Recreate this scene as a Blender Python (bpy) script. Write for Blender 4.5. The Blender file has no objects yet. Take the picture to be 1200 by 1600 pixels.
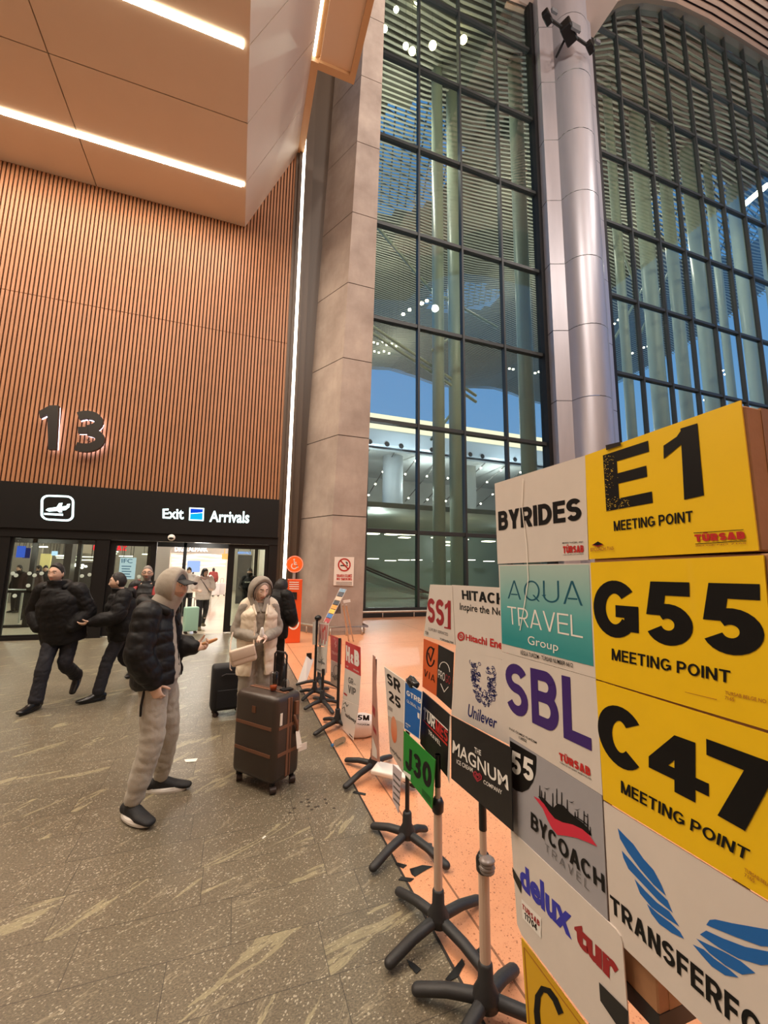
import bpy, bmesh, math, random
import numpy as np
from mathutils import Vector, Matrix, noise as mnoise
random.seed(7)
SC = bpy.context.scene
COL = SC.collection
PI = math.pi
# ------------------------------------------------------------------ camera
F_PX = 643.42
CAM_H = 1.7
YAW, PITCH, ROLL = [math.radians(a) for a in (19.4333, 8.1523, 0.8054)]
FW = Vector((math.sin(YAW)*math.cos(PITCH), math.cos(YAW)*math.cos(PITCH), math.sin(PITCH)))
_r = Vector((math.cos(YAW), -math.sin(YAW), 0)); _u = _r.cross(FW)
RT = _r*math.cos(ROLL) + _u*math.sin(ROLL)
UP = -_r*math.sin(ROLL) + _u*math.cos(ROLL)
cam_data = bpy.data.cameras.new('camera')
cam = bpy.data.objects.new('camera', cam_data); COL.objects.link(cam)
cam_data.sensor_fit = 'VERTICAL'; cam_data.sensor_height = 36.0; cam_data.lens = F_PX/1600*36.0
cam_data.clip_start = 0.05; cam_data.clip_end = 500
m = Matrix((RT, UP, -FW)).transposed().to_4x4(); m.translation = Vector((0, 0, CAM_H))
cam.matrix_world = m
SC.camera = cam
# ------------------------------------------------------------------ view and world
SC.view_settings.view_transform = 'Standard'; SC.view_settings.look = 'None'
SC.view_settings.gamma = 1.0; SC.view_settings.use_curve_mapping = False
SC.view_settings.exposure = 0.0
world = bpy.data.worlds.new('dusk_sky'); SC.world = world; world.use_nodes = True
wn = world.node_tree.nodes; wl = world.node_tree.links
bg = wn['Background']; bg.inputs[1].default_value = 1.0
wtc = wn.new('ShaderNodeTexCoord'); wsx = wn.new('ShaderNodeSeparateXYZ'); wcr = wn.new('ShaderNodeValToRGB')
wl.new(wtc.outputs['Generated'], wsx.inputs[0]); wl.new(wsx.outputs[2], wcr.inputs[0]); wl.new(wcr.outputs[0], bg.inputs[0])
wcr.color_ramp.elements[0].position = 0.0; wcr.color_ramp.elements[0].color = (0.30, 0.52, 0.86, 1)
wcr.color_ramp.elements[1].position = 0.6; wcr.color_ramp.elements[1].color = (0.10, 0.32, 0.74, 1)
# ------------------------------------------------------------------ lamps: soffit strips, gate hall lamps, unseen fill lamps added for hall and terminal
WARM = (1.0, 0.74, 0.50)
def area(name, loc, sx, sy, power, color=WARM, rot=(0, 0, 0)):
    l = bpy.data.lights.new(name, 'AREA'); l.shape = 'RECTANGLE'; l.size = sx; l.size_y = sy
    l.energy = power; l.color = color
    o = bpy.data.objects.new(name, l); COL.objects.link(o); o.location = loc; o.rotation_euler = rot
    o.visible_camera = True
    return o
def lamp(name, loc, power, color=WARM, r=0.25):
    l = bpy.data.lights.new(name, 'POINT'); l.shadow_soft_size = r; l.energy = power; l.color = color
    o = bpy.data.objects.new(name, l); COL.objects.link(o); o.location = loc; return o
STRIP_Y = (10.6, 7.4, 4.2, 1.0)
WARM = (1.0, 0.86, 0.69)
for y in STRIP_Y:
    area('strip_lamp', (-6.5, y, 12.03), 12, 0.12, 640, WARM)
for p in ((8, 3, 23), (16, -2, 26), (4, -6, 20), (24, 3, 30), (2.5, 1, 15.0)):
    lamp('hall_fill_lamp', p, 3600 if p[2] > 16 else 850, (1.0, 0.90, 0.80), 0.3)  # unseen overhead fill, added to brighten the forecourt
COOL = (1.0, 0.95, 0.80)
for p in ((8, 22, 29), (22, 26, 31), (36, 26, 33), (12, 36, 30), (30, 36, 31), (20, 52, 31)):
    lamp('terminal_fill_lamp', p, 1250, COOL, 0.1)  # fill lamps added to lift the dark terminal ceiling
for p, e in (((8, 24, 4.6), 420), ((20, 26, 4.6), 420), ((12, 42, 13.5), 900), ((22, 46, 13.0), 1100), ((32, 46, 13.0), 1100), ((16, 37, 12.0), 1300), ((30, 37, 12.0), 1300)):
    lamp('terminal_fill_lamp', p, e, (0.9, 0.96, 1.0), 0.08)  # more added fill, for ground hall and gallery
for p, e in (((-5.6, 13.4, 2.3), 90), ((-1.0, 13.4, 2.3), 90), ((-4, 18, 4.4), 420), ((-.5, 19, 4.4), 450), ((-9, 20, 4.4), 360), ((-4, 26, 4.4), 450), ((0, 27, 4.4), 480)):
    lamp('gate_hall_lamp', p, e, (1.0, 0.94, 0.84), 0.2)

# ------------------------------------------------------------------ pixels of the survey -> points of the place
def ray(x, y):
    return FW + RT*((x-600)/F_PX) - UP*((y-800)/F_PX)
def on(x, y, ax, v):
    d = ray(x, y); c = (0, 0, CAM_H)
    return Vector(c) + d*((v-c[ax])/d[ax])
def pX(x, y, v): return on(x, y, 0, v)
def pY(x, y, v): return on(x, y, 1, v)
def pZ(x, y, v=0.0): return on(x, y, 2, v)

# ------------------------------------------------------------------ materials
MATS = {}
def hexc(r, g, b):
    f = lambda c: ((c/255+0.055)/1.055)**2.4 if c/255 > 0.04045 else c/255/12.92
    return (f(r), f(g), f(b), 1.0)
def mat(name, rgb, rough=0.5, metal=0.0, var=0.0, vscale=8.0, bump=0.0, bscale=60.0, spec=0.5, emit=None, estr=0.0, coat=0.0, trans=0.0, sheen=0.0):
    """rgb in sRGB 0-255, optional mottling and fine relief"""
    if name in MATS: return MATS[name]
    m = bpy.data.materials.new(name); m.use_nodes = True; nt = m.node_tree; N = nt.nodes; L = nt.links
    b = N['Principled BSDF']
    c = hexc(*rgb)
    b.inputs['Base Color'].default_value = c
    b.inputs['Roughness'].default_value = rough; b.inputs['Metallic'].default_value = metal
    b.inputs['Specular IOR Level'].default_value = spec
    b.inputs['Coat Weight'].default_value = coat
    b.inputs['Sheen Weight'].default_value = sheen
    b.inputs['Transmission Weight'].default_value = trans
    tc = N.new('ShaderNodeTexCoord')
    if var > 0:
        n = N.new('ShaderNodeTexNoise'); n.inputs['Scale'].default_value = vscale; n.inputs['Detail'].default_value = 4
        L.new(tc.outputs['Object'], n.inputs['Vector'])
        mx = N.new('ShaderNodeMix'); mx.data_type = 'RGBA'
        mx.inputs[6].default_value = tuple(x*(1-var) for x in c[:3])+(1,)
        mx.inputs[7].default_value = tuple(min(1, x*(1+var)) for x in c[:3])+(1,)
        L.new(n.outputs['Fac'], mx.inputs[0]); L.new(mx.outputs[2], b.inputs['Base Color'])
    if bump > 0:
        n2 = N.new('ShaderNodeTexNoise'); n2.inputs['Scale'].default_value = bscale; n2.inputs['Detail'].default_value = 3
        L.new(tc.outputs['Object'], n2.inputs['Vector'])
        bp = N.new('ShaderNodeBump'); bp.inputs['Strength'].default_value = bump; bp.inputs['Distance'].default_value = 0.01
        L.new(n2.outputs['Fac'], bp.inputs['Height']); L.new(bp.outputs[0], b.inputs['Normal'])
    if emit:
        b.inputs['Emission Color'].default_value = hexc(*emit); b.inputs['Emission Strength'].default_value = estr
    MATS[name] = m
    return m
def glow(name, rgb, strength):
    if name in MATS: return MATS[name]
    m = bpy.data.materials.new(name); m.use_nodes = True; N = m.node_tree.nodes
    N.remove(N['Principled BSDF']); e = N.new('ShaderNodeEmission')
    e.inputs[0].default_value = hexc(*rgb); e.inputs[1].default_value = strength
    m.node_tree.links.new(e.outputs[0], N['Material Output'].inputs[0]); MATS[name] = m
    return m
def glass(name, tint, refl=1.0, rough=0.0):
    if name in MATS: return MATS[name]
    m = bpy.data.materials.new(name); m.use_nodes = True; N = m.node_tree.nodes; L = m.node_tree.links
    N.remove(N['Principled BSDF'])
    t = N.new('ShaderNodeBsdfTransparent'); t.inputs[0].default_value = hexc(*tint)
    g = N.new('ShaderNodeBsdfGlossy'); g.inputs['Roughness'].default_value = rough; g.inputs[0].default_value = (refl, refl, refl, 1)
    ge = N.new('ShaderNodeNewGeometry'); dt = N.new('ShaderNodeVectorMath'); dt.operation = 'DOT_PRODUCT'
    L.new(ge.outputs['Normal'], dt.inputs[0]); L.new(ge.outputs['Incoming'], dt.inputs[1])
    def mth(op, a, b):
        n = N.new('ShaderNodeMath'); n.operation = op
        for i, v in enumerate((a, b)):
            if hasattr(v, 'links'): L.new(v, n.inputs[i])
            else: n.inputs[i].default_value = v
        return n.outputs[0]
    co = mth('ABSOLUTE', dt.outputs['Value'], 0.0)
    fr = mth('ADD', 0.035, mth('MULTIPLY', 0.9, mth('POWER', mth('SUBTRACT', 1.0, co), 5.0)))
    mx = N.new('ShaderNodeMixShader'); L.new(fr, mx.inputs[0]); L.new(t.outputs[0], mx.inputs[1]); L.new(g.outputs[0], mx.inputs[2])
    L.new(mx.outputs[0], N['Material Output'].inputs[0]); MATS[name] = m
    return m
class NT:
    """small helper for procedural node graphs"""
    def __init__(s, name, rough=0.4):
        s.m = bpy.data.materials.new(name); s.m.use_nodes = True; s.N = s.m.node_tree.nodes; s.L = s.m.node_tree.links
        s.b = s.N['Principled BSDF']; s.b.inputs['Roughness'].default_value = rough
        s.tc = s.N.new('ShaderNodeTexCoord'); MATS[name] = s.m
    def put(s, sock, v):
        if hasattr(v, 'is_linked') or hasattr(v, 'links'): s.L.new(v, sock)
        else: sock.default_value = v
    def math(s, op, a, b=0.0, c=0.0, clamp=False):
        n = s.N.new('ShaderNodeMath'); n.operation = op; n.use_clamp = clamp
        for i, v in enumerate((a, b, c)): s.put(n.inputs[i], v)
        return n.outputs[0]
    def vmath(s, op, a, b=(0, 0, 0)):
        n = s.N.new('ShaderNodeVectorMath'); n.operation = op; s.put(n.inputs[0], a); s.put(n.inputs[1], b); return n.outputs[0]
    def sep(s, v):
        n = s.N.new('ShaderNodeSeparateXYZ'); s.put(n.inputs[0], v); return n.outputs
    def comb(s, x, y, z=0.0):
        n = s.N.new('ShaderNodeCombineXYZ'); [s.put(n.inputs[i], v) for i, v in enumerate((x, y, z))]; return n.outputs[0]
    def noise(s, v, scale, detail=3, rough=0.5, dist=0.0):
        n = s.N.new('ShaderNodeTexNoise'); s.put(n.inputs['Vector'], v); n.inputs['Scale'].default_value = scale
        n.inputs['Detail'].default_value = detail; n.inputs['Roughness'].default_value = rough; n.inputs['Distortion'].default_value = dist
        return n.outputs['Fac']
    def voro(s, v, scale, feature='F1', out='Distance'):
        n = s.N.new('ShaderNodeTexVoronoi'); n.feature = feature; s.put(n.inputs['Vector'], v); n.inputs['Scale'].default_value = scale
        return n.outputs[out]
    def white(s, v):
        n = s.N.new('ShaderNodeTexWhiteNoise'); n.noise_dimensions = '3D'; s.put(n.inputs['Vector'], v); return n.outputs['Value']
    def ramp(s, v, stops):
        n = s.N.new('ShaderNodeValToRGB'); s.put(n.inputs[0], v); e = n.color_ramp.elements
        while len(e) < len(stops): e.new(0.5)
        for i, (p, c) in enumerate(stops): e[i].position = p; e[i].color = c if len(c) == 4 else (*c, 1)
        return n.outputs[0]
    def mix(s, f, a, b):
        n = s.N.new('ShaderNodeMix'); n.data_type = 'RGBA'; s.put(n.inputs[0], f); s.put(n.inputs[6], a); s.put(n.inputs[7], b); return n.outputs[2]
    def bump(s, h, strength=0.3, dist=0.01):
        n = s.N.new('ShaderNodeBump'); n.inputs['Strength'].default_value = strength; n.inputs['Distance'].default_value = dist
        s.put(n.inputs['Height'], h); s.L.new(n.outputs[0], s.b.inputs['Normal'])

# ------------------------------------------------------------------ mesh helpers
def link(name, bm, m, parent=None, smooth=False, recalc=True):
    if recalc: bmesh.ops.recalc_face_normals(bm, faces=bm.faces[:])
    me = bpy.data.meshes.new(name); bm.to_mesh(me); bm.free()
    for x in (m if isinstance(m, (list, tuple)) else [m]): me.materials.append(x)
    if smooth: me.polygons.foreach_set('use_smooth', [True]*len(me.polygons))
    o = bpy.data.objects.new(name, me); COL.objects.link(o)
    if parent is not None: o.parent = parent
    return o
def tag(o, label=None, cat=None, group=None, kind=None):
    if label: o['label'] = label
    if cat: o['category'] = cat
    if group: o['group'] = group
    if kind: o['kind'] = kind
    return o
def empty(name, loc=(0, 0, 0), rz=0.0, label=None, cat=None, group=None):
    o = bpy.data.objects.new(name, None); COL.objects.link(o); o.location = loc; o.rotation_euler = (0, 0, rz)
    o.empty_display_size = 0.1
    return tag(o, label, cat, group)
def struct(name, bm, m, label=None, **k):
    o = link(name, bm, m, **k); o['kind'] = 'structure'
    if label: o['label'] = label
    return o
def box(bm, x0, x1, y0, y1, z0, z1, mi=0):
    v = [bm.verts.new(p) for p in ((x0, y0, z0), (x1, y0, z0), (x1, y1, z0), (x0, y1, z0), (x0, y0, z1), (x1, y0, z1), (x1, y1, z1), (x0, y1, z1))]
    for f in ((0, 3, 2, 1), (4, 5, 6, 7), (0, 1, 5, 4), (1, 2, 6, 5), (2, 3, 7, 6), (3, 0, 4, 7)):
        bm.faces.new([v[i] for i in f]).material_index = mi
    return v
def obox(bm, c, ax, ay, az, mi=0):
    """box from centre and three half-axis vectors"""
    c = Vector(c); v = []
    for sz in (-1, 1):
        for sx, sy in ((-1, -1), (1, -1), (1, 1), (-1, 1)):
            v.append(bm.verts.new(c + Vector(ax)*sx + Vector(ay)*sy + Vector(az)*sz))
    for f in ((0, 3, 2, 1), (4, 5, 6, 7), (0, 1, 5, 4), (1, 2, 6, 5), (2, 3, 7, 6), (3, 0, 4, 7)):
        bm.faces.new([v[i] for i in f]).material_index = mi
def rbox(x0, x1, y0, y1, z0, z1, r=0.01, seg=2):
    bm = bmesh.new(); box(bm, x0, x1, y0, y1, z0, z1)
    bmesh.ops.recalc_face_normals(bm, faces=bm.faces[:])
    bmesh.ops.bevel(bm, geom=bm.edges[:], offset=r, segments=seg, profile=0.5, affect='EDGES')
    return bm
def quad(bm, a, b, c, d, mi=0):
    f = bm.faces.new([bm.verts.new(p) for p in (a, b, c, d)]); f.material_index = mi; return f
def frames(pts):
    P = [Vector(p) for p in pts]; n = len(P); T = []
    for i in range(n):
        t = (P[min(i+1, n-1)] - P[max(i-1, 0)])
        T.append(t.normalized() if t.length > 1e-9 else Vector((0, 0, 1)))
    ref = Vector((0, 1, 0)) if abs(T[0].y) < 0.9 else Vector((1, 0, 0))
    X = (ref - T[0]*ref.dot(T[0])).normalized(); out = []
    for i in range(n):
        X = (X - T[i]*X.dot(T[i]));  X = X.normalized() if X.length > 1e-6 else T[i].orthogonal().normalized()
        out.append((P[i], X.copy(), T[i].cross(X)))
    return out
def tube(bm, pts, rads, n=12, caps='round', mi=0, xdir=None):
    """swept tube; rads: number, or per-point number / (rx, ry). round caps add a dome"""
    pts = [Vector(p) for p in pts]
    if not isinstance(rads, (list, tuple)): rads = [rads]*len(pts)
    rr = [r if isinstance(r, (tuple, list)) else (r, r) for r in rads]
    if caps == 'round':
        def dome(a, b, r):
            d = (a-b).normalized(); R = (r[0]+r[1])/2; s = []
            for k in (0.5, 0.8, 0.97):
                s.append((a + d*R*k, (r[0]*math.sqrt(1-k*k), r[1]*math.sqrt(1-k*k))))
            return s
        h = dome(pts[0], pts[1], rr[0])[::-1]; t = dome(pts[-1], pts[-2], rr[-1])
        pts = [p for p, _ in h] + pts + [p for p, _ in t]; rr = [r for _, r in h] + rr + [r for _, r in t]
    fr = frames(pts)
    if xdir is not None:
        xd = Vector(xdir); nf = []
        for i, (p, X, Y) in enumerate(fr):
            T = X.cross(Y); x2 = xd - T*xd.dot(T)
            if x2.length > 1e-3: x2.normalize(); nf.append((p, x2, T.cross(x2)))
            else: nf.append((p, X, Y))
        fr = nf
    rings = []
    for (p, X, Y), (a, b) in zip(fr, rr):
        rings.append([bm.verts.new(p + X*(a*math.cos(2*PI*k/n)) + Y*(b*math.sin(2*PI*k/n))) for k in range(n)])
    for i in range(len(rings)-1):
        for k in range(n):
            bm.faces.new((rings[i][k], rings[i][(k+1) % n], rings[i+1][(k+1) % n], rings[i+1][k])).material_index = mi
    bm.faces.new(rings[0][::-1]).material_index = mi; bm.faces.new(rings[-1]).material_index = mi
    return rings
def ellip(bm, c, r, n=16, m_=10, rot=None, mi=0):
    c = Vector(c); top = None; rings = []
    R = rot if rot is not None else Matrix.Identity(3)
    for i in range(1, m_):
        th = PI*i/m_
        rings.append([bm.verts.new(c + R @ Vector((r[0]*math.sin(th)*math.cos(2*PI*k/n), r[1]*math.sin(th)*math.sin(2*PI*k/n), r[2]*math.cos(th)))) for k in range(n)])
    t = bm.verts.new(c + R @ Vector((0, 0, r[2]))); b = bm.verts.new(c + R @ Vector((0, 0, -r[2])))
    for k in range(n):
        bm.faces.new((t, rings[0][k], rings[0][(k+1) % n])).material_index = mi
        bm.faces.new((b, rings[-1][(k+1) % n], rings[-1][k])).material_index = mi
    for i in range(len(rings)-1):
        for k in range(n):
            bm.faces.new((rings[i][k], rings[i+1][k], rings[i+1][(k+1) % n], rings[i][(k+1) % n])).material_index = mi
def lathe(bm, prof, c=(0, 0, 0), n=24, mi=0):
    c = Vector(c); rings = [[bm.verts.new(c + Vector((r*math.cos(2*PI*k/n), r*math.sin(2*PI*k/n), z))) for k in range(n)] for r, z in prof]
    for i in range(len(rings)-1):
        for k in range(n):
            bm.faces.new((rings[i][k], rings[i][(k+1) % n], rings[i+1][(k+1) % n], rings[i+1][k])).material_index = mi
    bm.faces.new(rings[0][::-1]).material_index = mi; bm.faces.new(rings[-1]).material_index = mi
def prism(bm, poly, d, mi=0):
    """closed prism: planar 3-D outline swept by vector d"""
    d = Vector(d); a = [bm.verts.new(p) for p in poly]; b = [bm.verts.new(Vector(p)+d) for p in poly]; n = len(poly)
    bm.faces.new(a).material_index = mi; bm.faces.new(b[::-1]).material_index = mi
    for i in range(n): bm.faces.new((a[i], b[i], b[(i+1) % n], a[(i+1) % n])).material_index = mi
# ================================================================== THE SETTING
YW, YG = 12.1, 14.9
M_white = mat('soffit_panel_satin', (214, 198, 180), 0.42, var=0.03, vscale=1.5)
M_gap = mat('dark_joint', (40, 34, 30), 0.8)
M_slat = mat('oak_slat', (164, 112, 76), 0.5, var=0.18, vscale=2.5)
M_slatback = mat('slat_backing', (48, 26, 16), 0.9)
M_black = mat('black_cladding', (16, 14, 14), 0.5, var=0.1, spec=.3)
M_frame = mat('black_frame', (22, 20, 20), 0.45, spec=.3)
M_mull = mat('mullion_grey', (44, 47, 47), 0.5)
M_post = mat('dark_post', (20, 19, 20), 0.55, spec=.3)
M_led = glow('warm_led', (255, 232, 196), 9.0)
M_led2 = glow('cool_led', (255, 244, 224), 8.0)
M_tan = mat('tan_trim', (206, 164, 118), 0.45)

# --- granite floor: running-bond slabs, rows along X, veined and speckled
def granite():
    t = NT('granite_slabs', 0.3)
    x, y, z = t.sep(t.tc.outputs['Object'])
    r = t.math('DIVIDE', t.math('SUBTRACT', y, 1.957), 0.2885); row = t.math('FLOOR', r); fy = t.math('SUBTRACT', r, row)
    sh = t.white(t.comb(row, 3.7, 1.0))
    c = t.math('ADD', t.math('DIVIDE', x, 0.66), t.math('MULTIPLY', sh, 0.93)); cf = t.math('FLOOR', c); fx = t.math('SUBTRACT', c, cf)
    rnd = t.white(t.comb(row, cf, 9.0)); rnd2 = t.white(t.comb(cf, row, 4.0))
    ex = t.math('MULTIPLY', t.math('MINIMUM', fx, t.math('SUBTRACT', 1.0, fx)), 0.66)
    ey = t.math('MULTIPLY', t.math('MINIMUM', fy, t.math('SUBTRACT', 1.0, fy)), 0.2885)
    joint = t.math('LESS_THAN', t.math('MINIMUM', ex, ey), 0.0022)
    # vein space, one turn and offset per slab
    ang = t.math('ADD', 0.62, t.math('MULTIPLY', t.math('SUBTRACT', rnd, 0.5), 0.75))
    ca, sa = t.math('COSINE', ang), t.math('SINE', ang)
    u = t.math('ADD', t.math('MULTIPLY', x, ca), t.math('MULTIPLY', y, sa)); v = t.math('SUBTRACT', t.math('MULTIPLY', y, ca), t.math('MULTIPLY', x, sa))
    uv = t.comb(t.math('ADD', t.math('MULTIPLY', u, 0.9), t.math('MULTIPLY', rnd2, 37.0)), t.math('ADD', t.math('MULTIPLY', v, 6.0), t.math('MULTIPLY', rnd, 51.0)))
    wide = t.math('GREATER_THAN', t.noise(t.comb(row, t.math('MULTIPLY', cf, 1.7), 2.0), 1.9, 1), 0.5)
    n1 = t.noise(uv, 1.15, 5, 0.62, 0.7)
    vein = t.math('MULTIPLY', t.ramp(n1, [(0.585, (0, 0, 0)), (0.60, (1, 1, 1)), (0.625, (.55, .55, .55)), (0.645, (1, 1, 1)), (0.66, (0.05, .05, .05))]), wide)
    thin = t.ramp(t.noise(uv, 2.3, 4, 0.55, 0.5), [(0.60, (0, 0, 0)), (0.615, (1, 1, 1)), (0.63, (0, 0, 0))])
    grain = t.noise(t.vmath('MULTIPLY', t.tc.outputs['Object'], (1, 1.5, 1)), 95, 5, 0.75)
    soft = t.noise(t.tc.outputs['Object'], 6, 4, 0.6)
    base = t.ramp(grain, [(0.32, hexc(52, 46, 37)), (0.50, hexc(108, 97, 79)), (0.70, hexc(158, 146, 122))])
    base = t.mix(t.math('MULTIPLY', soft, 0.5), base, hexc(88, 80, 66))
    tint = t.mix(t.math('MULTIPLY', rnd2, 0.30), base, hexc(80, 73, 60))
    fl = t.voro(t.comb(t.math('ADD', t.math('MULTIPLY', u, 0.6), rnd), v), 80); spk = t.math('LESS_THAN', fl, t.math('MULTIPLY', t.noise(t.tc.outputs['Object'], 14, 2), 0.42))
    tint = t.mix(t.math('MULTIPLY', spk, 0.5), tint, hexc(204, 194, 170))
    fl2 = t.voro(t.comb(t.math('MULTIPLY', u, 0.55), v, 3.0), 34); spk2 = t.math('LESS_THAN', fl2, t.math('MULTIPLY', t.noise(t.tc.outputs['Object'], 8, 2), 0.22))
    tint = t.mix(t.math('MULTIPLY', spk2, 0.5), tint, hexc(204, 196, 176))
    br = t.mix(t.noise(uv, 5, 4, 0.6), hexc(186, 176, 136), hexc(150, 140, 112))
    tint = t.mix(t.math('MULTIPLY', vein, 0.62), tint, br)
    tint = t.mix(t.math('MULTIPLY', thin, 0.42), tint, hexc(172, 160, 132))
    col = t.mix(t.math('MULTIPLY', joint, 0.62), tint, hexc(36, 32, 27))
    t.L.new(col, t.b.inputs['Base Color'])
    t.L.new(t.math('ADD', 0.30, t.math('MULTIPLY', grain, 0.2)), t.b.inputs['Roughness'])
    t.bump(t.math('SUBTRACT', t.math('MULTIPLY', grain, 0.25), joint), 0.12, 0.004)
    return t.m
def terrazzo():
    t = NT('orange_terrazzo', 0.42); o = t.tc.outputs['Object']
    x, y, z = t.sep(o)
    base = t.mix(t.noise(o, 3, 3), hexc(206, 140, 100), hexc(220, 158, 118))
    chips = t.math('LESS_THAN', t.voro(o, 42), t.math('MULTIPLY', t.noise(o, 26, 2), 0.36))
    base = t.mix(t.math('MULTIPLY', chips, 0.8), base, hexc(140, 78, 46))
    chips2 = t.math('LESS_THAN', t.voro(t.vmath('ADD', o, (3.1, 7.7, 0)), 95), t.math('MULTIPLY', t.noise(o, 50, 2), 0.5))
    base = t.mix(t.math('MULTIPLY', chips2, 0.45), base, hexc(168, 92, 54))
    stain = t.math('LESS_THAN', t.voro(o, 3.3), 0.055)
    base = t.mix(t.math('MULTIPLY', stain, 0.55), base, hexc(96, 62, 44))
    jy = t.math('ABSOLUTE', t.math('SUBTRACT', t.math('FRACT', t.math('DIVIDE', t.math('SUBTRACT', y, 6.28), 3.3)), 0.0))
    j = t.math('MULTIPLY', t.math('LESS_THAN', jy, 0.004), t.math('GREATER_THAN', y, 5.0))
    jx = t.math('LESS_THAN', t.math('FRACT', t.math('DIVIDE', t.math('SUBTRACT', x, 5.2), 4.0)), 0.003)
    base = t.mix(t.math('MULTIPLY', t.math('MAXIMUM', j, jx), 0.75), base, hexc(92, 56, 36))
    t.L.new(base, t.b.inputs['Base Color'])
    return t.m
bm = bmesh.new(); box(bm, -16, 0.988, -12, YW+0.05, -0.2, 0); struct('floor', bm, granite(), 'dark veined granite slab floor')
bm = bmesh.new(); box(bm, 0.996, 46, -12, YG+0.2, -0.2, 0); struct('floor', bm, terrazzo(), 'salmon orange terrazzo floor under the sign stands')
bm = bmesh.new(); box(bm, 0.985, 0.998, -12, YW, -0.2, 0.0015); struct('trim_1', bm, M_gap, 'dark joint strip between granite and terrazzo')
# gate hall floor behind the doors
def hall_floor():
    t = NT('cream_hall_floor', 0.12); o = t.tc.outputs['Object']; x, y, z = t.sep(o)
    j = t.math('MAXIMUM', t.math('LESS_THAN', t.math('FRACT', t.math('DIVIDE', x, 0.9)), 0.012), t.math('LESS_THAN', t.math('FRACT', t.math('DIVIDE', y, 0.9)), 0.012))
    c = t.mix(t.noise(o, 2.0, 3), hexc(226, 212, 190), hexc(240, 228, 208))
    t.L.new(t.mix(t.math('MULTIPLY', j, 0.35), c, hexc(150, 136, 116)), t.b.inputs['Base Color']); return t.m
M_hallfloor = hall_floor()
bm = bmesh.new(); box(bm, -16, 1.3, YW+0.05, 40, -0.2, 0.0); struct('floor', bm, M_hallfloor, 'cream floor of the bright hall behind the doors')

# --- slatted wood wall above the doors: real battens on a dark backing
bm = bmesh.new(); box(bm, -16, 1.12, YW+0.03, YW+0.2, 3.66, 17)
pitch = 0.0925
x = 1.04
while x > -12:
    for za, zb in ((3.68, 8.545), (8.56, 15.6)):
        box(bm, x-0.058, x, YW-0.012, YW+0.035, za, zb, 1)
    x -= pitch
struct('wall_back', bm, [M_slatback, M_slat], 'oak batten wall above the exit doors')
# --- soffit: level panels, sloped flank, tan edge, lip with light channel
ZS = 12.09
bm = bmesh.new()
ys = [12.1, 8.95, 5.8, 2.65, -0.5, -4]; xs = [-0.385, -4.27, -8.15, -12.0, -16]
g = 0.012
for i in range(len(xs)-1):
    for j in range(len(ys)-1):
        box(bm, xs[i+1]+g, xs[i]-g if i else xs[i], ys[j+1]+g, ys[j]-(g if j else 0), ZS, ZS+0.06)
box(bm, -16, -0.39, -4, 12.1, ZS+0.05, ZS+0.3, 1)
struct('ceiling', bm, [M_white, M_gap], 'cream soffit panels over the arrivals exit')
ya = [12.1, 10.55, 8.95, 7.4, 5.8, 4.2, 2.65, -0.5, -4]
bm = bmesh.new(); e0 = Vector((-0.385, 0, ZS)); e1 = Vector((1.075, 0, 15.28)); nrm = Vector((-(e1-e0).z, 0, (e1-e0).x)).normalized()
for j in range(len(ya)-1):
    a, b = ya[j]-(g if j else 0), ya[j+1]+g
    prism(bm, [e0+Vector((0, a, 0)), e0+Vector((0, b, 0)), e1+Vector((0, b, 0)), e1+Vector((0, a, 0))], nrm*0.05)
prism(bm, [e0+nrm*0.04+Vector((0, 12.1, 0)), e0+nrm*0.04+Vector((0, -4, 0)), e1+nrm*0.04+Vector((0, -4, 0)), e1+nrm*0.04+Vector((0, 12.1, 0))], nrm*0.1, 1)
struct('ceiling', bm, [M_white, M_gap], 'sloped cream flank of the soffit')
bm = bmesh.new()
box(bm, 1.07, 1.27, 9.42, 12.1, 15.26, 15.5)
box(bm, 1.17, 1.30, -4, 9.42, 15.42, 15.6)
box(bm, 1.27, 2.29, 9.38, 9.56, 15.24, 15.56); box(bm, 2.13, 2.29, -4, 9.38, 15.24, 15.56); 
struct('trim_2', bm, M_tan, 'tan edge frame of the soffit')
bm = bmesh.new(); box(bm, 1.30, 2.13, -4, 9.38, 15.34, 15.4); struct('ceiling', bm, mat('lip_panel', (226, 200, 172), 0.45), 'cream underside of the soffit lip')
# light strips
def strip(x0, x1, y0, y1, z0, z1, m, label, group='warm light strips of the exit portal', name='light_strip'):
    bm = bmesh.new(); box(bm, x0, x1, y0, y1, z0, z1); o = link(name, bm, m); tag(o, label, 'light strip', group); return o
strip(-13, -0.43, 10.54, 10.66, ZS-0.03, ZS-0.002, M_led, 'long warm light strip across the soffit, the lower one, nearest the wood wall')
strip(-13, -0.49, 7.34, 7.46, ZS-0.03, ZS-0.002, M_led, 'warm light strip across the soffit at the top edge of the photo')
bm = bmesh.new(); box(bm, 1.10, 1.17, -4, 9.40, 15.40, 15.46); tag(link('light_strip', bm, M_led2), 'bright light strip running along the sloped edge under the soffit lip', 'light strip', 'warm light strips of the exit portal')
bm = bmesh.new(); box(bm, 1.235, 1.325, YW-0.1, YW-0.06, 0.35, 16.4); tag(link('light_strip', bm, M_led2), 'tall vertical light strip on the jamb beside the concrete pillar', 'light strip', 'warm light strips of the exit portal')
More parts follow.
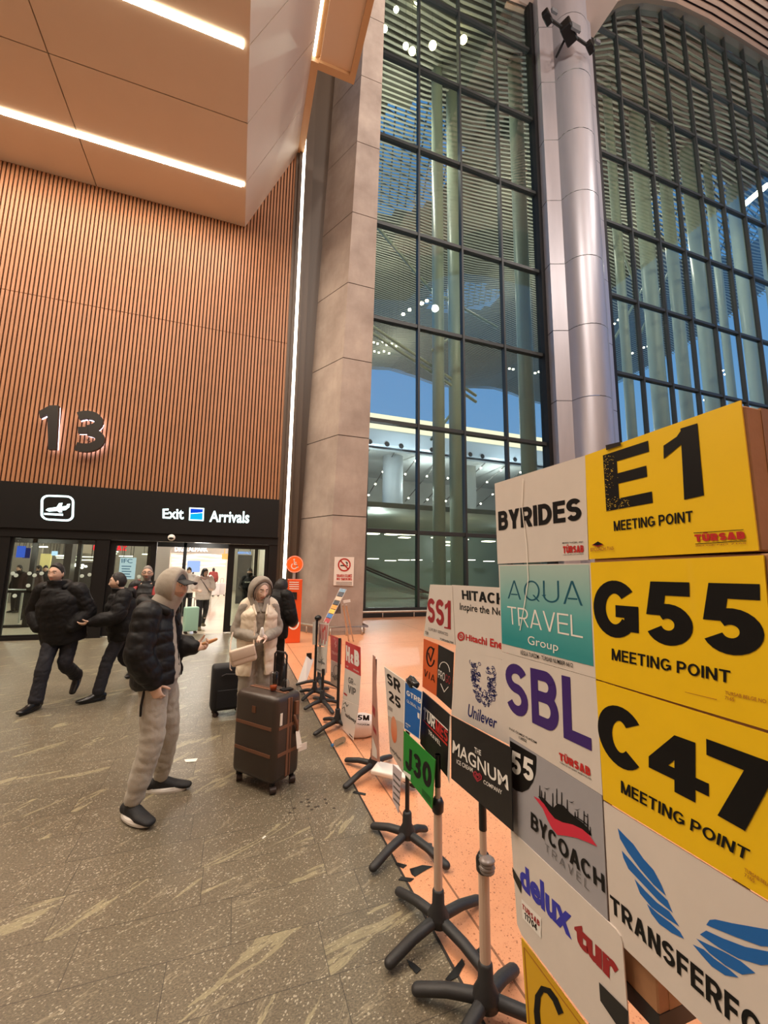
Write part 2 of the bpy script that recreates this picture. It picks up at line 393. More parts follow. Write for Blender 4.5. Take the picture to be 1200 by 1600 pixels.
bm = bmesh.new(); box(bm, 1.04, 1.16, YW-0.06, YW+0.2, 0, 16.6); box(bm, 1.14, 1.235, YW-0.12, YW+0.2, 0, 16.6); box(bm, 1.235, 1.325, YW-0.058, YW+0.2, 0, 16.6); box(bm, 1.325, 1.40, YW-0.1, YW+0.2, 0, 16.6); box(bm, 1.4, 2.7, YW+0.22, YW+0.42, 0, 22); box(bm, 1.4, 1.6, YW+0.0, YW+0.25, 0, 22)
struct('trim_3', bm, mat('jamb_brown', (74, 58, 44), 0.5), 'dark jamb of the exit portal')

# --- concrete pillar, tapering, bevelled, with sunk joints
def concrete():
    t = NT('fair_faced_concrete', 0.75); o = t.tc.outputs['Object']
    a = t.noise(o, 0.9, 5, 0.6); b = t.noise(t.vmath('MULTIPLY', o, (6, 6, 1.6)), 1.5, 4, 0.6); p = t.math('LESS_THAN', t.voro(o, 9), 0.07)
    c = t.ramp(a, [(0.3, hexc(142, 126, 116)), (0.7, hexc(182, 166, 154))])
    c = t.mix(t.math('MULTIPLY', b, 0.35), c, hexc(128, 112, 104)); c = t.mix(t.math('MULTIPLY', p, 0.3), c, hexc(90, 80, 74))
    t.L.new(c, t.b.inputs['Base Color']); t.bump(b, 0.15, 0.01); return t.m
M_conc = concrete()
def pillar_ring(z):
    k = z/20.9
    c = Vector((2.30+0.69*k, 11.03, z)); r = Vector((3.31+0.35*k, 11.03, z)); d = Vector((-math.sin(math.radians(27.6)), math.cos(math.radians(27.6)), 0))
    l = c + d*(1.45+0.25*k)
    return [c, r, r+Vector((0, 2.2, 0)), l+Vector((0.2, 0.9, 0)), l]
joints = [0, 3.2, 5.5, 7.85, 10.28, 12.7, 15.27, 17.82, 20.3, 22.8]
bm = bmesh.new()
for i in range(len(joints)-1):
    a = [bm.verts.new(p) for p in pillar_ring(joints[i]+(0.012 if i else 0))]; b = [bm.verts.new(p) for p in pillar_ring(joints[i+1]-0.012)]
    for k in range(5): bm.faces.new((a[k], a[(k+1) % 5], b[(k+1) % 5], b[k]))
    bm.faces.new(a[::-1]); bm.faces.new(b)
for i in range(1, len(joints)-1):
    z = joints[i]
    for zz in (z-0.014, z+0.014): pass
    a, b = pillar_ring(z-0.014), pillar_ring(z+0.014); ctr = sum(a, Vector())/5
    A = [bm.verts.new(ctr+(p-ctr)*0.985) for p in a]; B = [bm.verts.new(Vector((ctr.x, ctr.y, p.z))+(Vector((p.x, p.y, 0))-Vector((ctr.x, ctr.y, 0)))*0.985) for p in b]
    for k in range(5): bm.faces.new((A[k], A[(k+1) % 5], B[(k+1) % 5], B[k])).material_index = 1
struct('pillar', bm, [M_conc, mat('joint_shadow_gap', (52, 44, 40), 0.9)], 'tall bevelled concrete pillar beside the exit')
bm = bmesh.new()
base = pillar_ring(0.0)
pts = [base[4]+Vector((-0.1, -0.06, 0)), base[0]+Vector((-0.03, -0.12, 0)), base[1]+Vector((0.1, -0.12, 0)), base[2]+Vector((0.1, 0, 0))]
tube(bm, [p+Vector((0, 0, 0.22)) for p in pts], 0.035, 10)
for a, b in zip(pts[:-1], pts[1:]):
    for k in (0.12, 0.5, 0.88): 
        q = a.lerp(b, k); tube(bm, [q, q+Vector((0, 0, 0.2))], 0.02, 8, caps='flat')
tag(link('bumper_rail', bm, mat('rail_steel', (196, 184, 170), 0.35, 0.6), smooth=True), 'low steel bumper rail around the foot of the concrete pillar', 'rail')

# --- glass facade: two bays of mullions and transoms
ZT = [3.22+4.385*k for k in range(10)]
def arch_z(x):
    xs = [3, 17.2, 18.7, 20.4, 22.1, 25.1, 28.3, 31.7, 35.4, 46]; zs = [30.5, 33.2, 35.0, 36.6, 37.7, 39.0, 39.5, 39.7, 39.8, 39.8]
    return float(np.interp(x, xs, zs))
M_pane = glass('facade_glass', (238, 243, 239), 0.9)
def facade(name, label, xm, x0, x1, post_l=0.12, post_r=0.12):
    fm = bmesh.new(); gm = bmesh.new()
    for xx in xm: box(fm, xx-0.045, xx+0.045, YG-0.14, YG+0.10, 0, arch_z(xx))
    for z in ZT:
        xa = x0
        if z < arch_z(x1)-0.2:
            while xa < x1 and arch_z(xa) < z: xa += 0.1
            box(fm, xa, x1, YG-0.10, YG+0.14, z-0.075, z+0.075)
    box(fm, x0, x1, YG-0.16, YG+0.16, 0, 0.34)
    pm = bmesh.new()
    if post_l: box(pm, x0-post_l, x0+post_l, YG-0.25, YG+0.2, 0, arch_z(x0))
    if post_r: box(pm, x1-post_r, x1+post_r, YG-0.25, YG+0.2, 0, arch_z(x1))
    edges = [x0]+list(xm)+[x1]
    zz = [0.34]+ZT+[60]
    for a, b in zip(edges[:-1], edges[1:]):
        for c, d in zip(zz[:-1], zz[1:]):
            ta, tb = min(d, arch_z(a)), min(d, arch_z(b))
            if ta <= c+0.05 and tb <= c+0.05: continue
            ta, tb = max(ta, c), max(tb, c)
            prism(gm, [(a+0.04, YG, c), (b-0.04, YG, c), (b-0.04, YG, tb), (a+0.04, YG, ta)], (0, 0.012, 0))
    w = struct(name, fm, M_mull, label)
    link('end_post', pm, M_post, w); p = link('glass_panes', gm, M_pane, w); return w
facade('window_1', 'tall glazed facade bay between concrete pillar and metal column', [4.5, 6.665, 8.825, 10.985], 3.2, 13.4, 0, 0.27)
facade('window_2', 'arched glazed facade bay right of the metal column', [19.68, 21.84, 23.93, 25.99, 28.07, 30.15, 32.25, 34.35, 36.45, 38.55, 40.65, 42.75], 17.25, 45, 0.38, 0.1)
bm = bmesh.new(); tube(bm, [(3.4, YG-0.32, 0.22), (13.2, YG-0.32, 0.22)], 0.04, 10)
for k in range(8): tube(bm, [(3.9+1.25*k, YG-0.32, 0), (3.9+1.25*k, YG-0.32, 0.2)], 0.022, 8, caps='flat')
tag(link('bumper_rail', bm, MATS['rail_steel'], smooth=True), 'low steel bumper rail along the foot of the glass facade', 'rail')
# --- metal column with rounded front and two flat wings, ringed with joints
def metal():
    t = NT('brushed_cladding', 0.42); o = t.tc.outputs['Object']; x, y, z = t.sep(o)
    c = t.mix(t.noise(t.vmath('MULTIPLY', o, (2, 2, 0.3)), 1.5, 3), hexc(162, 158, 164), hexc(182, 178, 184))
    t.L.new(c, t.b.inputs['Base Color']); t.b.inputs['Metallic'].default_value = 0.55; return t.m
M_metal = metal()
def col_prof(s=1.0):
    pr = [(13.35, 14.7), (13.3, 14.25), (13.95, 14.0)]
    for k in range(13):
        a = PI - PI*k/12; pr.append((14.95+0.98*math.cos(a), 13.92-0.85*math.sin(a)))
    pr += [(16.05, 14.0), (16.9, 14.2), (16.9, 14.7)]
    c = Vector((15.1, 14.4)); return [c+(Vector(p)-c)*s for p in pr]
zr = [0, 2.6, 6.05, 9.5, 12.95, 16.4, 19.85, 23.3, 26.75, 30.2, 33.6]
bm = bmesh.new()
for i in range(len(zr)-1):
    for s, za, zb, mi in ((1.0, zr[i]+0.02, zr[i+1]-0.02, 0), (0.985, zr[i+1]-0.02, zr[i+1]+0.02, 1)):
        pr = col_prof(s); A = [bm.verts.new((p[0], p[1], za)) for p in pr]; B = [bm.verts.new((p[0], p[1], zb)) for p in pr]
        n = len(pr)
        for k in range(n-1):
            f = bm.faces.new((A[k], A[k+1], B[k+1], B[k])); f.material_index = mi; f.smooth = 3 <= k <= 14
struct('pillar', bm, [M_metal, mat('column_joint', (96, 92, 96), 0.6)], 'tall rounded metal clad column between the glass bays')
# capital where the column meets the vault
bm = bmesh.new(); box(bm, 12.6, 17.6, 13.0, 14.8, 32.4, 36); struct('beam', bm, mat('capital_cladding', (168, 150, 140), 0.5), 'cladding above the metal column')

# --- outer vault of slats over the forecourt
M_vslat = mat('vault_slat', (196, 164, 142), 0.5); M_vback = mat('vault_backing', (70, 54, 46), 0.9)
xs_v = [-18, -6, 3, 12, 15, 17.2, 18.7, 20.4, 22.1, 25.1, 28.3, 31.7, 35.4, 46]
def vz(x): return arch_z(x) + 0.15
bm = bmesh.new()
for i in range(len(xs_v)-1):
    a, b = xs_v[i], xs_v[i+1]
    prism(bm, [(a, -12, vz(a)+0.35), (b, -12, vz(b)+0.35), (b, YG+0.4, vz(b)+0.35), (a, YG+0.4, vz(a)+0.35)], (0, 0, 0.2))
y = YG+0.3
while y > -4:
    for i in range(len(xs_v)-1):
        a, b = xs_v[i], xs_v[i+1]
        if b <= 12: continue
        prism(bm, [(a, y-0.09, vz(a)), (b, y-0.09, vz(b)), (b, y+0.09, vz(b)), (a, y+0.09, vz(a))], (0, 0, 0.16), 1)
    y -= 0.33
struct('ceiling', bm, [M_vback, M_vslat], 'curved slatted vault over the forecourt')
bm = bmesh.new()
for i in range(4, len(xs_v)-1):
    a, b = xs_v[i], xs_v[i+1]
    prism(bm, [(a, YG-0.3, vz(a)-0.45), (b, YG-0.3, vz(b)-0.45), (b, YG-0.3, vz(b)+0.1), (a, YG-0.3, vz(a)+0.1)], (0, 0.6, 0))
struct('beam', bm, mat('arch_beam', (84, 76, 66), 0.5), 'dark arched edge beam above the glass')

bm = bmesh.new(); box(bm, -18, 46, -12.3, -12, 0, 31); struct('wall_front', bm, mat('sky_block_wall', (176, 156, 138), .7, var=.08, vscale=.5), 'unseen plain wall added opposite the exit to block sky fill')  # unseen wall added to cut blue sky fill and return warm bounce
bm = bmesh.new(); box(bm, -16.3, -16, -12, YW, 0, 31); struct('wall_left', bm, MATS['sky_block_wall'], 'unseen plain end wall added to block sky fill')  # unseen end wall, likewise added against blue sky fill
# ================================================================== BEHIND THE FACADE
M_islat = mat('terminal_slat', (150, 149, 134), 0.6); M_iback = mat('terminal_soffit', (78, 78, 68), 0.9)
def iz(y): return 26.0 + (y-15)*0.115
def vault(x0, x1, holes, name, label, ya=15.3, yb=62):
    """slatted ceiling of the terminal; holes = ellipses (cx, cy, rx, ry) left open to the sky"""
    bm = bmesh.new(); nx, ny = 74, 52
    X = np.linspace(x0, x1, nx+1); Y = np.linspace(ya, yb, ny+1)
    def edge(x): return yb + 0
    V = {}
    def vert(i, j):
        if (i, j) not in V: V[(i, j)] = bm.verts.new((X[i], Y[j], top(X[i], Y[j])+0.5))
        return V[(i, j)]
    for i in range(nx):
        for j in range(ny):
            cx, cy = (X[i]+X[i+1])/2, (Y[j]+Y[j+1])/2
            if any(((cx-h[0])/h[2])**2+((cy-h[1])/h[3])**2 < 1 for h in holes): continue
            bm.faces.new((vert(i, j), vert(i+1, j), vert(i+1, j+1), vert(i, j+1)))
    y = ya
    segs = np.linspace(x0, x1, 15)
    while y < yb:
        for a, b in zip(segs[:-1], segs[1:]):
            prism(bm, [(a, y, top(a, y)), (b, y, top(b, y)), (b, y+0.12, top(b, y)), (a, y+0.12, top(a, y))], (0, 0, 0.05), 1)
        y += 0.31
    o = link(name, bm, [M_iback, M_islat]); o['kind'] = 'structure'; o['label'] = label
    return o
def top(x, y):
    return 33.2 + (y-15)*0.03 + max(0.0, arch_z(x)-33)*math.exp(-(y-15)/14) + 0.7*math.sin(x*0.30+y*0.12)
vault(1.5, 60, [(10.6, 27.0, 4.6, 5.2), (24.5, 41, 4.6, 3.0), (43, 24.5, 7, 3.0)], 'ceiling', 'slatted terminal ceiling with open skylights')
# skylight lattices
M_lat = mat('skylight_lattice', (70, 96, 110), 0.4, 0.3)
for n_, (cx, cy, rx, ry) in enumerate([(10.6, 27.0, 4.6, 5.2), (24.5, 41, 4.6, 3.0), (43, 24.5, 7, 3.0)]):
    bm = bmesh.new()
    for k in range(-6, 7):
        q = math.sqrt(max(0, 1-(k/6.5)**2))
        for (ax, ay) in ((1, 0.35), (0.35, 1)):
            a = Vector((cx+rx*(k/6.5)*ay - rx*q*ax*0.9, cy+ry*(k/6.5)*ax*-1 - ry*q*ay*0.9, 0)); b = Vector((cx+rx*(k/6.5)*ay + rx*q*ax*0.9, cy-ry*(k/6.5)*ax + ry*q*ay*0.9, 0))
            a.z = top(a.x, a.y)+1.0; b.z = top(b.x, b.y)+1.0; tube(bm, [a, b], 0.07, 6, caps='flat')
    tag(link('skylight_lattice', bm, M_lat), ['steel lattice of the skylight in the upper part of the left glass bay', 'steel lattice of the smaller farther skylight', 'steel lattice of the skylight behind the arched bay'][n_], 'lattice', None, 'structure')
# tubular interior columns with brackets
M_tube = mat('terminal_tube', (168, 178, 158), 0.4, var=0.05)
tubes = [(685, 600, 19.5, .34), (712, 600, 20.5, .42), (822, 600, 18.0, .42), (962, 330, 19, .30), (1006, 330, 19.5, .5), (1044, 330, 19.5, .4), (1082, 330, 20.5, .5), (1112, 330, 21, .3), (1148, 330, 21.5, .5), (1190, 330, 22, .45)]
for k, (px_, py_, yy, r) in enumerate(tubes):
    p = pY(px_, py_, yy); bm = bmesh.new()
    tube(bm, [(p.x, yy, 0), (p.x, yy, top(p.x, yy)+0.6)], r, 20, caps='flat')
    o = struct('pillar', bm, M_tube, 'pale green tubular column inside the terminal', smooth=True)
bm = bmesh.new()
for (xa, ya_, za, xb, yb_, zb) in [(6.2, 20, 15.0, 13, 20.5, 12.3), (6.2, 20, 14.6, 13, 20.5, 11.9), (9.6, 19.5, 14, 12.5, 22, 17), (9.8, 20, 9, 12.5, 22, 12), (5.5, 20, 22, 10, 20.5, 18.5), (10, 20.5, 18.5, 15, 21, 17.5),
        (20, 20, 22, 25, 21, 28), (24, 20, 18, 30, 22, 25), (20.2, 20, 17, 24, 21, 21), (27, 20.5, 19, 33, 22, 27), (19.6, 19, 27, 24, 20, 22), (24.5, 20, 27.5, 29, 21, 21)]:
    tube(bm, [(xa, ya_, za), (xb, yb_, zb)], 0.09, 8)
struct('beam', bm, M_tube, 'slender tubular struts of the terminal frame', smooth=True)
# spotlight rows under the terminal ceiling, and bulbs imitating reflections in the glass
M_bulb = glow('terminal_bulb', (255, 246, 205), 26.0); M_reflbulb = glow('reflection_bulb_soft', (255, 238, 170), 16.0)
def bulb(px_, py_, yy, r, m=M_bulb, label='small bright spotlight under the terminal ceiling', group='spotlights seen through the facade'):
    p = pY(px_, py_, yy); bm = bmesh.new(); ellip(bm, p, (r, r, r*0.7), 10, 6); o = tag(link('spotlight', bm, m, smooth=True), label, 'spotlight', group)
    bm = bmesh.new(); tube(bm, [p, (p.x, p.y, top(p.x, p.y)+.5)], .006, 5, caps='flat'); link('drop_rod', bm, M_frame, o)
for q in [(622, 503, .14), (630, 491, .17), (640, 484, .17), (659, 474, .2), (667, 470, .18), (682, 454, .28)]: bulb(q[0], q[1], 34, q[2], label='bright spotlight in the slanting row above the blue dusk band')
for q in [(584, 535), (590, 537), (598, 534), (604, 539), (612, 537), (619, 541), (585, 549), (592, 551), (600, 549), (608, 552)]: bulb(q[0], q[1], 44, .12, label='tiny spotlight in the double row beside the concrete pillar')
for q in [(789, 577), (796, 576), (802, 577), (818, 580), (824, 579), (836, 583), (842, 581)]: bulb(q[0], q[1], 40, .14, label='small spotlight in the row beside the black post')
for q in [(601, 45, .2), (634, 72, .2), (619, 15, .18), (668, 3, .16), (652, 1, .22)]: bulb(q[0], q[1], 17, q[2]*0.8, M_bulb, 'white bulb added for a lamp reflection at the very top of the left glass bay')  # bulbs added behind the pane in place of lamp reflections
for q in [(644, 80, .2), (676, 71, .22), (724, 62, .22)]: bulb(q[0], q[1], 17, q[2], M_reflbulb, 'yellowish bulb added for a lamp reflection near the top of the left glass bay')  # yellowish bulbs put in for reflections on the pane
for q in [(966, 500), (972, 497), (960, 506), (978, 494), (1012, 541), (1006, 543), (988, 552)]: bulb(q[0], q[1], 28, .1, label='small spotlight low in the arched glass bay')
for k in range(14): bulb(1100+6.5*(k % 7)+(k//7)*4, 625-8*(k % 7)-14*(k//7), 24, .08, label='tiny spotlight behind the arched bay above the yellow sign')
bm = bmesh.new(); a = pY(1165, 318, 18); b = pY(1198, 290, 18); tube(bm, [a, b], 0.2, 10); tag(link('light_strip', bm, glow('strip_bulb', (255, 250, 225), 14), smooth=True), 'bright tubular light behind the arched glass bay', 'light strip')
# upper slab: lit cornice, soffit with downlights, lower galleries
M_pale = mat('gallery_white', (224, 228, 228), 0.5, var=0.03); M_greyw = mat('gallery_grey', (150, 150, 142), 0.7, var=0.06)
def Z(y_px, Y, x_px=600): return pY(x_px, y_px, Y).z
bm = bmesh.new(); box(bm, 2, 62, 40, 40.8, 16.75, 18.35); struct('beam', bm, glow('cornice_cove', (255, 246, 214), 1.5), 'lit cornice of the upper gallery')
bm = bmesh.new(); box(bm, 2, 62, 40.2, 62, 16.5, 16.74); box(bm, 2, 62, 39.6, 40.4, 14.9, 16.4); struct('ceiling', bm, mat('gallery_soffit_sky_tint', (198, 214, 230), 0.5), 'pale soffit under the lit cornice, tinted blue for reflected sky')  # blue in the base colour imitates reflected sky
for k, (a, b) in enumerate([(578, 690), (605, 694), (627, 697), (675, 703), (735, 710), (754, 713), (805, 718)]):
    p = pY(a, b, 39.55); bm = bmesh.new(); ellip(bm, p, (.28, .06, .28), 12, 6); tag(link('downlight', bm, mat('downlight_black', (40, 44, 50), 0.4)), 'round dark downlight on the pale beam under the cornice', 'downlight', 'downlights under the cornice')
bm = bmesh.new(); box(bm, 2, 62, 58, 58.5, 0, 16.5); struct('wall_back', bm, M_greyw, 'grey back wall of the upper gallery')
bm = bmesh.new(); box(bm, 2, 62, 40, 40.4, 5.85, 7.1); struct('wall_back', bm, M_pale, 'white gallery parapet')
bm = bmesh.new(); box(bm, 2, 62, 40, 58, 5.6, 5.84); struct('floor', bm, mat('gallery_floor', (160, 158, 150), 0.4), 'gallery floor slab inside the terminal')
bm = bmesh.new(); 
for k in range(7): box(bm, 12.5+4.5*k, 16+4.5*k, 57.7, 58.02, 8.3, 10.6)
struct('window_3', bm, mat('gallery_window', (38, 44, 44), 0.2), 'dark ribbon window of the upper gallery')
bm = bmesh.new(); tube(bm, [(17.3, 46, 5.8), (17.3, 46, 16.4)], 1.25, 24, caps='flat'); struct('pillar', bm, mat('gallery_drum', (168, 172, 172), 0.5), 'round drum in the upper gallery', smooth=True)
bm = bmesh.new(); box(bm, 27, 29, 46, 48, 5.8, 16.4); struct('pillar', bm, M_greyw, 'square shaft in the upper gallery')
# sloped slatted gallery ceiling with point lights
M_rail = mat('light_rail', (88, 88, 84), 0.5); M_pt = glow('point_light', (255, 248, 222), 20)
for k in range(9):
    xa = 10.5+3.1*k; bm = bmesh.new()
    tube(bm, [(xa, 44, 15.5), (xa+0.6, 57, 12.2)], 0.07, 6, caps='flat')
    r = link('light_rail', bm, M_rail); tag(r, 'thin ceiling rail set with point lights in the upper gallery', 'light rail', 'light rails of the upper gallery')
    for j in range(4):
        t_ = 0.08+0.27*j; p = Vector((xa, 44, 15.4)).lerp(Vector((xa+0.6, 57, 12.1)), t_); bm = bmesh.new(); ellip(bm, p, (.13, .13, .13), 8, 5); link('lamp', bm, M_pt, r)
bm = bmesh.new(); box(bm, 2, 62, 44, 58, 15.6, 15.8); struct('ceiling', bm, mat('gallery_ceiling', (170, 174, 172), 0.6), 'ceiling of the upper gallery')
# ground floor hall
bm = bmesh.new(); box(bm, 1.5, 62, YG+0.2, 62, -0.2, 0.0); struct('floor', bm, mat('terminal_floor', (150, 164, 152), 0.15), 'pale floor of the terminal ground hall')
bm = bmesh.new(); box(bm, 2, 62, 33, 33.4, 0, 5.6); struct('wall_back', bm, mat('ground_wall', (124, 140, 130), 0.35, var=0.08, vscale=1.0), 'grey green wall of the ground hall')
bm = bmesh.new(); box(bm, 2, 62, 22, 40, 5.3, 5.6); struct('ceiling', bm, mat('ground_ceiling', (110, 116, 108), 0.6), 'ceiling of the ground hall')
M_pan = glow('ceiling_panel_light', (255, 246, 214), 5.0)
gl = [(582, 834, 24), (612, 835, 24), (633, 835, 26), (632, 840, 28), (648, 835, 26), (685, 840, 24), (700, 847, 27), (703, 852, 30), (718, 838, 24), (722, 843, 26), (737, 836, 24), (763, 846, 25), (583, 873, 31), (610, 876, 31), (631, 875, 31), (651, 875, 31), (685, 877, 31), (708, 877, 31), (722, 878, 31), (734, 875, 31), (764, 877, 31)]
for (a, b, yy) in gl:
    p = pY(a, b, yy); bm = bmesh.new(); box(bm, p.x-0.38, p.x+0.38, yy-0.3, yy+0.3, p.z-0.03, p.z+0.03)
    tag(link('ceiling_light', bm, M_pan), 'small lit ceiling panel seen through the lower glass panes', 'ceiling light', 'panel lights of the ground hall')
bm = bmesh.new(); box(bm, pY(561, 900, 18).x, pY(571, 900, 18).x, 17.9, 18.0, pY(568, 940, 18).z, pY(568, 912, 18).z)
o = tag(link('exit_light', bm, glow('green_exit', (40, 235, 120), 1.6)), 'green glowing exit sign low behind the glass beside the pillar', 'sign')
p = pY(566, 940, 18); bm = bmesh.new(); tube(bm, [(p.x, 17.95, 0), (p.x, 17.95, p.z+.1)], .03, 8, caps='flat'); link('post', bm, M_tube, o)
es = empty('escalator', (9.0, 24, 0), 0, 'sloping escalator with dark handrails behind the lower glass', 'escalator')
bm = bmesh.new(); 
for dy in (0, 1.2): tube(bm, [(-1.8, dy, 2.0), (2.6, dy, 0.35), (4.0, dy, 0.35)], 0.06, 8)
link('handrail', bm, mat('rubber_black', (26, 26, 28), 0.6), es)
bm = bmesh.new(); prism(bm, [(-1.8, 0, 1.1), (2.6, 0, 0.0), (2.6, 0, 0.15), (-1.8, 0, 1.6)], (0, 1.2, 0)); link('balustrade', bm, mat('escalator_steel', (150, 164, 158), 0.3, 0.5), es)
# ================================================================== LETTERING
def arcp(cx, cy, rx, ry, a0, a1, n=14):
    return [(cx+rx*math.cos(math.radians(a0+(a1-a0)*k/n)), cy+ry*math.sin(math.radians(a0+(a1-a0)*k/n))) for k in range(n+1)]
def stroke(pts, w, closed=False):
    """thick polyline -> list of quads with mitred joints"""
    P = [Vector((p[0], p[1])) for p in pts]; n = len(P); L = []; R = []
    for i in range(n):
        a = P[i-1] if (i > 0 or closed) else None; b = P[(i+1) % n] if (i < n-1 or closed) else None
        d1 = (P[i]-a).normalized() if a is not None else None; d2 = (b-P[i]).normalized() if b is not None else None
        d1 = d1 if d1 is not None else d2; d2 = d2 if d2 is not None else d1
        t = d1+d2; t = t.normalized() if t.length > 1e-6 else d1
        nn = Vector((-t.y, t.x)); k = max(0.35, nn.dot(Vector((-d1.y, d1.x))))
        L.append(P[i]+nn*(w/2/k)); R.append(P[i]-nn*(w/2/k))
    q = []
    for i in range(n if closed else n-1):
        j = (i+1) % n; q.append([tuple(R[i]), tuple(R[j]), tuple(L[j]), tuple(L[i])])
    return q
def glyph(ch, w):
    """bold grotesque capital or digit in a cell of height 1 -> (polygons, advance width)"""
    h = w/2; Q = []
    R = lambda a, b, c, d: Q.append([(a, b), (c, b), (c, d), (a, d)])
    def D(x0, y0, x1, y1, k=1.1): d = w*k/2; Q.append([(x0-d, y0), (x0+d, y0), (x1+d, y1), (x1-d, y1)])
    S = lambda p, c=False: Q.extend(stroke(p, w, c))
    W = .66
    if ch == 'A': W = .74; D(w*.55, 0, W/2, 1); D(W-w*.55, 0, W/2, 1); R(W*.25, .22, W*.75, .22+w*.85)
    elif ch == 'B':
        W = .68; R(0, 0, w, 1); m = .53
        S([(w*.5, 1-h), (W*.5, 1-h)]+arcp(W*.55, (1-h+m)/2, W*.40-h, (1-h-m)/2, 90, -90)+[(w*.5, m)]); S([(w*.5, m), (W*.5, m)]+arcp(W*.58, (m+h)/2, W*.42-h, (m-h)/2, 90, -90)+[(w*.5, h)])
    elif ch == 'C': W = .74; S(arcp(W/2, .5, W/2-h, .5-h, 42, 318, 26))
    elif ch == 'D': W = .72; R(0, 0, w, 1); S([(w*.5, 1-h), (W*.4, 1-h)]+arcp(W*.42, .5, W*.58-h, .5-h, 90, -90, 18)+[(w*.5, h)])
    elif ch == 'E': W = .60; R(0, 0, w, 1); R(0, 0, W, w*.95); R(0, 1-w*.95, W, 1); R(0, .52-h*.95, W*.93, .52+h*.95)
    elif ch == 'F': W = .58; R(0, 0, w, 1); R(0, 1-w*.95, W, 1); R(0, .5-h*.95, W*.9, .5+h*.95)
    elif ch == 'G': W = .78; S(arcp(W/2, .5, W/2-h, .5-h, 40, 325, 26)); R(W*.52, .36, W, .36+w*.9); R(W-w, .13, W, .36+w*.9)
    elif ch == 'H': W = .70; R(0, 0, w, 1); R(W-w, 0, W, 1); R(0, .5-h, W, .5+h)
    elif ch == 'I': W = w; R(0, 0, w, 1)
    elif ch == 'J': W = .52; S([(W-h, 1), (W-h, .26)]+arcp(W/2, .26, W/2-h, .26-h, 0, -180)+[(h, .34)])
    elif ch == 'K': W = .70; R(0, 0, w, 1); D(w*.7, .40, W-w*.6, 1); D(W-w*.6, 0, W*.40, .55)
    elif ch == 'L': W = .58; R(0, 0, w, 1); R(0, 0, W, w*.95)
    elif ch == 'M': W = .84; R(0, 0, w, 1); R(W-w, 0, W, 1); D(W/2, 0, w*.6, 1); D(W/2, 0, W-w*.6, 1)
    elif ch == 'N': W = .70; R(0, 0, w, 1); R(W-w, 0, W, 1); D(W-w*.6, 0, w*.6, 1)
    elif ch in 'OÖ0Q':
        W = .78 if ch != '0' else .62
        S(arcp(W/2, .5, W/2-h, .5-h, 0, 360, 30)[:-1], True)
        if ch == 'Q': D(W-h, 0, W*.6, .3)
    elif ch in 'PR':
        W = .66 if ch == 'P' else .70; R(0, 0, w, 1); m = .44
        S([(w*.5, 1-h), (W*.5, 1-h)]+arcp(W*.55, (1-h+m)/2, W*.44-h, (1-h-m)/2, 90, -90)+[(w*.5, m)])
        if ch == 'R': D(W-w*.55, 0, W*.52, .46)
    elif ch == 'S':
        W = .66; S(arcp(W/2, (1.52-h)/2, W/2-h, (1-h-.52)/2, 22, 270, 16)+arcp(W/2, (.52+h)/2, W/2-h, (.52-h)/2, 90, -158, 16)[1:])
    elif ch == 'T': W = .66; R(W/2-h, 0, W/2+h, 1); R(0, 1-w*.95, W, 1)
    elif ch in 'UÜ':
        W = .70; S([(h, 1), (h, .33)]+arcp(W/2, .33, W/2-h, .33-h, 180, 360)+[(W-h, 1)])
        if ch == 'Ü': R(W*.2, 1.07, W*.2+w*.8, 1.2); R(W*.8-w*.8, 1.07, W*.8, 1.2)
    elif ch == 'V': W = .72; D(W/2, 0, w*.55, 1); D(W/2, 0, W-w*.55, 1)
    elif ch == 'W': W = .98; D(W*.28, 0, w*.55, 1); D(W*.28, 0, W/2, 1); D(W*.72, 0, W/2, 1); D(W*.72, 0, W-w*.55, 1)
    elif ch == 'X': W = .70; D(w*.55, 0, W-w*.55, 1); D(W-w*.55, 0, w*.55, 1)
    elif ch == 'Y': W = .72; R(W/2-h, 0, W/2+h, .46); D(W/2, .40, w*.55, 1); D(W/2, .40, W-w*.55, 1)
    elif ch == 'Z': W = .64; R(0, 0, W, w); R(0, 1-w, W, 1); D(w*.6, w*.8, W-w*.6, 1-w*.8)
    elif ch == '1': W = .44; R(W-w*1.05, 0, W, 1); Q.append([(0, .64), (W-w*.8, .80), (W-w*.35, 1), (W-w*.9, 1)]); Q.append([(0, .64), (W-w*.9, 1), (W*.4, .90), (0, .83)])
    elif ch == '2': W = .62; S(arcp(W/2, .70, W/2-h, .30-h, 165, -25, 16)+[(h*1.1, w*.7)]); R(0, 0, W, w)
    elif ch == '3':
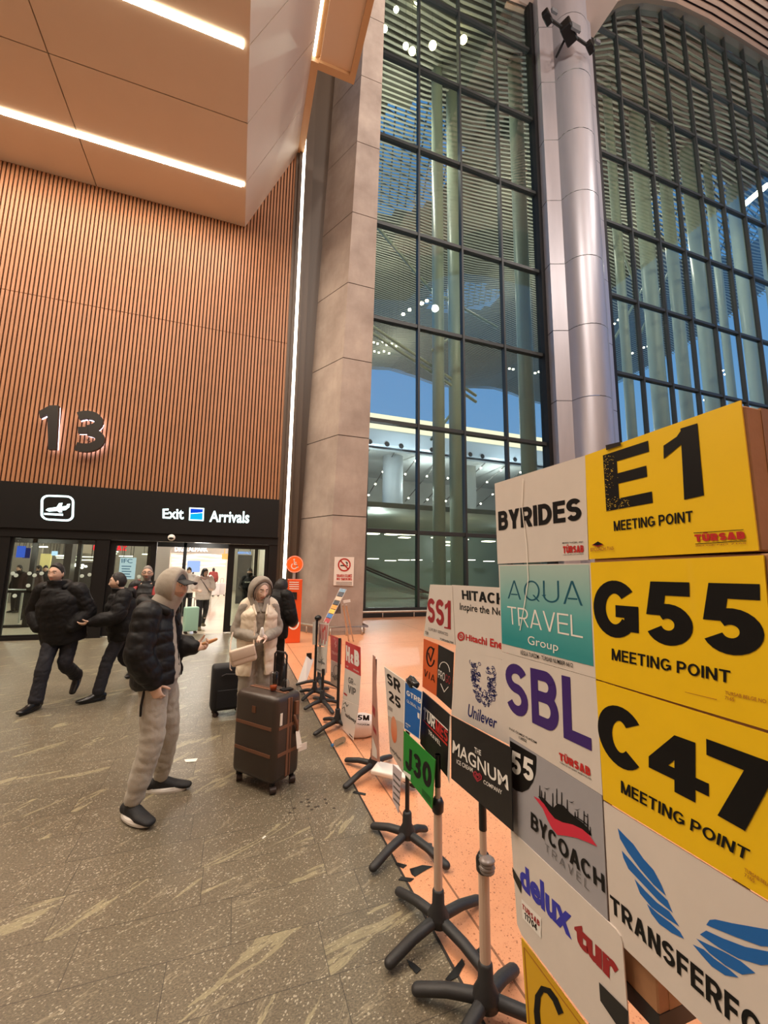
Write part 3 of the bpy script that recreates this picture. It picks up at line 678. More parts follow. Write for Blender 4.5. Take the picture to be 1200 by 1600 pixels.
        W = .62; S(arcp(W/2*.96, (1.52-h)/2, W/2-h*1.1, (1-h-.52)/2, 155, -90, 14)); S(arcp(W/2, (.52+h)/2, W/2-h, (.52-h)/2, 90, -155, 14)); R(W*.34, .52-h*.9, W*.5, .52+h*.9)
    elif ch == '4': W = .68; R(W*.80-w, 0, W*.80, 1); R(0, .21, W, .21+w*.9); Q.append([(0, .21+w*.9), (w*1.05, .21+w*.9), (W*.80, 1), (W*.80-w, 1)]); Q.append([(0, .21), (w*.6, .21), (w*1.05, .21+w*.9), (0, .21+w*.9)])
    elif ch == '5': W = .64; R(W*.14, 1-w*.95, W*.95, 1); Q.append([(W*.03, .46), (W*.03+w, .46), (W*.14+w, 1), (W*.14, 1)]); S(arcp(W/2, .325, W/2-h, .325-h, 128, -156, 20))
    elif ch == '6': W = .62; S(arcp(W/2, .32, W/2-h, .32-h, 0, 360, 20)[:-1], True); S(arcp(W*.62, .5, W*.62-h, .5-h, 110, 180, 8))
    elif ch == '7': W = .62; R(0, 1-w, W, 1); Q.append([(W*.16, 0), (W*.16+w*1.1, 0), (W, 1-w*.4), (W-w*1.1, 1-w*.8)])
    elif ch == '-': W = .3; R(0, .42, W, .42+w*.9)
    elif ch == '&': W = .6; S(arcp(W*.5, .74, W*.3-h*.4, .26-h, -60, 240, 14)); S(arcp(W*.45, .26, W*.45-h, .26-h, 80, 330, 14)); D(W-h, 0, W*.25, .7)
    elif ch == '.': W = w; R(0, 0, w, w)
    else: W = .3
    return Q, W
def run(s, w=.2, gap=.09):
    out = []; x = 0
    for ch in s:
        if ch == ' ': x += .30; continue
        Q, W = glyph(ch, w)
        out += [[(a+x, b) for a, b in q] for q in Q]; x += W+gap
    T = x-gap
    return [[(a/T, b) for a, b in q] for q in out]
def bil(Qd, u, v):
    """Qd = TL, TR, BR, BL; u to the right, v upward"""
    TL, TR, BR, BL = Qd
    return (BL*(1-u)+BR*u)*(1-v)+(TL*(1-u)+TR*u)*v
def bold_bm(bm, s, Qd, off, w=.2, gap=.09, mi=0):
    nrm = (Qd[1]-Qd[0]).cross(Qd[3]-Qd[0]).normalized()
    if off.dot(nrm) < 0: nrm = -nrm
    for i, q in enumerate(run(s, w, gap)):
        f = bm.faces.new([bm.verts.new(bil(Qd, a, b)+off+nrm*(1.2e-5*(i % 40))) for a, b in q]); f.material_index = mi
_tcache = {}
def font_mesh(s, bold, shear):
    k = (s, bold, shear)
    if k not in _tcache:
        c = bpy.data.curves.new('tmp', 'FONT'); c.body = s; c.offset = bold; c.shear = shear; c.resolution_u = 3
        o = bpy.data.objects.new('tmp', c); COL.objects.link(o)
        dg = bpy.context.evaluated_depsgraph_get(); dg.update()
        me = bpy.data.meshes.new_from_object(o.evaluated_get(dg))
        V = np.array([v.co[:2] for v in me.vertices]); P = [tuple(p.vertices) for p in me.polygons]
        bpy.data.objects.remove(o); bpy.data.curves.remove(c); bpy.data.meshes.remove(me)
        mn, mx = V.min(0), V.max(0); _tcache[k] = ((V-mn)/(mx-mn), P)
    return _tcache[k]
def font_bm(bm, s, Qd, off, bold=0.0, shear=0.0, mi=0):
    V, P = font_mesh(s, bold, shear)
    vs = [bm.verts.new(bil(Qd, float(a), float(b))+off) for a, b in V]
    for p in P:
        try: bm.faces.new([vs[i] for i in p]).material_index = mi
        except ValueError: pass

# ================================================================== EXIT PORTAL
bm = bmesh.new(); box(bm, -16, 1.04, 11.94, YW+0.1, 2.60, 3.675); struct('wall_back', bm, M_black, 'black sign fascia over the exit doors')
bm = bmesh.new(); box(bm, -16, 1.06, 11.98, YW+0.12, 2.38, 2.595); box(bm, -16, 1.05, 11.93, YW, 2.585, 2.605)
box(bm, -5.75, -5.03, 12.0, YW+0.12, 0, 2.4); box(bm, -3.30, -3.02, 12.0, YW+0.12, 0, 2.4); box(bm, 0.83, 1.06, 12.0, YW+0.12, 0, 2.4)
box(bm, -5.1, -3.3, 12.02, YW+0.1, 0, 0.07)
struct('trim_4', bm, M_frame, 'black door frame of the exit')
M_dglass = glass('door_glass', (232, 238, 232), 0.9)
M_dot = mat('safety_dot', (190, 204, 196), 0.6)
def pane(name, x0, x1, z0, z1, y, fr, label, stile=None, dots=(), bottom=None, kind='structure'):
    bm = bmesh.new(); s = stile or (fr, fr); b = bottom or fr
    box(bm, x0, x0+s[0], y-0.03, y+0.03, z0, z1); box(bm, x1-s[1], x1, y-0.03, y+0.03, z0, z1)
    box(bm, x0+s[0], x1-s[1], y-0.03, y+0.03, z0, z0+b); box(bm, x0+s[0], x1-s[1], y-0.03, y+0.03, z1-fr, z1)
    o = link(name, bm, M_frame); tag(o, label, None, None, kind)
    bm = bmesh.new(); box(bm, x0+s[0], x1-s[1], y-0.006, y+0.006, z0+b, z1-fr); link('glass', bm, M_dglass, o)
    if dots:
        bm = bmesh.new()
        for (a, c) in dots:
            p = pY(a, c, y-0.012); ellip(bm, p, (.045, .003, .045), 12, 5)
        link('safety_dot', bm, M_dot, o)['kind'] = 'stuff'
    return o
pane('window_4', -5.03, -3.30, 0.07, 2.40, 12.08, 0.05, 'large fixed pane left of the exit doors', dots=[(20, 896), (25, 899), (46, 896), (54, 899), (65, 896), (44, 915), (64, 915), (128, 900), (23, 931), (98, 916), (140, 898)])
pane('door_1', -3.02, -1.98, 0.03, 2.37, 12.10, 0.13, 'left sliding leaf of the exit door', dots=[(217, 901), (180, 905)])
pane('door_2', -0.24, 0.83, 0.03, 2.37, 12.10, 0.10, 'right sliding leaf of the exit door', stile=(0.17, 0.10), bottom=0.16)
bm = bmesh.new(); p = pY(268, 840, 11.94); ellip(bm, p, (.09, .06, .085), 16, 10); o = link('motion_sensor', bm, mat('sensor_white', (225, 220, 212), 0.4), smooth=True); tag(o, 'small round white motion sensor above the open door', 'sensor')
bm = bmesh.new(); ellip(bm, p+Vector((0, -0.045, -0.02)), (.06, .03, .03), 12, 6); link('sensor_eye', bm, M_frame, o)
# numerals 13, boxed letters with white light behind them
def solid_letters(polys_fn, Qd, y0, y1, m, name, parent=None):
    bm = bmesh.new()
    for i, q in enumerate(polys_fn):
        a = [bil(Qd, u, v) for u, v in q]
        prism(bm, [Vector((p.x, y0-.0004*(i % 40), p.z)) for p in a], (0, y1-y0, 0))
    return link(name, bm, m, parent)
def num13(ch):
    if ch == '1': return [[(0.34, 0), (0.82, 0), (0.82, 1), (0.45, 1), (0.34, .95)], [(0, .72), (.34, .80), (.45, 1), (0, .87)]]
    return [[(a/.80, b) for a, b in q] for q in (stroke(arcp(.37, .725, .285, .175, 128, -88, 16), .19) + stroke(arcp(.36, .30, .325, .20, 80, -128, 16), .20) + [[(.20, .445), (.42, .445), (.42, .60), (.20, .60)]])]
M_num = mat('numeral_black', (34, 28, 24), 0.4); M_halo = glow('numeral_halo', (250, 236, 255), 5.0)
for ch, q in (('1', [(60, 633), (98, 633), (92, 702), (66, 702)]), ('3', [(108, 641), (164, 641), (164, 706), (106, 706)])):
    Qd = [pY(a, b, 11.85) for a, b in q]
    o = solid_letters(num13(ch), Qd, 11.86, 11.96, M_num, 'numeral'); tag(o, {'1': 'big black backlit numeral one on the batten wall', '3': 'big black backlit numeral three on the batten wall'}[ch], 'numeral', None)
    c = sum(Qd, Vector())/4; Q2 = [c+(p-c)*0.97 for p in Qd]
    solid_letters(num13(ch), Q2, 11.985, 12.0, M_halo, 'back_light', o)
    bm = bmesh.new()
    for u, v in ((.5, .3), (.5, .8)):
        p = bil(Qd, u, v); tube(bm, [(p.x, 11.9, p.z), (p.x, YW-0.015, p.z)], .015, 6, caps='flat')
    link('standoff', bm, M_num, o)
# lit signs on the fascia
M_sgn = glow('sign_white', (225, 255, 250), 3.2)
ic = empty('aeroplane_sign', (0, 0, 0), 0, 'square lit sign with a landing aeroplane on the black fascia', 'sign')
Qd = [pY(a, b, 11.93) for a, b in ((63, 772), (117, 774), (116, 816), (62, 813))]
def rr(cx, cy, rx, ry, r, n=5):
    o = []
    for sx, sy, a in ((1, 1, 0), (-1, 1, 90), (-1, -1, 180), (1, -1, 270)): o += arcp(cx+sx*(rx-r), cy+sy*(ry-r), r, r, a, a+90, n)
    return o
bm = bmesh.new()
for q in stroke([p for p in rr(.5, .5, .45, .45, .2)], .065, True): prism(bm, [bil(Qd, u, v) for u, v in q], (0, 0.02, 0))
link('border', bm, M_sgn, ic)
bm = bmesh.new()
plane = [[(.16, .40), (.22, .47), (.42, .52), (.80, .60), (.84, .55), (.74, .44), (.45, .38), (.25, .35)], [(.74, .56), (.78, .66), (.86, .68), (.84, .54)], [(.46, .50), (.54, .68), (.64, .70), (.60, .50)], [(.46, .42), (.56, .33), (.64, .35), (.60, .46)]]
for q in plane: prism(bm, [bil(Qd, u, v) for u, v in q], (0, 0.02, 0))
link('aeroplane', bm, M_sgn, ic)
bm = bmesh.new(); prism(bm, [bil(Qd, u, v) for u, v in ((.12, .22), (.66, .22), (.66, .29), (.12, .29))], (0, 0.02, 0)); link('runway', bm, M_sgn, ic)
def lit_word(s, q, label, bold=.02):
    bm = bmesh.new(); Qd = [pY(a, b, 11.925) for a, b in q]; font_bm(bm, s, Qd, Vector((0, 0, 0)), bold)
    r = bmesh.ops.extrude_face_region(bm, geom=bm.faces[:]); bmesh.ops.translate(bm, verts=[v for v in r['geom'] if isinstance(v, bmesh.types.BMVert)], vec=(0, 0.004, 0))
    o = link('lit_lettering', bm, M_sgn); tag(o, label, 'sign'); return o
lit_word('Exit', [(254, 795), (287, 794), (287, 811.5), (254, 810)], 'lit white word Exit on the black fascia')
lit_word('Arrivals', [(328, 798), (390, 799), (389, 817.5), (327, 815.5)], 'lit white word Arrivals on the black fascia')
pic = empty('pictogram_sign', (0, 0, 0), 0, 'small lit blue and turquoise square between the words Exit and Arrivals', 'sign')
Qd = [pY(a, b, 11.925) for a, b in ((296, 793), (319, 794), (318, 814), (295, 813))]
for nm, poly, mm in (('border', [(0, 0), (1, 0), (1, 1), (0, 1)], M_sgn), ('blue_field', [(.08, .55), (.92, .66), (.92, .92), (.08, .92)], glow('sign_blue', (20, 70, 210), 1.2)), ('turquoise_field', [(.08, .08), (.92, .08), (.92, .62), (.08, .51)], glow('sign_teal', (20, 170, 220), 1.3))):
    bm = bmesh.new(); prism(bm, [bil(Qd, u, v)-Vector((0, 0 if nm == 'border' else .004, 0)) for u, v in poly], (0, 0.012, 0)); link(nm, bm, mm, pic)
# ================================================================== BRIGHT HALL BEHIND THE DOORS
M_hw = mat('hall_white', (226, 220, 210), 0.5, var=0.03); M_hd = mat('hall_dark', (58, 54, 52), 0.5); M_hg = mat('hall_grey', (148, 142, 134), 0.5)
bm = bmesh.new(); box(bm, -16, 1.6, YW+0.2, 40, 5.2, 5.5); struct('ceiling', bm, M_hg, 'grey ceiling of the bright hall')
bm = bmesh.new(); box(bm, -16, 1.3, YW+0.2, 14.6, 2.62, 2.9); struct('ceiling', bm, M_hg, 'vestibule ceiling')
bm = bmesh.new(); box(bm, 1.2, 1.4, YW+0.2, 40, 0, 5.5); struct('wall_right', bm, M_hw, 'side wall of the hall')
bm = bmesh.new(); box(bm, -16, 1.3, 36, 36.3, 0, 5.5); struct('wall_back', bm, M_hw, 'far wall of the hall')
bm = bmesh.new(); box(bm, -16, -15.8, YW+0.2, 36, 0, 5.5); struct('wall_left', bm, M_hd, 'far left wall of the hall')
# vestibule inner frames
bm = bmesh.new()
for (a, wd) in ((-6.6, .1), (-5.55, .12), (-4.45, .1), (-3.9, .22), (-2.62, .1), (-1.62, .09), (0.55, .1)): box(bm, a, a+wd, 14.5, 14.62, 0, 2.6)
box(bm, -8, 1.2, 14.5, 14.62, 2.36, 2.62); box(bm, -8, -1.62, 14.5, 14.62, 0, 0.07); box(bm, -6.5, -4.4, 14.5, 14.62, 0.95, 1.02)
struct('trim_5', bm, M_frame, 'inner door frame of the vestibule')
# shop with lettered fascia
sh = empty('shop_front', (0, 0, 0), 0, 'bright white shop with lettered fascia at the far end of the hall', 'shop')
Ysh = 30.0
def hb(x0, y0, x1, y1, yy): a, b = pY(x0, y0, yy), pY(x1, y1, yy); return min(a.x, b.x), max(a.x, b.x), min(a.z, b.z), max(a.z, b.z)
x0, x1, z0, z1 = hb(268, 853, 362, 866, Ysh); bm = bmesh.new(); box(bm, x0, x1, Ysh, Ysh+.2, z0, z1+.6); link('fascia', bm, mat('shop_fascia', (150, 138, 128), 0.5), sh)
bm = bmesh.new(); font_bm(bm, 'DIGITALPARK', [pY(a, b, Ysh-.03) for a, b in ((273, 853.5), (325, 854.5), (325, 862), (273, 861.5))], Vector((0, 0, 0)), .03); link('lettering', bm, glow('shop_letters', (255, 250, 244), 2.5), sh)
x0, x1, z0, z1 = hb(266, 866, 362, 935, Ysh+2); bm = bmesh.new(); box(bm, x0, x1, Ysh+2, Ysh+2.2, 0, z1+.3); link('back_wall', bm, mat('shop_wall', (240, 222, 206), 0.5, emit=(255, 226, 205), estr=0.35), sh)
bm = bmesh.new()
for k, yy in enumerate((868, 873, 879, 885)):
    pts = [pY(270+9*j, yy+1.4*math.sin(j*.9+k*1.3), Ysh+1.9) for j in range(10)]; tube(bm, pts, (.05 if k % 2 else .09), 6)
link('light_ribbon', bm, glow('shop_ribbon', (255, 240, 228), 1.7), sh)
x0, x1, z0, z1 = hb(293, 876, 312, 894, 26); bm = rbox(x0, x1, 26, 26.1, z0, z1, .04); tag(link('display_screen', bm, glow('screen_blue', (168, 196, 246), 1.1)), 'bluish display screen in front of the lettered shop', 'screen')
bm = bmesh.new(); tube(bm, [((x0+x1)/2, 26.05, 0), ((x0+x1)/2, 26.05, z0)], .05, 8, caps='flat'); link('stand', bm, M_hd, bpy.data.objects['display_screen'])
x0, x1, z0, z1 = hb(347, 865, 358, 874, 24); bm = bmesh.new(); box(bm, x0, x1, 24, 24.1, z0, z1); box(bm, x0+.1, x0+.14, 24.02, 24.06, z1, 5.2); tag(link('hanging_sign', bm, mat('amber_sign', (214, 164, 92), 0.5, emit=(230, 170, 90), estr=.3)), 'small amber hanging sign inside the hall', 'sign')
# clutter seen through the left panes
def slab(name, label, cat, x0, y0, x1, y1, yy, m, d=.12, floor=False, group=None):
    a, b, c, e = hb(x0, y0, x1, y1, yy); bm = bmesh.new(); box(bm, a, b, yy, yy+d, 0 if floor else c, e); o = tag(link(name, bm, m), label, cat, group)
    if not floor:
        bm = bmesh.new()
        for f in (.2, .8): tube(bm, [(a+(b-a)*f, yy+d*(.5 if 'lower' not in label and 'second' not in label else .9), e-.01), (a+(b-a)*f, yy+d*(.5 if 'lower' not in label and 'second' not in label else .9), 5.22)], .012, 6, caps='flat')
        link('hanger', bm, M_hd, o)
    return o
bm = bmesh.new(); box(bm, *[v for v in (pY(96, 900, 20).x, pY(108, 900, 20).x)], 20, 20.5, 0, 5.2); struct('pillar', bm, M_hd, 'dark pillar in the hall')
bm = bmesh.new(); box(bm, pY(16, 900, 24).x, pY(60, 900, 24).x, 24, 24.3, 0, 5.2); struct('wall_back', bm, M_hg, 'grey partition in the hall')
bm = bmesh.new(); box(bm, pY(112, 900, 26).x, pY(150, 900, 26).x, 26, 26.3, 2.4, 5.2); struct('wall_back', bm, mat('hall_panel', (196, 186, 172), .5), 'pale panel in the hall')
slab('departure_screen', 'blue glowing information screen behind the left pane', 'screen', 27, 853, 36, 871, 19, glow('screen_deep_blue', (70, 110, 235), 1.0))
slab('departure_screen', 'dark blue screen beside the glowing information screen', 'screen', 37, 856, 44, 872, 19.5, glow('screen_navy', (36, 48, 120), .7))
slab('lamp_row', 'row of white lamps above the grey partition', 'lamp', 50, 853, 73, 855.5, 22, glow('lamp_row', (255, 252, 240), 5))
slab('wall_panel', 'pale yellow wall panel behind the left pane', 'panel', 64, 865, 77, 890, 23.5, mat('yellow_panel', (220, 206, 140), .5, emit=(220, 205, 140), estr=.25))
slab('round_screen', 'small pale blue screen behind the left pane', 'screen', 81, 861, 88, 868, 21, glow('screen_pale', (190, 222, 250), 1.6))
for k, (a, b, c, d) in enumerate([(87, 867, 100, 869.5), (88, 871, 100, 872.4), (107, 869, 152, 871), (106, 874, 150, 876), (172, 861, 184, 863), (174, 864.5, 182, 866), (186, 868, 208, 870), (222, 865, 236, 867)]):
    slab('light_bar', ['short bright light bar, upper of two left of the dark pillar', 'short bright light bar, lower of two left of the dark pillar', 'long bright light bar right of the dark pillar', 'second long light bar right of the dark pillar', 'light bar seen through the left door leaf', 'lower light bar seen through the left door leaf', 'light bar above the white screen', 'light bar beside the grey haired man'][k], 'light', a, b, c, d, 22, glow('bar_light', (255, 250, 226), 4), .1, group='light bars in the hall')
def red_sign(s, q, yy, label):
    bm = bmesh.new(); bold_bm(bm, s, [pY(a, b, yy) for a, b in q], Vector((0, 0, 0)), .24); bmesh.ops.recalc_face_normals(bm, faces=bm.faces[:]); o = tag(link('lit_lettering', bm, glow('sign_red', (255, 40, 50), 2.2)), label, 'sign')
    a, b = pY(*q[0], yy), pY(*q[1], yy); bm = bmesh.new()
    for p in (a, b): tube(bm, [(p.x, yy+.03, p.z-.1), (p.x, yy+.03, 5.22)], .015, 6, caps='flat')
    link('hanger', bm, M_hd, o)
red_sign('AZ', [(182.5, 852), (198, 852.5), (197.5, 860.5), (182, 860)], 25, 'red lit letters behind the left door leaf')
red_sign('O', [(145, 851), (153, 851.5), (153, 861), (145, 860.5)], 25, 'red lit letter at the edge of the left pane')
scr = slab('advert_screen', 'tall white screen with blue lines behind the left door leaf', 'screen', 188, 871, 209, 905, 18, glow('screen_white', (206, 226, 236), 1.1))
bm = bmesh.new(); font_bm(bm, 'IFC', [pY(a, b, 17.98) for a, b in ((190, 873), (207, 873.5), (207, 880), (190, 879.5))], Vector((0, 0, 0)), .01)
for k in range(5): quad(bm, *[pY(a, b, 17.98) for a, b in ((190, 884+4*k), (205-2*(k % 2), 884.4+4*k), (205-2*(k % 2), 885.8+4*k), (190, 885.4+4*k))])
link('lettering', bm, glow('screen_ink', (70, 130, 170), .6), scr)
slab('dark_counter', 'dark shop counter with tiny lamps behind the left pane', 'counter', 108, 878, 150, 930, 21, M_hd, .8, True)
bm = bmesh.new()
for (a, b) in ((118, 882), (123, 881.5), (129, 883), (134, 885), (122, 886), (128, 887), (119, 884)): ellip(bm, pY(a, b, 20.98), (.05, .02, .04), 8, 5)
link('counter_lamp', bm, M_pt, bpy.data.objects['dark_counter'])['kind'] = 'stuff'
slab('information_board', 'dark board with pale lettering behind the right door leaf', 'board', 372, 867, 392, 900, 22, M_hd, .1, True)
bm = bmesh.new(); font_bm(bm, 'ARRIVALS', [pY(a, b, 21.5) for a, b in ((371, 861.5), (392, 862), (392, 866), (371, 865.5))], Vector((0, 0, 0)), .02); o = tag(link('lit_lettering', bm, glow('sign_ltblue', (120, 170, 255), 2.0)), 'pale blue lit lettering behind the right door leaf', 'sign')
bm = bmesh.new()
for a in (372, 391): p = pY(a, 863, 21.5); tube(bm, [(p.x, 21.53, p.z-.1), (p.x, 21.53, 5.22)], .015, 6, caps='flat')
link('hanger', bm, M_hd, o)
bm = bmesh.new(); box(bm, pY(395, 900, 18).x, pY(404, 900, 18).x, 18, 18.4, 0, 5.2); struct('pillar', bm, M_hw, 'white pillar behind the right door leaf')
bm = bmesh.new(); tube(bm, [pY(10, 922, 15.6), pY(62, 922.5, 15.6)], .035, 8); 
for a in (12, 36, 60): p = pY(a, 922, 15.6); tube(bm, [(p.x, 15.6, 0), p], .03, 8)
tag(link('barrier_rail', bm, mat('barrier_steel', (190, 196, 192), .3, .5), smooth=True), 'steel barrier rail behind the left pane', 'rail')
# ================================================================== FITTINGS
sp = empty('floodlight_bar', (0, 0, 0), 0, 'bar with three black floodlights high on the metal column', 'floodlight')
a, b, c = [pY(x_, y_, 12.6) for x_, y_ in ((855, 27), (888, 50), (922, 74))]
bm = bmesh.new(); tube(bm, [a, c], .07, 8); tube(bm, [b, (b.x, 13.4, b.z-.3)], .06, 8); link('bar', bm, M_black, sp)
for p, s in ((a, .26), (b, .42), (c, .24)):
    bm = bmesh.new(); obox(bm, p, Vector((1, .4, -.2)).normalized()*s, Vector((-.4, 1, 0)).normalized()*s*.6, Vector((.1, .2, 1)).normalized()*s*.8); bmesh.ops.bevel(bm, geom=bm.edges[:], offset=.04, affect='EDGES'); h_ = link('lamp_head', bm, M_black, sp)
    bm = bmesh.new(); obox(bm, p+Vector((.1, -.35, -s*.5)), (s*.6, 0, 0), (0, .05, 0), (0, 0, s*.4)); link('lens', bm, mat('lamp_lens', (90, 92, 96), .15), h_)
# accessible-help kiosk
ko = empty('help_kiosk', (0, 0, 0), 0, 'orange help point kiosk with round wheelchair sign beside the pillar', 'kiosk')
M_or = mat('kiosk_orange', (226, 84, 34), .35); M_wh = mat('print_white', (236, 228, 216), .5); M_blk = mat('print_black', (16, 15, 16), .5)
k0, k1 = pZ(448, 1004), pZ(471, 1003); yk = 10.1; xk0, xk1 = pY(448, 960, yk).x, pY(470.5, 960, yk).x; zt = pY(459, 905, yk).z
bm = rbox(xk0, xk1, yk, yk+.22, 0, zt, .015); link('body', bm, M_or, ko)
dc = pY(461, 881.5, yk); bm = bmesh.new(); tube(bm, [(dc.x, yk+.1, zt), (dc.x, yk+.1, dc.z)], .035, 8, caps='flat'); link('post', bm, mat('post_grey', (176, 170, 164), .4, .4), ko)
R_ = abs(pY(474.5, 881, yk).x-dc.x)
def disc(bm, c, r, d, n=32):
    prism(bm, [c+Vector((r*math.cos(2*PI*k/n), 0, r*math.sin(2*PI*k/n))) for k in range(n)], (0, d, 0))
bm = bmesh.new(); disc(bm, Vector((dc.x, yk+.06, dc.z)), R_, .03); dsk = link('round_sign', bm, mat('sign_orange', (240, 92, 30), .35, emit=(240, 92, 30), estr=.35), ko)
def icon(bm, segs, c, s, y, w):
    for pts in segs:
        for q in stroke(pts, w): bm.faces.new([bm.verts.new(Vector((c.x+u*s, y, c.z+v*s))) for u, v in q])
wheel = [arcp(-.05, -.22, .34, .34, 130, 390, 18), [(-.08, .42), (-.05, -.02), (.22, -.02), (.34, -.38), (.46, -.34)], [(-.07, .2), (.2, .2)], arcp(-.09, .56, .05, .05, 0, 360, 8)]
bm = bmesh.new(); icon(bm, wheel, Vector((dc.x, 0, dc.z)), R_*.95, yk+.055, .11); link('wheelchair_symbol', bm, M_wh, dsk)
bm = bmesh.new(); icon(bm, [arcp(0, 0, .93, .93, 0, 360, 36)], dc, R_, yk+.056, .045); link('rim_line', bm, M_wh, dsk)
bm = bmesh.new(); q = [pY(a, b, yk-.02) for a, b in ((455, 925), (464, 925.5), (464, 937), (455, 936.5))]; prism(bm, q, (0, .03, 0)); link('call_panel', bm, M_blk, ko)
bm = bmesh.new()
for k in range(4):
    q = [pY(a, b, yk-.004) for a, b in ((452, 909+3.4*k), (467, 909.3+3.4*k), (467, 910.6+3.4*k), (452, 910.3+3.4*k))]; quad(bm, *q)
link('printed_lines', bm, M_wh, ko)
bm = bmesh.new(); icon(bm, [arcp(.05, .1, .5, .62, 200, 370, 16)], pY(458, 975, yk), .22, yk-.004, .16); link('printed_arc', bm, M_wh, ko)
bm = bmesh.new(); icon(bm, [[(-.5, .75), (.5, .80)], ], pY(458, 975, yk), .2, yk-.004, .16); link('printed_bar', bm, M_wh, ko)
# no-smoking notice on the pillar
Qn = [pY(a, b, 11.005) for a, b in ((523, 870), (553.5, 870.5), (552, 915.5), (521, 914.5))]
bm = bmesh.new(); prism(bm, Qn, (0, .015, 0)); ns = tag(link('no_smoking_notice', bm, mat('notice_white', (226, 216, 206), .4)), 'white no smoking notice with red circle on the concrete pillar', 'sign')
cn = pY(538, 882.5, 11.0); rn = abs(pY(548, 882, 11).x-cn.x)
bm = bmesh.new(); icon(bm, [arcp(0, 0, .9, .9, 0, 360, 32), [(-.62, .62), (.62, -.62)]], cn, rn, 10.998, .2); link('prohibition_ring', bm, mat('print_red', (176, 34, 28), .45), ns)
bm = bmesh.new(); icon(bm, [[(-.6, -.12), (.3, -.12)], [(.36, -.12), (.55, -.12)], [(.4, .05), (.45, .3), (.2, .42)]], cn, rn, 11.0, .16); link('cigarette', bm, M_blk, ns)
bm = bmesh.new()
for (s_, ya_, yb_) in (('SIGARA ICILMEZ', 897, 901.5), ('NO SMOKING', 902.5, 906.5)): bold_bm(bm, s_, [pY(a, b, 10.999) for a, b in ((526, ya_), (550, ya_+.4), (550, yb_+.4), (526, yb_))], Vector((0, 0, 0)), .22)
link('red_lettering', bm, MATS['print_red'], ns)
bm = bmesh.new()
for yy in (909, 911, 913): quad(bm, *[pY(a, b, 10.999) for a, b in ((525, yy), (550, yy+.4), (550, yy+1.1), (525, yy+.7))])
link('small_print', bm, mat('print_grey', (110, 104, 100), .5), ns)
# ================================================================== PEOPLE
def Rz(d): return Matrix.Rotation(math.radians(d), 3, 'Z')
def Rx(d): return Matrix.Rotation(math.radians(d), 3, 'X')
def Ry(d): return Matrix.Rotation(math.radians(d), 3, 'Y')
def baked(name, bm, voxel, m, parent=None, smooth_it=2, fn=None, fac=.5, wr=0, ws=9):
    """union of closed pieces -> one continuous smooth skin"""
    bmesh.ops.recalc_face_normals(bm, faces=bm.faces[:])
    me = bpy.data.meshes.new('tmp'); bm.to_mesh(me); bm.free()
    o = bpy.data.objects.new('tmp', me); COL.objects.link(o)
    r = o.modifiers.new('r', 'REMESH'); r.mode = 'VOXEL'; r.voxel_size = voxel; r.adaptivity = 0
    if smooth_it:
        s = o.modifiers.new('s', 'SMOOTH'); s.iterations = smooth_it; s.factor = fac
    dg = bpy.context.evaluated_depsgraph_get(); dg.update()
    nm = bpy.data.meshes.new_from_object(o.evaluated_get(dg)); bpy.data.objects.remove(o); bpy.data.meshes.remove(me)
    if wr:
        nv = len(nm.vertices); c0 = np.empty(nv*3); n0 = np.empty(nv*3); nm.vertices.foreach_get('co', c0); nm.vertices.foreach_get('normal', n0); c0 = c0.reshape(-1, 3); n0 = n0.reshape(-1, 3)
        d = np.array([mnoise.noise(Vector((x*ws+z*ws*.5, y*ws, z*ws*1.05)))+.5*mnoise.noise(Vector((x*ws*2+9, y*ws*2+z*ws*.8, z*ws*2.1))) for x, y, z in c0])
        d = np.abs(d)*1.4-.35
        nm.vertices.foreach_set('co', (c0+n0*(wr*d)[:, None]).ravel())
    nm.name = name; nm.materials.clear()
    for x in (m if isinstance(m, (list, tuple)) else [m]): nm.materials.append(x)
    n = len(nm.polygons); nm.polygons.foreach_set('use_smooth', [True]*n); nm.polygons.foreach_set('material_index', [0]*n)
    if fn:
        co = np.empty(len(nm.vertices)*3); nm.vertices.foreach_get('co', co); co = co.reshape(-1, 3)
        ctr = np.empty(n*3); nm.polygons.foreach_get('center', ctr); ctr = ctr.reshape(-1, 3)
        nm.polygons.foreach_set('material_index', fn(ctr).astype(np.int32).tolist())
    o = bpy.data.objects.new(name, nm); COL.objects.link(o)
    if parent is not None: o.parent = parent
    return o
def lerp_path(pts, step=.012):
    """densify with a Catmull-Rom curve; returns points and parameter 0..1 at each control point"""
    P = [Vector(p) for p in pts]; out = []; par = []
    for i in range(len(P)-1):
        p0, p1, p2, p3 = P[max(i-1, 0)], P[i], P[i+1], P[min(i+2, len(P)-1)]
        n = max(2, int((p2-p1).length/step))
        for k in range(n):
            t = k/n; t2, t3 = t*t, t*t*t
            out.append(.5*((2*p1)+(p2-p0)*t+(2*p0-5*p1+4*p2-p3)*t2+(3*p1-p0-3*p2+p3)*t3)); par.append(i+t)
    out.append(P[-1]); par.append(len(P)-1.0)
    return out, par
def interp_r(rads, t):
    i = min(int(t), len(rads)-2); f = t-i; a, b = rads[i], rads[i+1]
    f = f*f*(3-2*f)
    return (a[0]*(1-f)+b[0]*f, a[1]*(1-f)+b[1]*f)
def rr2(r): return [x if isinstance(x, (tuple, list)) else (x, x) for x in r]
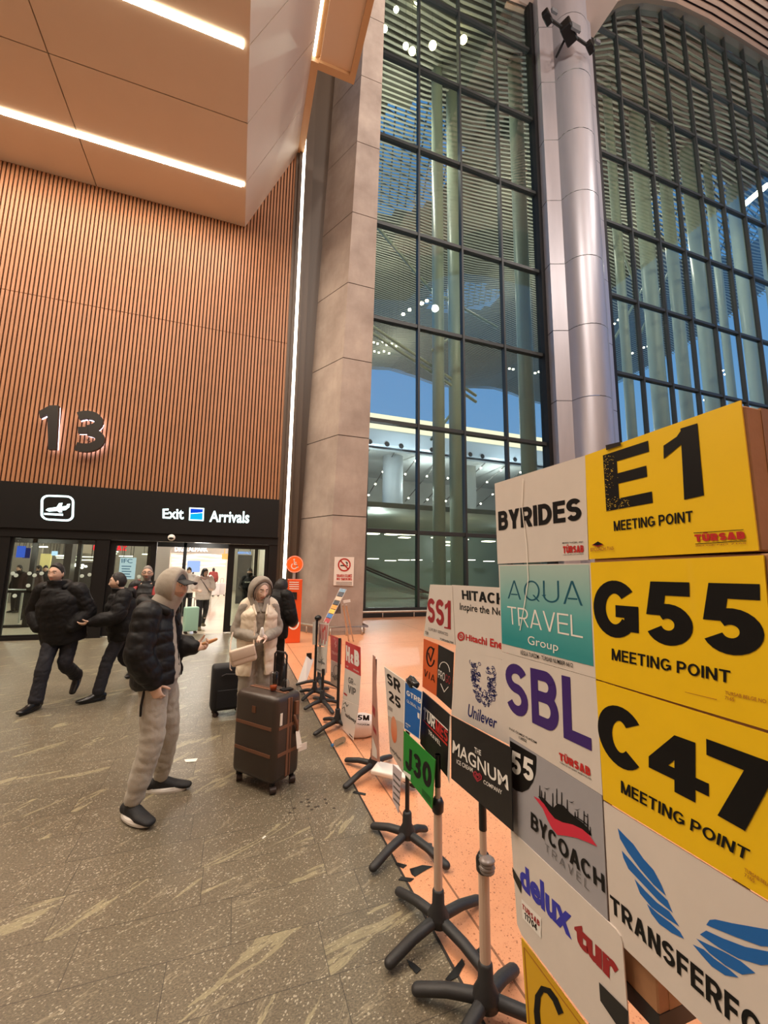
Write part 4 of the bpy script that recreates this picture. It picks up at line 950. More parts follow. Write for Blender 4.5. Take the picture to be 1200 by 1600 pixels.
def limb(bm, pts, rads, n=16, xdir=None, puff=0, pitch=.09, fold=0, seed=0, caps='round', phase=0.0):
    """smooth limb; puff = quilted bulges, fold = cloth wrinkles"""
    P, T = lerp_path(pts); R = rr2(rads); s = 0; rs = []
    for i, (p, t) in enumerate(zip(P, T)):
        if i: s += (p-P[i-1]).length
        a, b = interp_r(R, t)
        k = 1+puff*(abs(math.sin(PI*(s/pitch+phase)))**.55-.75) if puff else 1
        if fold: k *= 1+fold*mnoise.noise(Vector((s*14, seed*7.3, 0)))+fold*.7*mnoise.noise(Vector((s*31, seed*3.1, 5)))
        rs.append((a*k, b*k))
    return tube(bm, P, rs, n, caps, xdir=xdir)
def cshell(bm, pts, rads, gap, thick=.03, puff=0, pitch=.09, n=40, centre=90, xdir=(1, 0, 0), phase=0.0):
    """open-fronted garment: sections are thick C shapes. gap = half opening (deg) at each control point, or (lo, hi)"""
    P, T = lerp_path(pts); R = rr2(rads); G = [g if isinstance(g, (tuple, list)) else (g, g) for g in gap]; rings = []; s = 0
    fr = frames(P); xd = Vector(xdir)
    for i, (p, t) in enumerate(zip(P, T)):
        if i: s += (p-P[i-1]).length
        a, b = interp_r(R, t); g0, g1 = interp_r(G, t)
        Tn = fr[i][1].cross(fr[i][2]); X = (xd-Tn*xd.dot(Tn)).normalized(); Y = Tn.cross(X)
        k = 1+puff*(abs(math.sin(PI*(s/pitch+phase)))**.55-.75) if puff else 1
        A0, A1 = centre+g1, centre+360-g0; ring = []
        for q in range(n+1):
            an = math.radians(A0+(A1-A0)*q/n); e = min(q, n-q)/n; kk = k*(1-.0*e); 
            ring.append(p+X*(a*kk*math.cos(an))+Y*(b*kk*math.sin(an)))
        for q in range(n, -1, -1):
            an = math.radians(A0+(A1-A0)*q/n); ring.append(p+X*((a-thick)*math.cos(an))+Y*((b-thick)*math.sin(an)))
        rings.append([bm.verts.new(v) for v in ring])
    m_ = len(rings[0])
    for i in range(len(rings)-1):
        for q in range(m_): bm.faces.new((rings[i][q], rings[i][(q+1) % m_], rings[i+1][(q+1) % m_], rings[i+1][q]))
    for rg in (rings[0], rings[-1]):
        for q in range(n):
            bm.faces.new((rg[q], rg[q+1], rg[m_-2-q], rg[m_-1-q]))
def g(x, s): return math.exp(-(x/s)**2)
def head_shape(d, fem=0.0, full=0.0):
    """unit direction -> point of the head surface (local: x right, y forward, z up, metres, centre between the ears)"""
    x, y, z = d
    px_, py_, pz_ = .0755*x, .098*y, .118*z
    if z < 0:
        t = min(1.0, -z); px_ *= 1-(.30+.06*fem-.1*full)*t**1.5; py_ *= 1-.10*t if y > 0 else 1-.35*t
    if y > 0:
        f = y
        nz = pz_
        py_ += f*(-.006*g(px_, .05)*g(nz-.0, .03))
        nose = g(px_, .0115+.004*max(0, -nz*30)) * (0 if nz < -.036 else 1)
        prof = np.interp(nz, [-.040, -.032, -.024, 0.0, .022, .034], [0.0, .55, 1.0, .6, .22, 0.0])
        py_ += f*.025*g(px_, .0125)*prof + f*.007*(g(px_-.013, .008)+g(px_+.013, .008))*g(nz+.026, .008)
        py_ += f*.006*g(nz-.036, .011)*(1-.4*fem)*(.5+.5*g(px_, .05))
        py_ -= f*.011*(g(px_-.032, .017)+g(px_+.032, .017))*g(nz-.018, .0125)
        py_ += f*.006*(g(px_-.043, .02)+g(px_+.043, .02))*g(nz+.012, .022)
        py_ += f*.008*g(px_, .022)*(g(nz+.046, .006)+1.1*g(nz+.060, .007)) - f*.006*g(px_, .026)*g(nz+.0525, .003)
        py_ += f*.011*g(px_, .022)*g(nz+.092, .016)
        py_ += f*.004*g(px_, .03)*g(nz+.04, .02)
    return Vector((px_, py_, pz_))
def sphere_bm(bm, fn, n=48, m_=36):
    rings = []
    for i in range(1, m_):
        th = PI*i/m_
        rings.append([bm.verts.new(fn((math.sin(th)*math.cos(2*PI*k/n), math.sin(th)*math.sin(2*PI*k/n), math.cos(th)))) for k in range(n)])
    t = bm.verts.new(fn((0, 0, 1))); b = bm.verts.new(fn((0, 0, -1)))
    for k in range(n):
        bm.faces.new((t, rings[0][k], rings[0][(k+1) % n])); bm.faces.new((b, rings[-1][(k+1) % n], rings[-1][k]))
    for i in range(len(rings)-1):
        for k in range(n): bm.faces.new((rings[i][k], rings[i+1][k], rings[i+1][(k+1) % n], rings[i][(k+1) % n]))
def hand(bm, wrist, d, normal, thumb, curl=25, s=1.0, spread=4, tcurl=20, grip=None):
    """hand at wrist pointing along d; normal = direction the palm faces; thumb = side vector (towards the thumb)"""
    w = Vector(wrist); d = Vector(d).normalized(); nrm = Vector(normal); nrm = (nrm-d*nrm.dot(d)).normalized(); th = d.cross(nrm)
    if th.dot(Vector(thumb)) < 0: th = -th
    L = .092*s
    tube(bm, [w-d*.02, w+d*.015*s, w+d*L*.55, w+d*L], [(.026*s, .019*s), (.030*s, .017*s), (.039*s, .015*s), (.037*s, .012*s)], 14, xdir=th)
    lens = (.070, .080, .075, .058); offs = (.0275, .0095, -.0095, -.027)
    for k in range(4):
        base = w+d*(L*(.97 if k in (1, 2) else .92))+th*offs[k]*s; cd = curl if not isinstance(curl, (list, tuple)) else curl[k]
        sp = math.radians(spread*(1.5-k)); dd = (d*math.cos(sp)+th*math.sin(sp)).normalized(); pts = [base-dd*.012]; p = base; a = 0
        for j, f in enumerate((.45, .31, .24)):
            a += math.radians(cd*(.8 if j == 0 else 1.0)); v = dd*math.cos(a)+nrm*math.sin(a); 
            if j == 0: pts.append(p)
            p = p+v*lens[k]*f*s; pts.append(p)
        tube(bm, pts, [.0085*s, .0088*s, .0082*s, .0075*s, .0062*s], 10)
    tb = w+d*.022*s+th*.026*s+nrm*.006*s; a = math.radians(38); v = (d*math.cos(a)+th*math.sin(a)).normalized()
    p1 = tb+v*.036*s+nrm*.008*s; v2 = (v*math.cos(math.radians(tcurl))+nrm*math.sin(math.radians(tcurl))).normalized(); p2 = p1+v2*.030*s
    v3 = (v2*math.cos(math.radians(tcurl))+(nrm*.7-th*.5)*math.sin(math.radians(tcurl))).normalized(); p3 = p2+v3*.026*s
    tube(bm, [tb-v*.012, p1, p2, p3], [.0135*s, .011*s, .0098*s, .0075*s], 10)
SKIN = {}
def skin(name, rgb): 
    return mat(name, rgb, .5, var=.06, vscale=18, bump=.04, bscale=120, spec=.35)
M_lip = mat('lip', (190, 124, 110), .4); M_brow = mat('brow_dark', (48, 34, 26), .8); M_browg = mat('brow_grey', (120, 110, 102), .8)
M_eye = mat('eye_white', (220, 212, 204), .25); M_iris = mat('iris_dark', (36, 26, 20), .2)
DEF = dict(pelvis=(0, 0, .95), waist=(0, .0, 1.10), chest=(0, .01, 1.28), neck=(0, .0, 1.46), head=(0, .025, 1.60),
    shR=(.18, 0, 1.42), elR=(.24, -.02, 1.14), wrR=(.25, .06, .90), shL=(-.18, 0, 1.42), elL=(-.24, -.02, 1.14), wrL=(-.25, .06, .90),
    hipR=(.09, 0, .92), knR=(.10, .02, .50), anR=(.10, -.02, .09), hipL=(-.09, 0, .92), knL=(-.10, .02, .50), anL=(-.10, -.02, .09))
class Person:
    def __init__(s, label, loc, face, pose, yaw=0, nod=0, tilt=0, sk=None, fem=0, full=0, vox=.0045, hands=None, stub=None, brow=None, girth=1.0, eyes=True, group=None, toes=None):
        """face = heading in degrees (0 = away from the camera along +Y, -90 = +X)"""
        s.o = empty('person', (loc[0], loc[1], 0), math.radians(face), label, 'person', group)
        J = dict(DEF); J.update(pose); s.J = {k: Vector(v) for k, v in J.items()}; J = s.J; s.vox = vox
        s.RH = Rz(yaw) @ Ry(tilt) @ Rx(-nod); s.fem = fem; s.full = full; s.girth = girth; gt = girth
        bm = bmesh.new()
        tube(bm, [J['pelvis']-Vector((0, 0, .06)), J['pelvis'], J['waist'], J['chest'], J['neck']-Vector((0, 0, .05))], [(.14*gt, .10*gt), (.155*gt, .11*gt), (.13*gt, .098*gt), (.16*gt, .11*gt), (.10, .07)], 18, xdir=(1, 0, 0))
        hb = s.hp((0, -.015, -.07))
        tube(bm, [J['neck']-Vector((0, 0, .06)), J['neck'], hb], [.06, .052 if not fem else .045, .05 if not fem else .043], 14)
        for q in 'RL':
            sg = 1 if q == 'R' else -1
            tube(bm, [J['neck']+Vector((sg*.03, 0, -.05)), J['sh'+q]], [.055, .055], 12)
            limb(bm, [J['sh'+q], J['el'+q], J['wr'+q]], [.05*gt, .040*gt, .026], 12)
            limb(bm, [J['hip'+q], J['kn'+q], J['an'+q]], [.078*gt, .052*gt, .036], 12)
            toe = (toes or {}).get(q, (sg*.08, 1, 0)); t = Vector(toe).normalized(); u_ = t.cross(Vector((0, 0, 1))).normalized().cross(t)
            tube(bm, [J['an'+q]-t*.03-u_*.04, J['an'+q]+t*.09-u_*.055], [.028, .020], 10)
        for q, h in (hands or {}).items(): hand(bm, J['wr'+q], *h[0], **(h[1] if len(h) > 1 else {}))
        sphere_bm(bm, lambda d: s.hp(head_shape(d, fem, full)), 56 if vox < .006 else 36, 44 if vox < .006 else 28)
        for sg in (-1, 1):
            ellip(bm, s.hp((sg*.074, -.008, -.002)), (.010, .019, .030), 12, 8, s.RH @ Rz(sg*-18))
        RT_ = np.array(s.RH.transposed()); hc = np.array(J['head'])
        def fmat(c):
            h = (c-hc) @ RT_.T; x, y, z = h[:, 0], h[:, 1], h[:, 2]; r = np.zeros(len(c), int); near = (np.abs(x) < .09) & (np.abs(z) < .13)
            f = near & (y > .055)
            r[f & (((np.abs(x)/.025)**2+((z+.053)/.0115)**2) < 1)] = 1
            ax = np.abs(x); r[f & (ax > .013) & (ax < .048) & (np.abs(z-(.0405-.12*np.maximum(0, ax-.034)-.05*(.034-ax)*(ax < .034))) < .0045)] = 2
            if stub is not None:
                b = near & (r == 0) & (z < -.030) & (y > -.02) & (z > -.125); r[b & ~((ax < .016) & (z > -.037))] = 3
            return r
        ms = [sk or skin('skin_light', (206, 160, 134)), M_lip, brow or M_brow] + ([stub] if stub is not None else [])
        s.body = baked('body', bm, vox, ms, s.o, 1, fmat, .45)
        if eyes:
            for sg in (-1, 1):
                bm = bmesh.new(); ellip(bm, s.hp((sg*.0315, .0765, .0175)), (.0135, .0105, .0068), 12, 8, s.RH); e = link('eye', bm, M_eye, s.o, smooth=True)
                bm = bmesh.new(); ellip(bm, s.hp((sg*.0315, .0855, .0172)), (.0055, .0025, .0056), 10, 6, s.RH); link('iris', bm, M_iris, e, smooth=True)
    def hp(s, p): return s.J['head']+s.RH @ Vector(p)
    def shell(s, name, m, fn, vox=None, smooth_it=2, n=56, m_=44):
        bm = bmesh.new(); sphere_bm(bm, lambda d: s.hp(fn(Vector(d))), n, m_)
        return baked(name, bm, vox or s.vox, m, s.o, smooth_it)
    def hair(s, m, line=.06, side=-.02, back=-.08, thick=1.09, rough=.06, top=1.0, name='hair'):
        def fn(d):
            p = head_shape(d, s.fem, s.full); a = p.y/.098
            lim = np.interp(a, [-1, -.2, .25, .62, .75, 1], [back, back+.01, side, line-.015, line, line+.004])
            w = 1/(1+math.exp(-(p.z-lim)/.004)); k = thick+rough*.3*mnoise.noise(Vector(d)*7)+rough*.15*mnoise.noise(Vector(d)*19)
            return p*(.9*(1-w)+(k*w)) + Vector((0, 0, .012*top*w*max(0, d[2])))
        return s.shell('hair' if name == 'hair' else name, m, fn)
    def trousers(s, m, hip=(.165, .125), thigh=.098, knee=.075, hem=.062, waist_z=None, fold=.05, low=.07, name='trousers', vox=.007):
        J = s.J; gt = s.girth; bm = bmesh.new(); pv = J['pelvis']; up = (J['waist']-pv).normalized()
        tube(bm, [pv-up*.07, pv, pv+up*.10], [(hip[0]*.92*gt, hip[1]*.95*gt), (hip[0]*gt, hip[1]*gt), (hip[0]*.92*gt, hip[1]*.92*gt)], 20, xdir=(1, 0, 0))
        for i, q in enumerate('RL'):
            a = J['an'+q]; k = J['kn'+q]; end = a+(k-a).normalized()*low*.3
            limb(bm, [J['hip'+q]+Vector((0, 0, .02)), J['hip'+q].lerp(k, .5), k, k.lerp(end, .55), end], [thigh*1.02*gt, thigh*.9*gt, knee, knee*.92, hem], 18, fold=fold, seed=i+s.o.location.x)
        return baked(name, bm, vox, m, s.o, 2, wr=.006 if vox < .01 else 0, ws=10)
    def shoe(s, q, m, sole=None, toe=None, ln=.27, wd=.05, low=True, lace=None):
        """foot on the floor or tipped along toe (3-D direction)"""
        a = s.J['an'+q]; sg = 1 if q == 'R' else -1
        d = Vector(toe if toe else (sg*.08, 1, 0)).normalized(); sd = d.cross(Vector((0, 0, 1))).normalized(); up = sd.cross(d)
        F = lambda x, y, z: a+d*x+sd*y+up*(z-.09)
        root = s.o; bm = bmesh.new()
        tube(bm, [F(-.065, 0, .05), F(-.02, 0, .058), F(.05, 0, .05), F(.11, .003*sg, .038), F(ln-.095, .0, .03)], [(wd*.72, .042), (wd*.80, .052), (wd*.88, .046), (wd*1.0, .032), (wd*.82, .022)], 16, xdir=sd)
        tube(bm, [F(-.015, 0, .06), F(-.005, 0, .115)], [(.042, .048), (.040, .046)], 14)
        sh = baked('shoe', bm, .005, m, root, 2)
        bm = bmesh.new(); out = []
        for k in range(28):
            an = 2*PI*k/28; x = math.cos(an); y = math.sin(an); L = ln/2; cx = L-.098
            wk = wd*(.92+.14*math.cos(an-.6)) ; out.append((cx+x*L, y*wk))
        A = [bm.verts.new(F(x, y, 0.0)) for x, y in out]; B = [bm.verts.new(F(x*1.0+.0, y*1.06, .014)) for x, y in out]; C_ = [bm.verts.new(F(x, y*1.0, .026+(.012 if x > .09 or x < -.06 else 0))) for x, y in out]
        for r1, r2 in ((A, B), (B, C_)):
            for k in range(28): bm.faces.new((r1[k], r1[(k+1) % 28], r2[(k+1) % 28], r2[k]))
        bm.faces.new(A[::-1]); bm.faces.new(C_)
        link('sole', bm, sole or m, sh, smooth=False)
        if lace is not None:
            bm = bmesh.new()
            for k in range(4): x = .035+.022*k; tube(bm, [F(x, -.026, .088-.011*k), F(x+.006, 0, .101-.012*k), F(x, .026, .088-.011*k)], .0035, 6)
            link('lace', bm, lace, sh)
        return sh
    def jacket(s, m, hem=.80, rx=.21, ry=.165, puff=.07, pitch=.105, sleeve=(.085, .078, .060), collar=.075, sleeves='RL', name='jacket', gap=None, vox=.007, col_h=.09, short=None, colr=True, fold=0, shoulder=.085, phase=0.0, wrk=.007):
        """hem measured as fraction down from pelvis joint: hem z along the spine"""
        J = s.J; gt = s.girth; bm = bmesh.new(); up = (J['waist']-J['pelvis']).normalized(); h = J['pelvis']-up*(J['pelvis'].z-hem)
        path = [h, J['pelvis']+up*.04, J['waist']+up*.02, J['chest'], J['neck']-Vector((0, 0, .055)), J['neck']-Vector((0, 0, .01))]
        R = [(rx*.98*gt, ry*gt), (rx*1.02*gt, ry*1.03*gt), (rx*.98*gt, ry*gt), (rx*1.0*gt, ry*.98*gt), (rx*.68*gt, ry*.74*gt), (collar*1.15, collar*1.15)]
        if gap: cshell(bm, path, R, gap, .032, puff, pitch, phase=phase)
        else: limb(bm, path, R, 36, (1, 0, 0), puff, pitch, fold=fold, caps='flat', phase=phase)
        for q in sleeves:
            sg = 1 if q == 'R' else -1; sh, el, wr = J['sh'+q], J['el'+q], J['wr'+q]; e = wr-(wr-el).normalized()*.005
            if short: e = el.lerp(sh, short); limb(bm, [sh+Vector((-sg*.03, 0, .005)), sh, e], [shoulder, shoulder*.95, sleeve[0]], 18)
            else: limb(bm, [sh+Vector((-sg*.05, 0, .0)), sh+(el-sh)*.05, sh.lerp(el, .5), el, el.lerp(wr, .6), e], [shoulder*.9, shoulder*gt, sleeve[0]*gt, sleeve[1]*gt, sleeve[1]*.95, sleeve[2]], 20, None, puff*1.1, pitch*.9, fold=fold, seed=sg)
        if colr:
            n0 = J['neck']; hd = s.hp((0, -.02, -.09)); dirn = (hd-n0).normalized()
            c0, c1 = n0-Vector((0, 0, .03)), n0+dirn*col_h
            N = 24; rings = []
            for p, a in ((c0, collar*1.25), (n0+dirn*.02, collar*1.12), (c1, collar*1.08), (c1+dirn*.006, collar*.95), (n0+dirn*.03, collar*.86), (c0, collar*.8)):
                rings.append([bm.verts.new(p+Vector((a*math.cos(2*PI*k/N), a*1.05*math.sin(2*PI*k/N), 0))) for k in range(N)])
            for i in range(len(rings)):
                r1, r2 = rings[i], rings[(i+1) % len(rings)]
                for k in range(N): bm.faces.new((r1[k], r1[(k+1) % N], r2[(k+1) % N], r2[k]))
        return baked(name, bm, vox, m, s.o, 1, None, .4, wr=wrk if vox < .01 else 0, ws=10)
def sm(a, b, x): t = min(1, max(0, (x-a)/(b-a))); return t*t*(3-2*t)
def hood_fn(P, size=(1.26, 1.22, 1.18), open_deg=62, peak=.012, drop=0.0, fwd=.0, tilt=0.0, soft=7, inner=.80):
    def fn(d):
        d = Vector(d); f = Vector((0, math.cos(math.radians(tilt)), math.sin(math.radians(tilt)))); an = math.degrees(d.angle(f))
        # opening taller than wide
        hx = d.x; hz = d.z-math.sin(math.radians(tilt)); eff = open_deg*(1.0-.16*abs(hx)/(abs(hx)+abs(hz)+1e-6))
        w = 1/(1+math.exp(-(an-eff)/soft*3)); b = Vector((.0755*d.x*size[0], .098*d.y*size[1], .118*d.z*size[2]))
        b.y += fwd*max(0, 1-an/110); b += Vector((0, -.012*max(0, -d.y), peak*max(0, d.z)))
        b *= 1+.02*mnoise.noise(d*5)
        inn = Vector((.0755*d.x*inner, .098*d.y*inner, .118*d.z*inner))
        return inn.lerp(b, w)
    return fn
M_puff = mat('black_puffer', (16, 15, 16), .55, var=.15, vscale=10, bump=.25, bscale=26, spec=.32)
M_puff2 = mat('black_parka', (14, 12, 13), .65, var=.12, vscale=10, bump=.3, bscale=16, spec=.28)
M_navy = mat('navy_trousers', (26, 26, 34), .75, bump=.1, bscale=60)
M_shoeb = mat('black_leather', (18, 17, 18), .28)
M_grey = mat('grey_fleece', (164, 154, 140), .85, var=.08, vscale=30, bump=.18, bscale=120, sheen=.2)
M_grey2 = mat('grey_cloth_dark', (146, 137, 126), .85, var=.08, vscale=30, bump=.15, bscale=90)
M_knit = mat('black_knit_shoe', (26, 25, 27), .7, bump=.2, bscale=160); M_solew = mat('white_sole', (226, 220, 212), .45)
M_cream = mat('cream_padding', (224, 208, 186), .55, var=.05, vscale=8, bump=.15, bscale=24)
M_hairb = mat('hair_black', (26, 20, 18), .55, bump=.5, bscale=140); M_hairg = mat('hair_grey', (136, 126, 120), .6, bump=.5, bscale=140)
SK1 = skin('skin_warm', (222, 184, 160)); SK2 = skin('skin_tan', (212, 172, 148)); SK3 = skin('skin_fair', (234, 202, 184))
STUB = mat('stubble', (186, 152, 132), .65, var=.1, vscale=60)

# ---- the hooded man (near); faces right and a little away
hm = Person('hooded person in an open black puffer jacket and grey joggers holding a snack, side on', (-.50, 3.62), -98,
    dict(pelvis=(0, -.01, .93), waist=(0, -.03, 1.07), chest=(0, -.05, 1.24), neck=(0, -.03, 1.41), head=(.0, .05, 1.555),
         shR=(.185, -.06, 1.37), elR=(.26, -.07, 1.10), wrR=(.20, .02, .895), shL=(-.185, -.04, 1.37), elL=(-.23, .01, 1.09), wrL=(-.16, .19, 1.07),
         hipR=(.09, -.01, .90), knR=(.14, .03, .49), anR=(.17, -.05, .10), hipL=(-.09, 0, .90), knL=(-.13, .06, .49), anL=(-.20, .02, .09)),
    yaw=-20, nod=4, sk=SK1, stub=STUB, hands={'L': (((0.1, .95, .1), (.55, 0, .55), (.1, .2, 1)), dict(curl=42, tcurl=30)), 'R': (((-.12, .35, -1), (-1, 0, 0), (0, 1, 0)), dict(curl=30))},
    toes={'R': (.55, .80, 0), 'L': (-.05, 1, 0)})
hm.trousers(M_grey, thigh=.102, knee=.080, hem=.058, fold=.07, low=.12)
hm.shoe('R', M_knit, M_solew, (.62, .78, 0), lace=M_shoeb, wd=.052, ln=.29); hm.shoe('L', M_knit, M_solew, (-.02, 1, 0), lace=M_shoeb, wd=.052, ln=.29)
hm.jacket(M_grey, hem=.86, rx=.175, ry=.145, puff=0, sleeves='', name='hoodie', colr=False)
hm.jacket(M_puff, hem=.845, rx=.225, ry=.175, puff=.085, pitch=.10, sleeve=(.094, .092, .062), gap=[(34, 44), (30, 40), (28, 38), (26, 36), (24, 32), (10, 16)], collar=.085, shoulder=.098, colr=False)
def drape(P, m, name, c0, r0, c1, r1, vox=.007):
    bm = bmesh.new(); limb(bm, [c0, Vector(c0).lerp(Vector(c1), .5), c1], [r0, ((r0[0]+r1[0])/2*1.02, (r0[1]+r1[1])/2*1.02), r1], 30, (1, 0, 0), fold=.03); return baked(name, bm, vox, m, P.o, 2)
hood = hm.shell('hood', M_grey, hood_fn(hm, (1.44, 1.34, 1.18), 64, .014, fwd=.006, tilt=-6), .005, 2)
bm = bmesh.new(); tube(bm, [hm.J['neck']+Vector(v) for v in ((.105, .075, -.035), (.125, -.01, .0), (.085, -.10, .03), (0, -.135, .04), (-.085, -.10, .03), (-.125, -.01, .0), (-.105, .075, -.035))], [(.030, .036), (.040, .045), (.046, .050), (.048, .052), (.046, .050), (.040, .045), (.030, .036)], 14)
baked('jacket_collar', bm, .007, M_puff, hm.o, 3)
drape(hm, M_grey, 'hood_collar', hm.J['neck']+Vector((0, -.01, -.05)), (.115, .10), hm.hp((0, -.02, -.07)), (.088, .098))
bm = bmesh.new(); rings = []
N = 26
for k in range(N+1):
    ph = math.radians(-28+56*k/N*1.0); u = -1+2*k/N
    a = hm.hp((.072*u, .088-.020*u*u, .062-.010*u*u)); b = hm.hp((.066*u, .188-.055*u*u, .047-.022*u*u))
    rings.append((a, b))
up_ = hm.RH @ Vector((0, 0, .0035))
for (a0, b0), (a1, b1_) in zip(rings[:-1], rings[1:]): prism(bm, [a0-up_, b0-up_, b1_-up_, a1-up_], up_*2)
M_cap = mat('cap_black', (24, 24, 26), .6); cv = link('cap_visor', bm, M_cap, hm.o)
hm.shell('cap', M_cap, lambda d: (head_shape(d)*1.05).lerp(head_shape(d)*.85, sm(.058, .046, head_shape(d).z)), .005)
# zip line and drawstring, trouser zip pocket
bm = bmesh.new(); J = hm.J
tube(bm, [J['neck']+Vector((0, .10, -.05)), J['chest']+Vector((0, .148, 0)), J['waist']+Vector((0, .15, 0)), J['pelvis']+Vector((0, .15, -.03))], .005, 6); link('zip', bm, M_puff, hm.o)
bm = bmesh.new(); tube(bm, [J['pelvis']+Vector((.155, -.02, .03)), J['hipR']+Vector((.118, -.03, -.15)), J['hipR']+Vector((.112, -.03, -.22))], .008, 8); link('zip_pocket', bm, M_puff, hm.o)
def handpt(P, q, off): 
    M_ = P.o.matrix_basis if False else Matrix.Translation(P.o.location) @ Matrix.Rotation(P.o.rotation_euler.z, 4, 'Z'); return M_ @ (P.J['wr'+q]+Vector(off))
c = handpt(hm, 'L', (.025, .125, .045)); bm = bmesh.new(); tube(bm, [c+Vector((-.045, -.01, -.012)), c, c+Vector((.05, .0, .018))], [.012, .016, .011], 10)
tag(link('snack', bm, mat('snack_brown', (196, 140, 90), .6, bump=.4, bscale=60), smooth=True), 'small brown snack held in the raised hand of the hooded person', 'food')

# ---- woman in the cream vest
wm = Person('person in a grey hood and long cream padded vest looking down at clasped hands', (.27, 4.98), 186,
    dict(pelvis=(0, 0, .89), waist=(0, 0, 1.03), chest=(0, .01, 1.18), neck=(0, .0, 1.335), head=(0, .035, 1.465),
         shR=(.15, 0, 1.29), elR=(.225, .0, 1.02), wrR=(.055, .225, .97), shL=(-.15, 0, 1.29), elL=(-.215, .0, 1.02), wrL=(-.055, .225, .965),
         hipR=(.085, 0, .86), knR=(.09, .02, .47), anR=(.09, -.02, .09), hipL=(-.085, 0, .86), knL=(-.09, .02, .47), anL=(-.09, -.02, .09)),
    yaw=18, nod=20, sk=SK3, fem=1, hands={'R': (((-.75, .35, .30), (-.35, 0, -.8), (0, -.1, 1)), dict(curl=38, s=.88)), 'L': (((.70, .45, .12), (.1, -.2, -1), (0, .3, 1)), dict(curl=38, s=.88))})
wm.trousers(M_grey2, hip=(.17, .13), thigh=.105, knee=.095, hem=.09, fold=.06)
for q in 'RL': wm.shoe(q, M_solew, M_solew)
wm.jacket(M_grey2, hem=.82, rx=.165, ry=.13, puff=0, sleeve=(.066, .066, .044), name='hoodie', colr=False, shoulder=.068, fold=.05)
wm.jacket(M_cream, hem=.56, rx=.215, ry=.165, puff=.05, pitch=.16, sleeves='', name='vest', gap=[(22, 22), (13, 13), (10, 10), (15, 15), (24, 24), (40, 40)], collar=.09, colr=False, phase=.3)
bm = bmesh.new()
for sg in (1, -1): limb(bm, [wm.J['sh'+('R' if sg > 0 else 'L')]+Vector((-sg*.065, 0, -.10)), wm.J['sh'+('R' if sg > 0 else 'L')]+Vector((-sg*.03, 0, -.02)), wm.J['neck']+Vector((sg*.05, -.01, -.0))], [(.085, .12), (.07, .105), (.055, .085)], 18)
baked('vest_yoke', bm, .007, M_cream, wm.o, 3)
bm = bmesh.new()
for sg in (1, -1): tube(bm, [wm.J['neck']+Vector((sg*.062, .03, .035)), wm.J['neck']+Vector((sg*.075, .10, -.06)), wm.J['chest']+Vector((sg*.055, .158, .03))], [(.022, .018), (.026, .016), (.016, .012)], 10)
baked('vest_collar', bm, .006, M_cream, wm.o, 2)
M_hijab = mat('scarf_grey', (180, 168, 158), .8, var=.05, vscale=40)
wm.shell('under_scarf', M_hijab, hood_fn(wm, (1.14, 1.10, 1.08), 60, .004, tilt=-10, inner=.78, soft=5), .005, 2)
wm.shell('hood', M_grey2, hood_fn(wm, (1.78, 1.42, 1.28), 70, .014, fwd=-.012, tilt=-8), .005, 2)
bm = bmesh.new(); cshell(bm, [wm.J['neck']+Vector((0, .02, -.13)), wm.J['neck']+Vector((0, .0, -.03)), wm.hp((0, -.015, -.085)), wm.hp((0, -.01, -.03))], [(.10, .135), (.125, .12), (.122, .115), (.128, .12)], [4, 14, 34, 52], .022); baked('hood_collar', bm, .006, M_grey2, wm.o, 3)
bm = bmesh.new(); tube(bm, [wm.hp((.112*math.cos(math.radians(a)), .062-.012*math.sin(math.radians(a)), .122*math.sin(math.radians(a))-.004)) for a in range(-50, 231, 14)], .005, 6); link('hood_trim', bm, M_cap, wm.o)
c = handpt(wm, 'R', (-.055, .045, .05)); bm = bmesh.new(); tube(bm, [c+Vector((0, 0, -.03)), c, c+Vector((.0, 0, .05))], [.022, .026, .016], 12); tag(link('tissue', bm, mat('tissue_white', (232, 226, 220), .7, bump=.5, bscale=40), smooth=True), 'white tissue held in the clasped hands of the person in the cream vest', 'tissue')
# handbag at her hip
hbp = pY(380, 1024, 4.70)
bag = empty('handbag', (hbp.x, hbp.y, hbp.z), math.radians(12), 'small cream handbag worn across the cream vest', 'bag')
bag.rotation_euler = (0, math.radians(-14), math.radians(6))
bm = rbox(-.13, .13, -.04, .04, -.085, .085, .03, 4); link('body', bm, mat('bag_cream', (212, 190, 170), .45, bump=.1, bscale=60), bag, smooth=True)
bm = rbox(-.128, .128, -.046, .0, -.03, .088, .02, 3); link('flap', bm, mat('bag_flap', (206, 184, 164), .45), bag, smooth=True)
bm = bmesh.new(); tube(bm, [(-.12, 0, .07), (-.09, .06, .16), (-.05, .10, .24)], .008, 8); tube(bm, [(.12, 0, .07), (.16, .03, .20), (.18, .05, .30)], .008, 8); link('strap', bm, MATS['bag_cream'], bag)
bm = bmesh.new(); tube(bm, [(-.13, -.03, .02), (-.15, -.04, -.08), (-.14, -.04, -.10)], .006, 6); link('strap_end', bm, MATS['bag_cream'], bag)

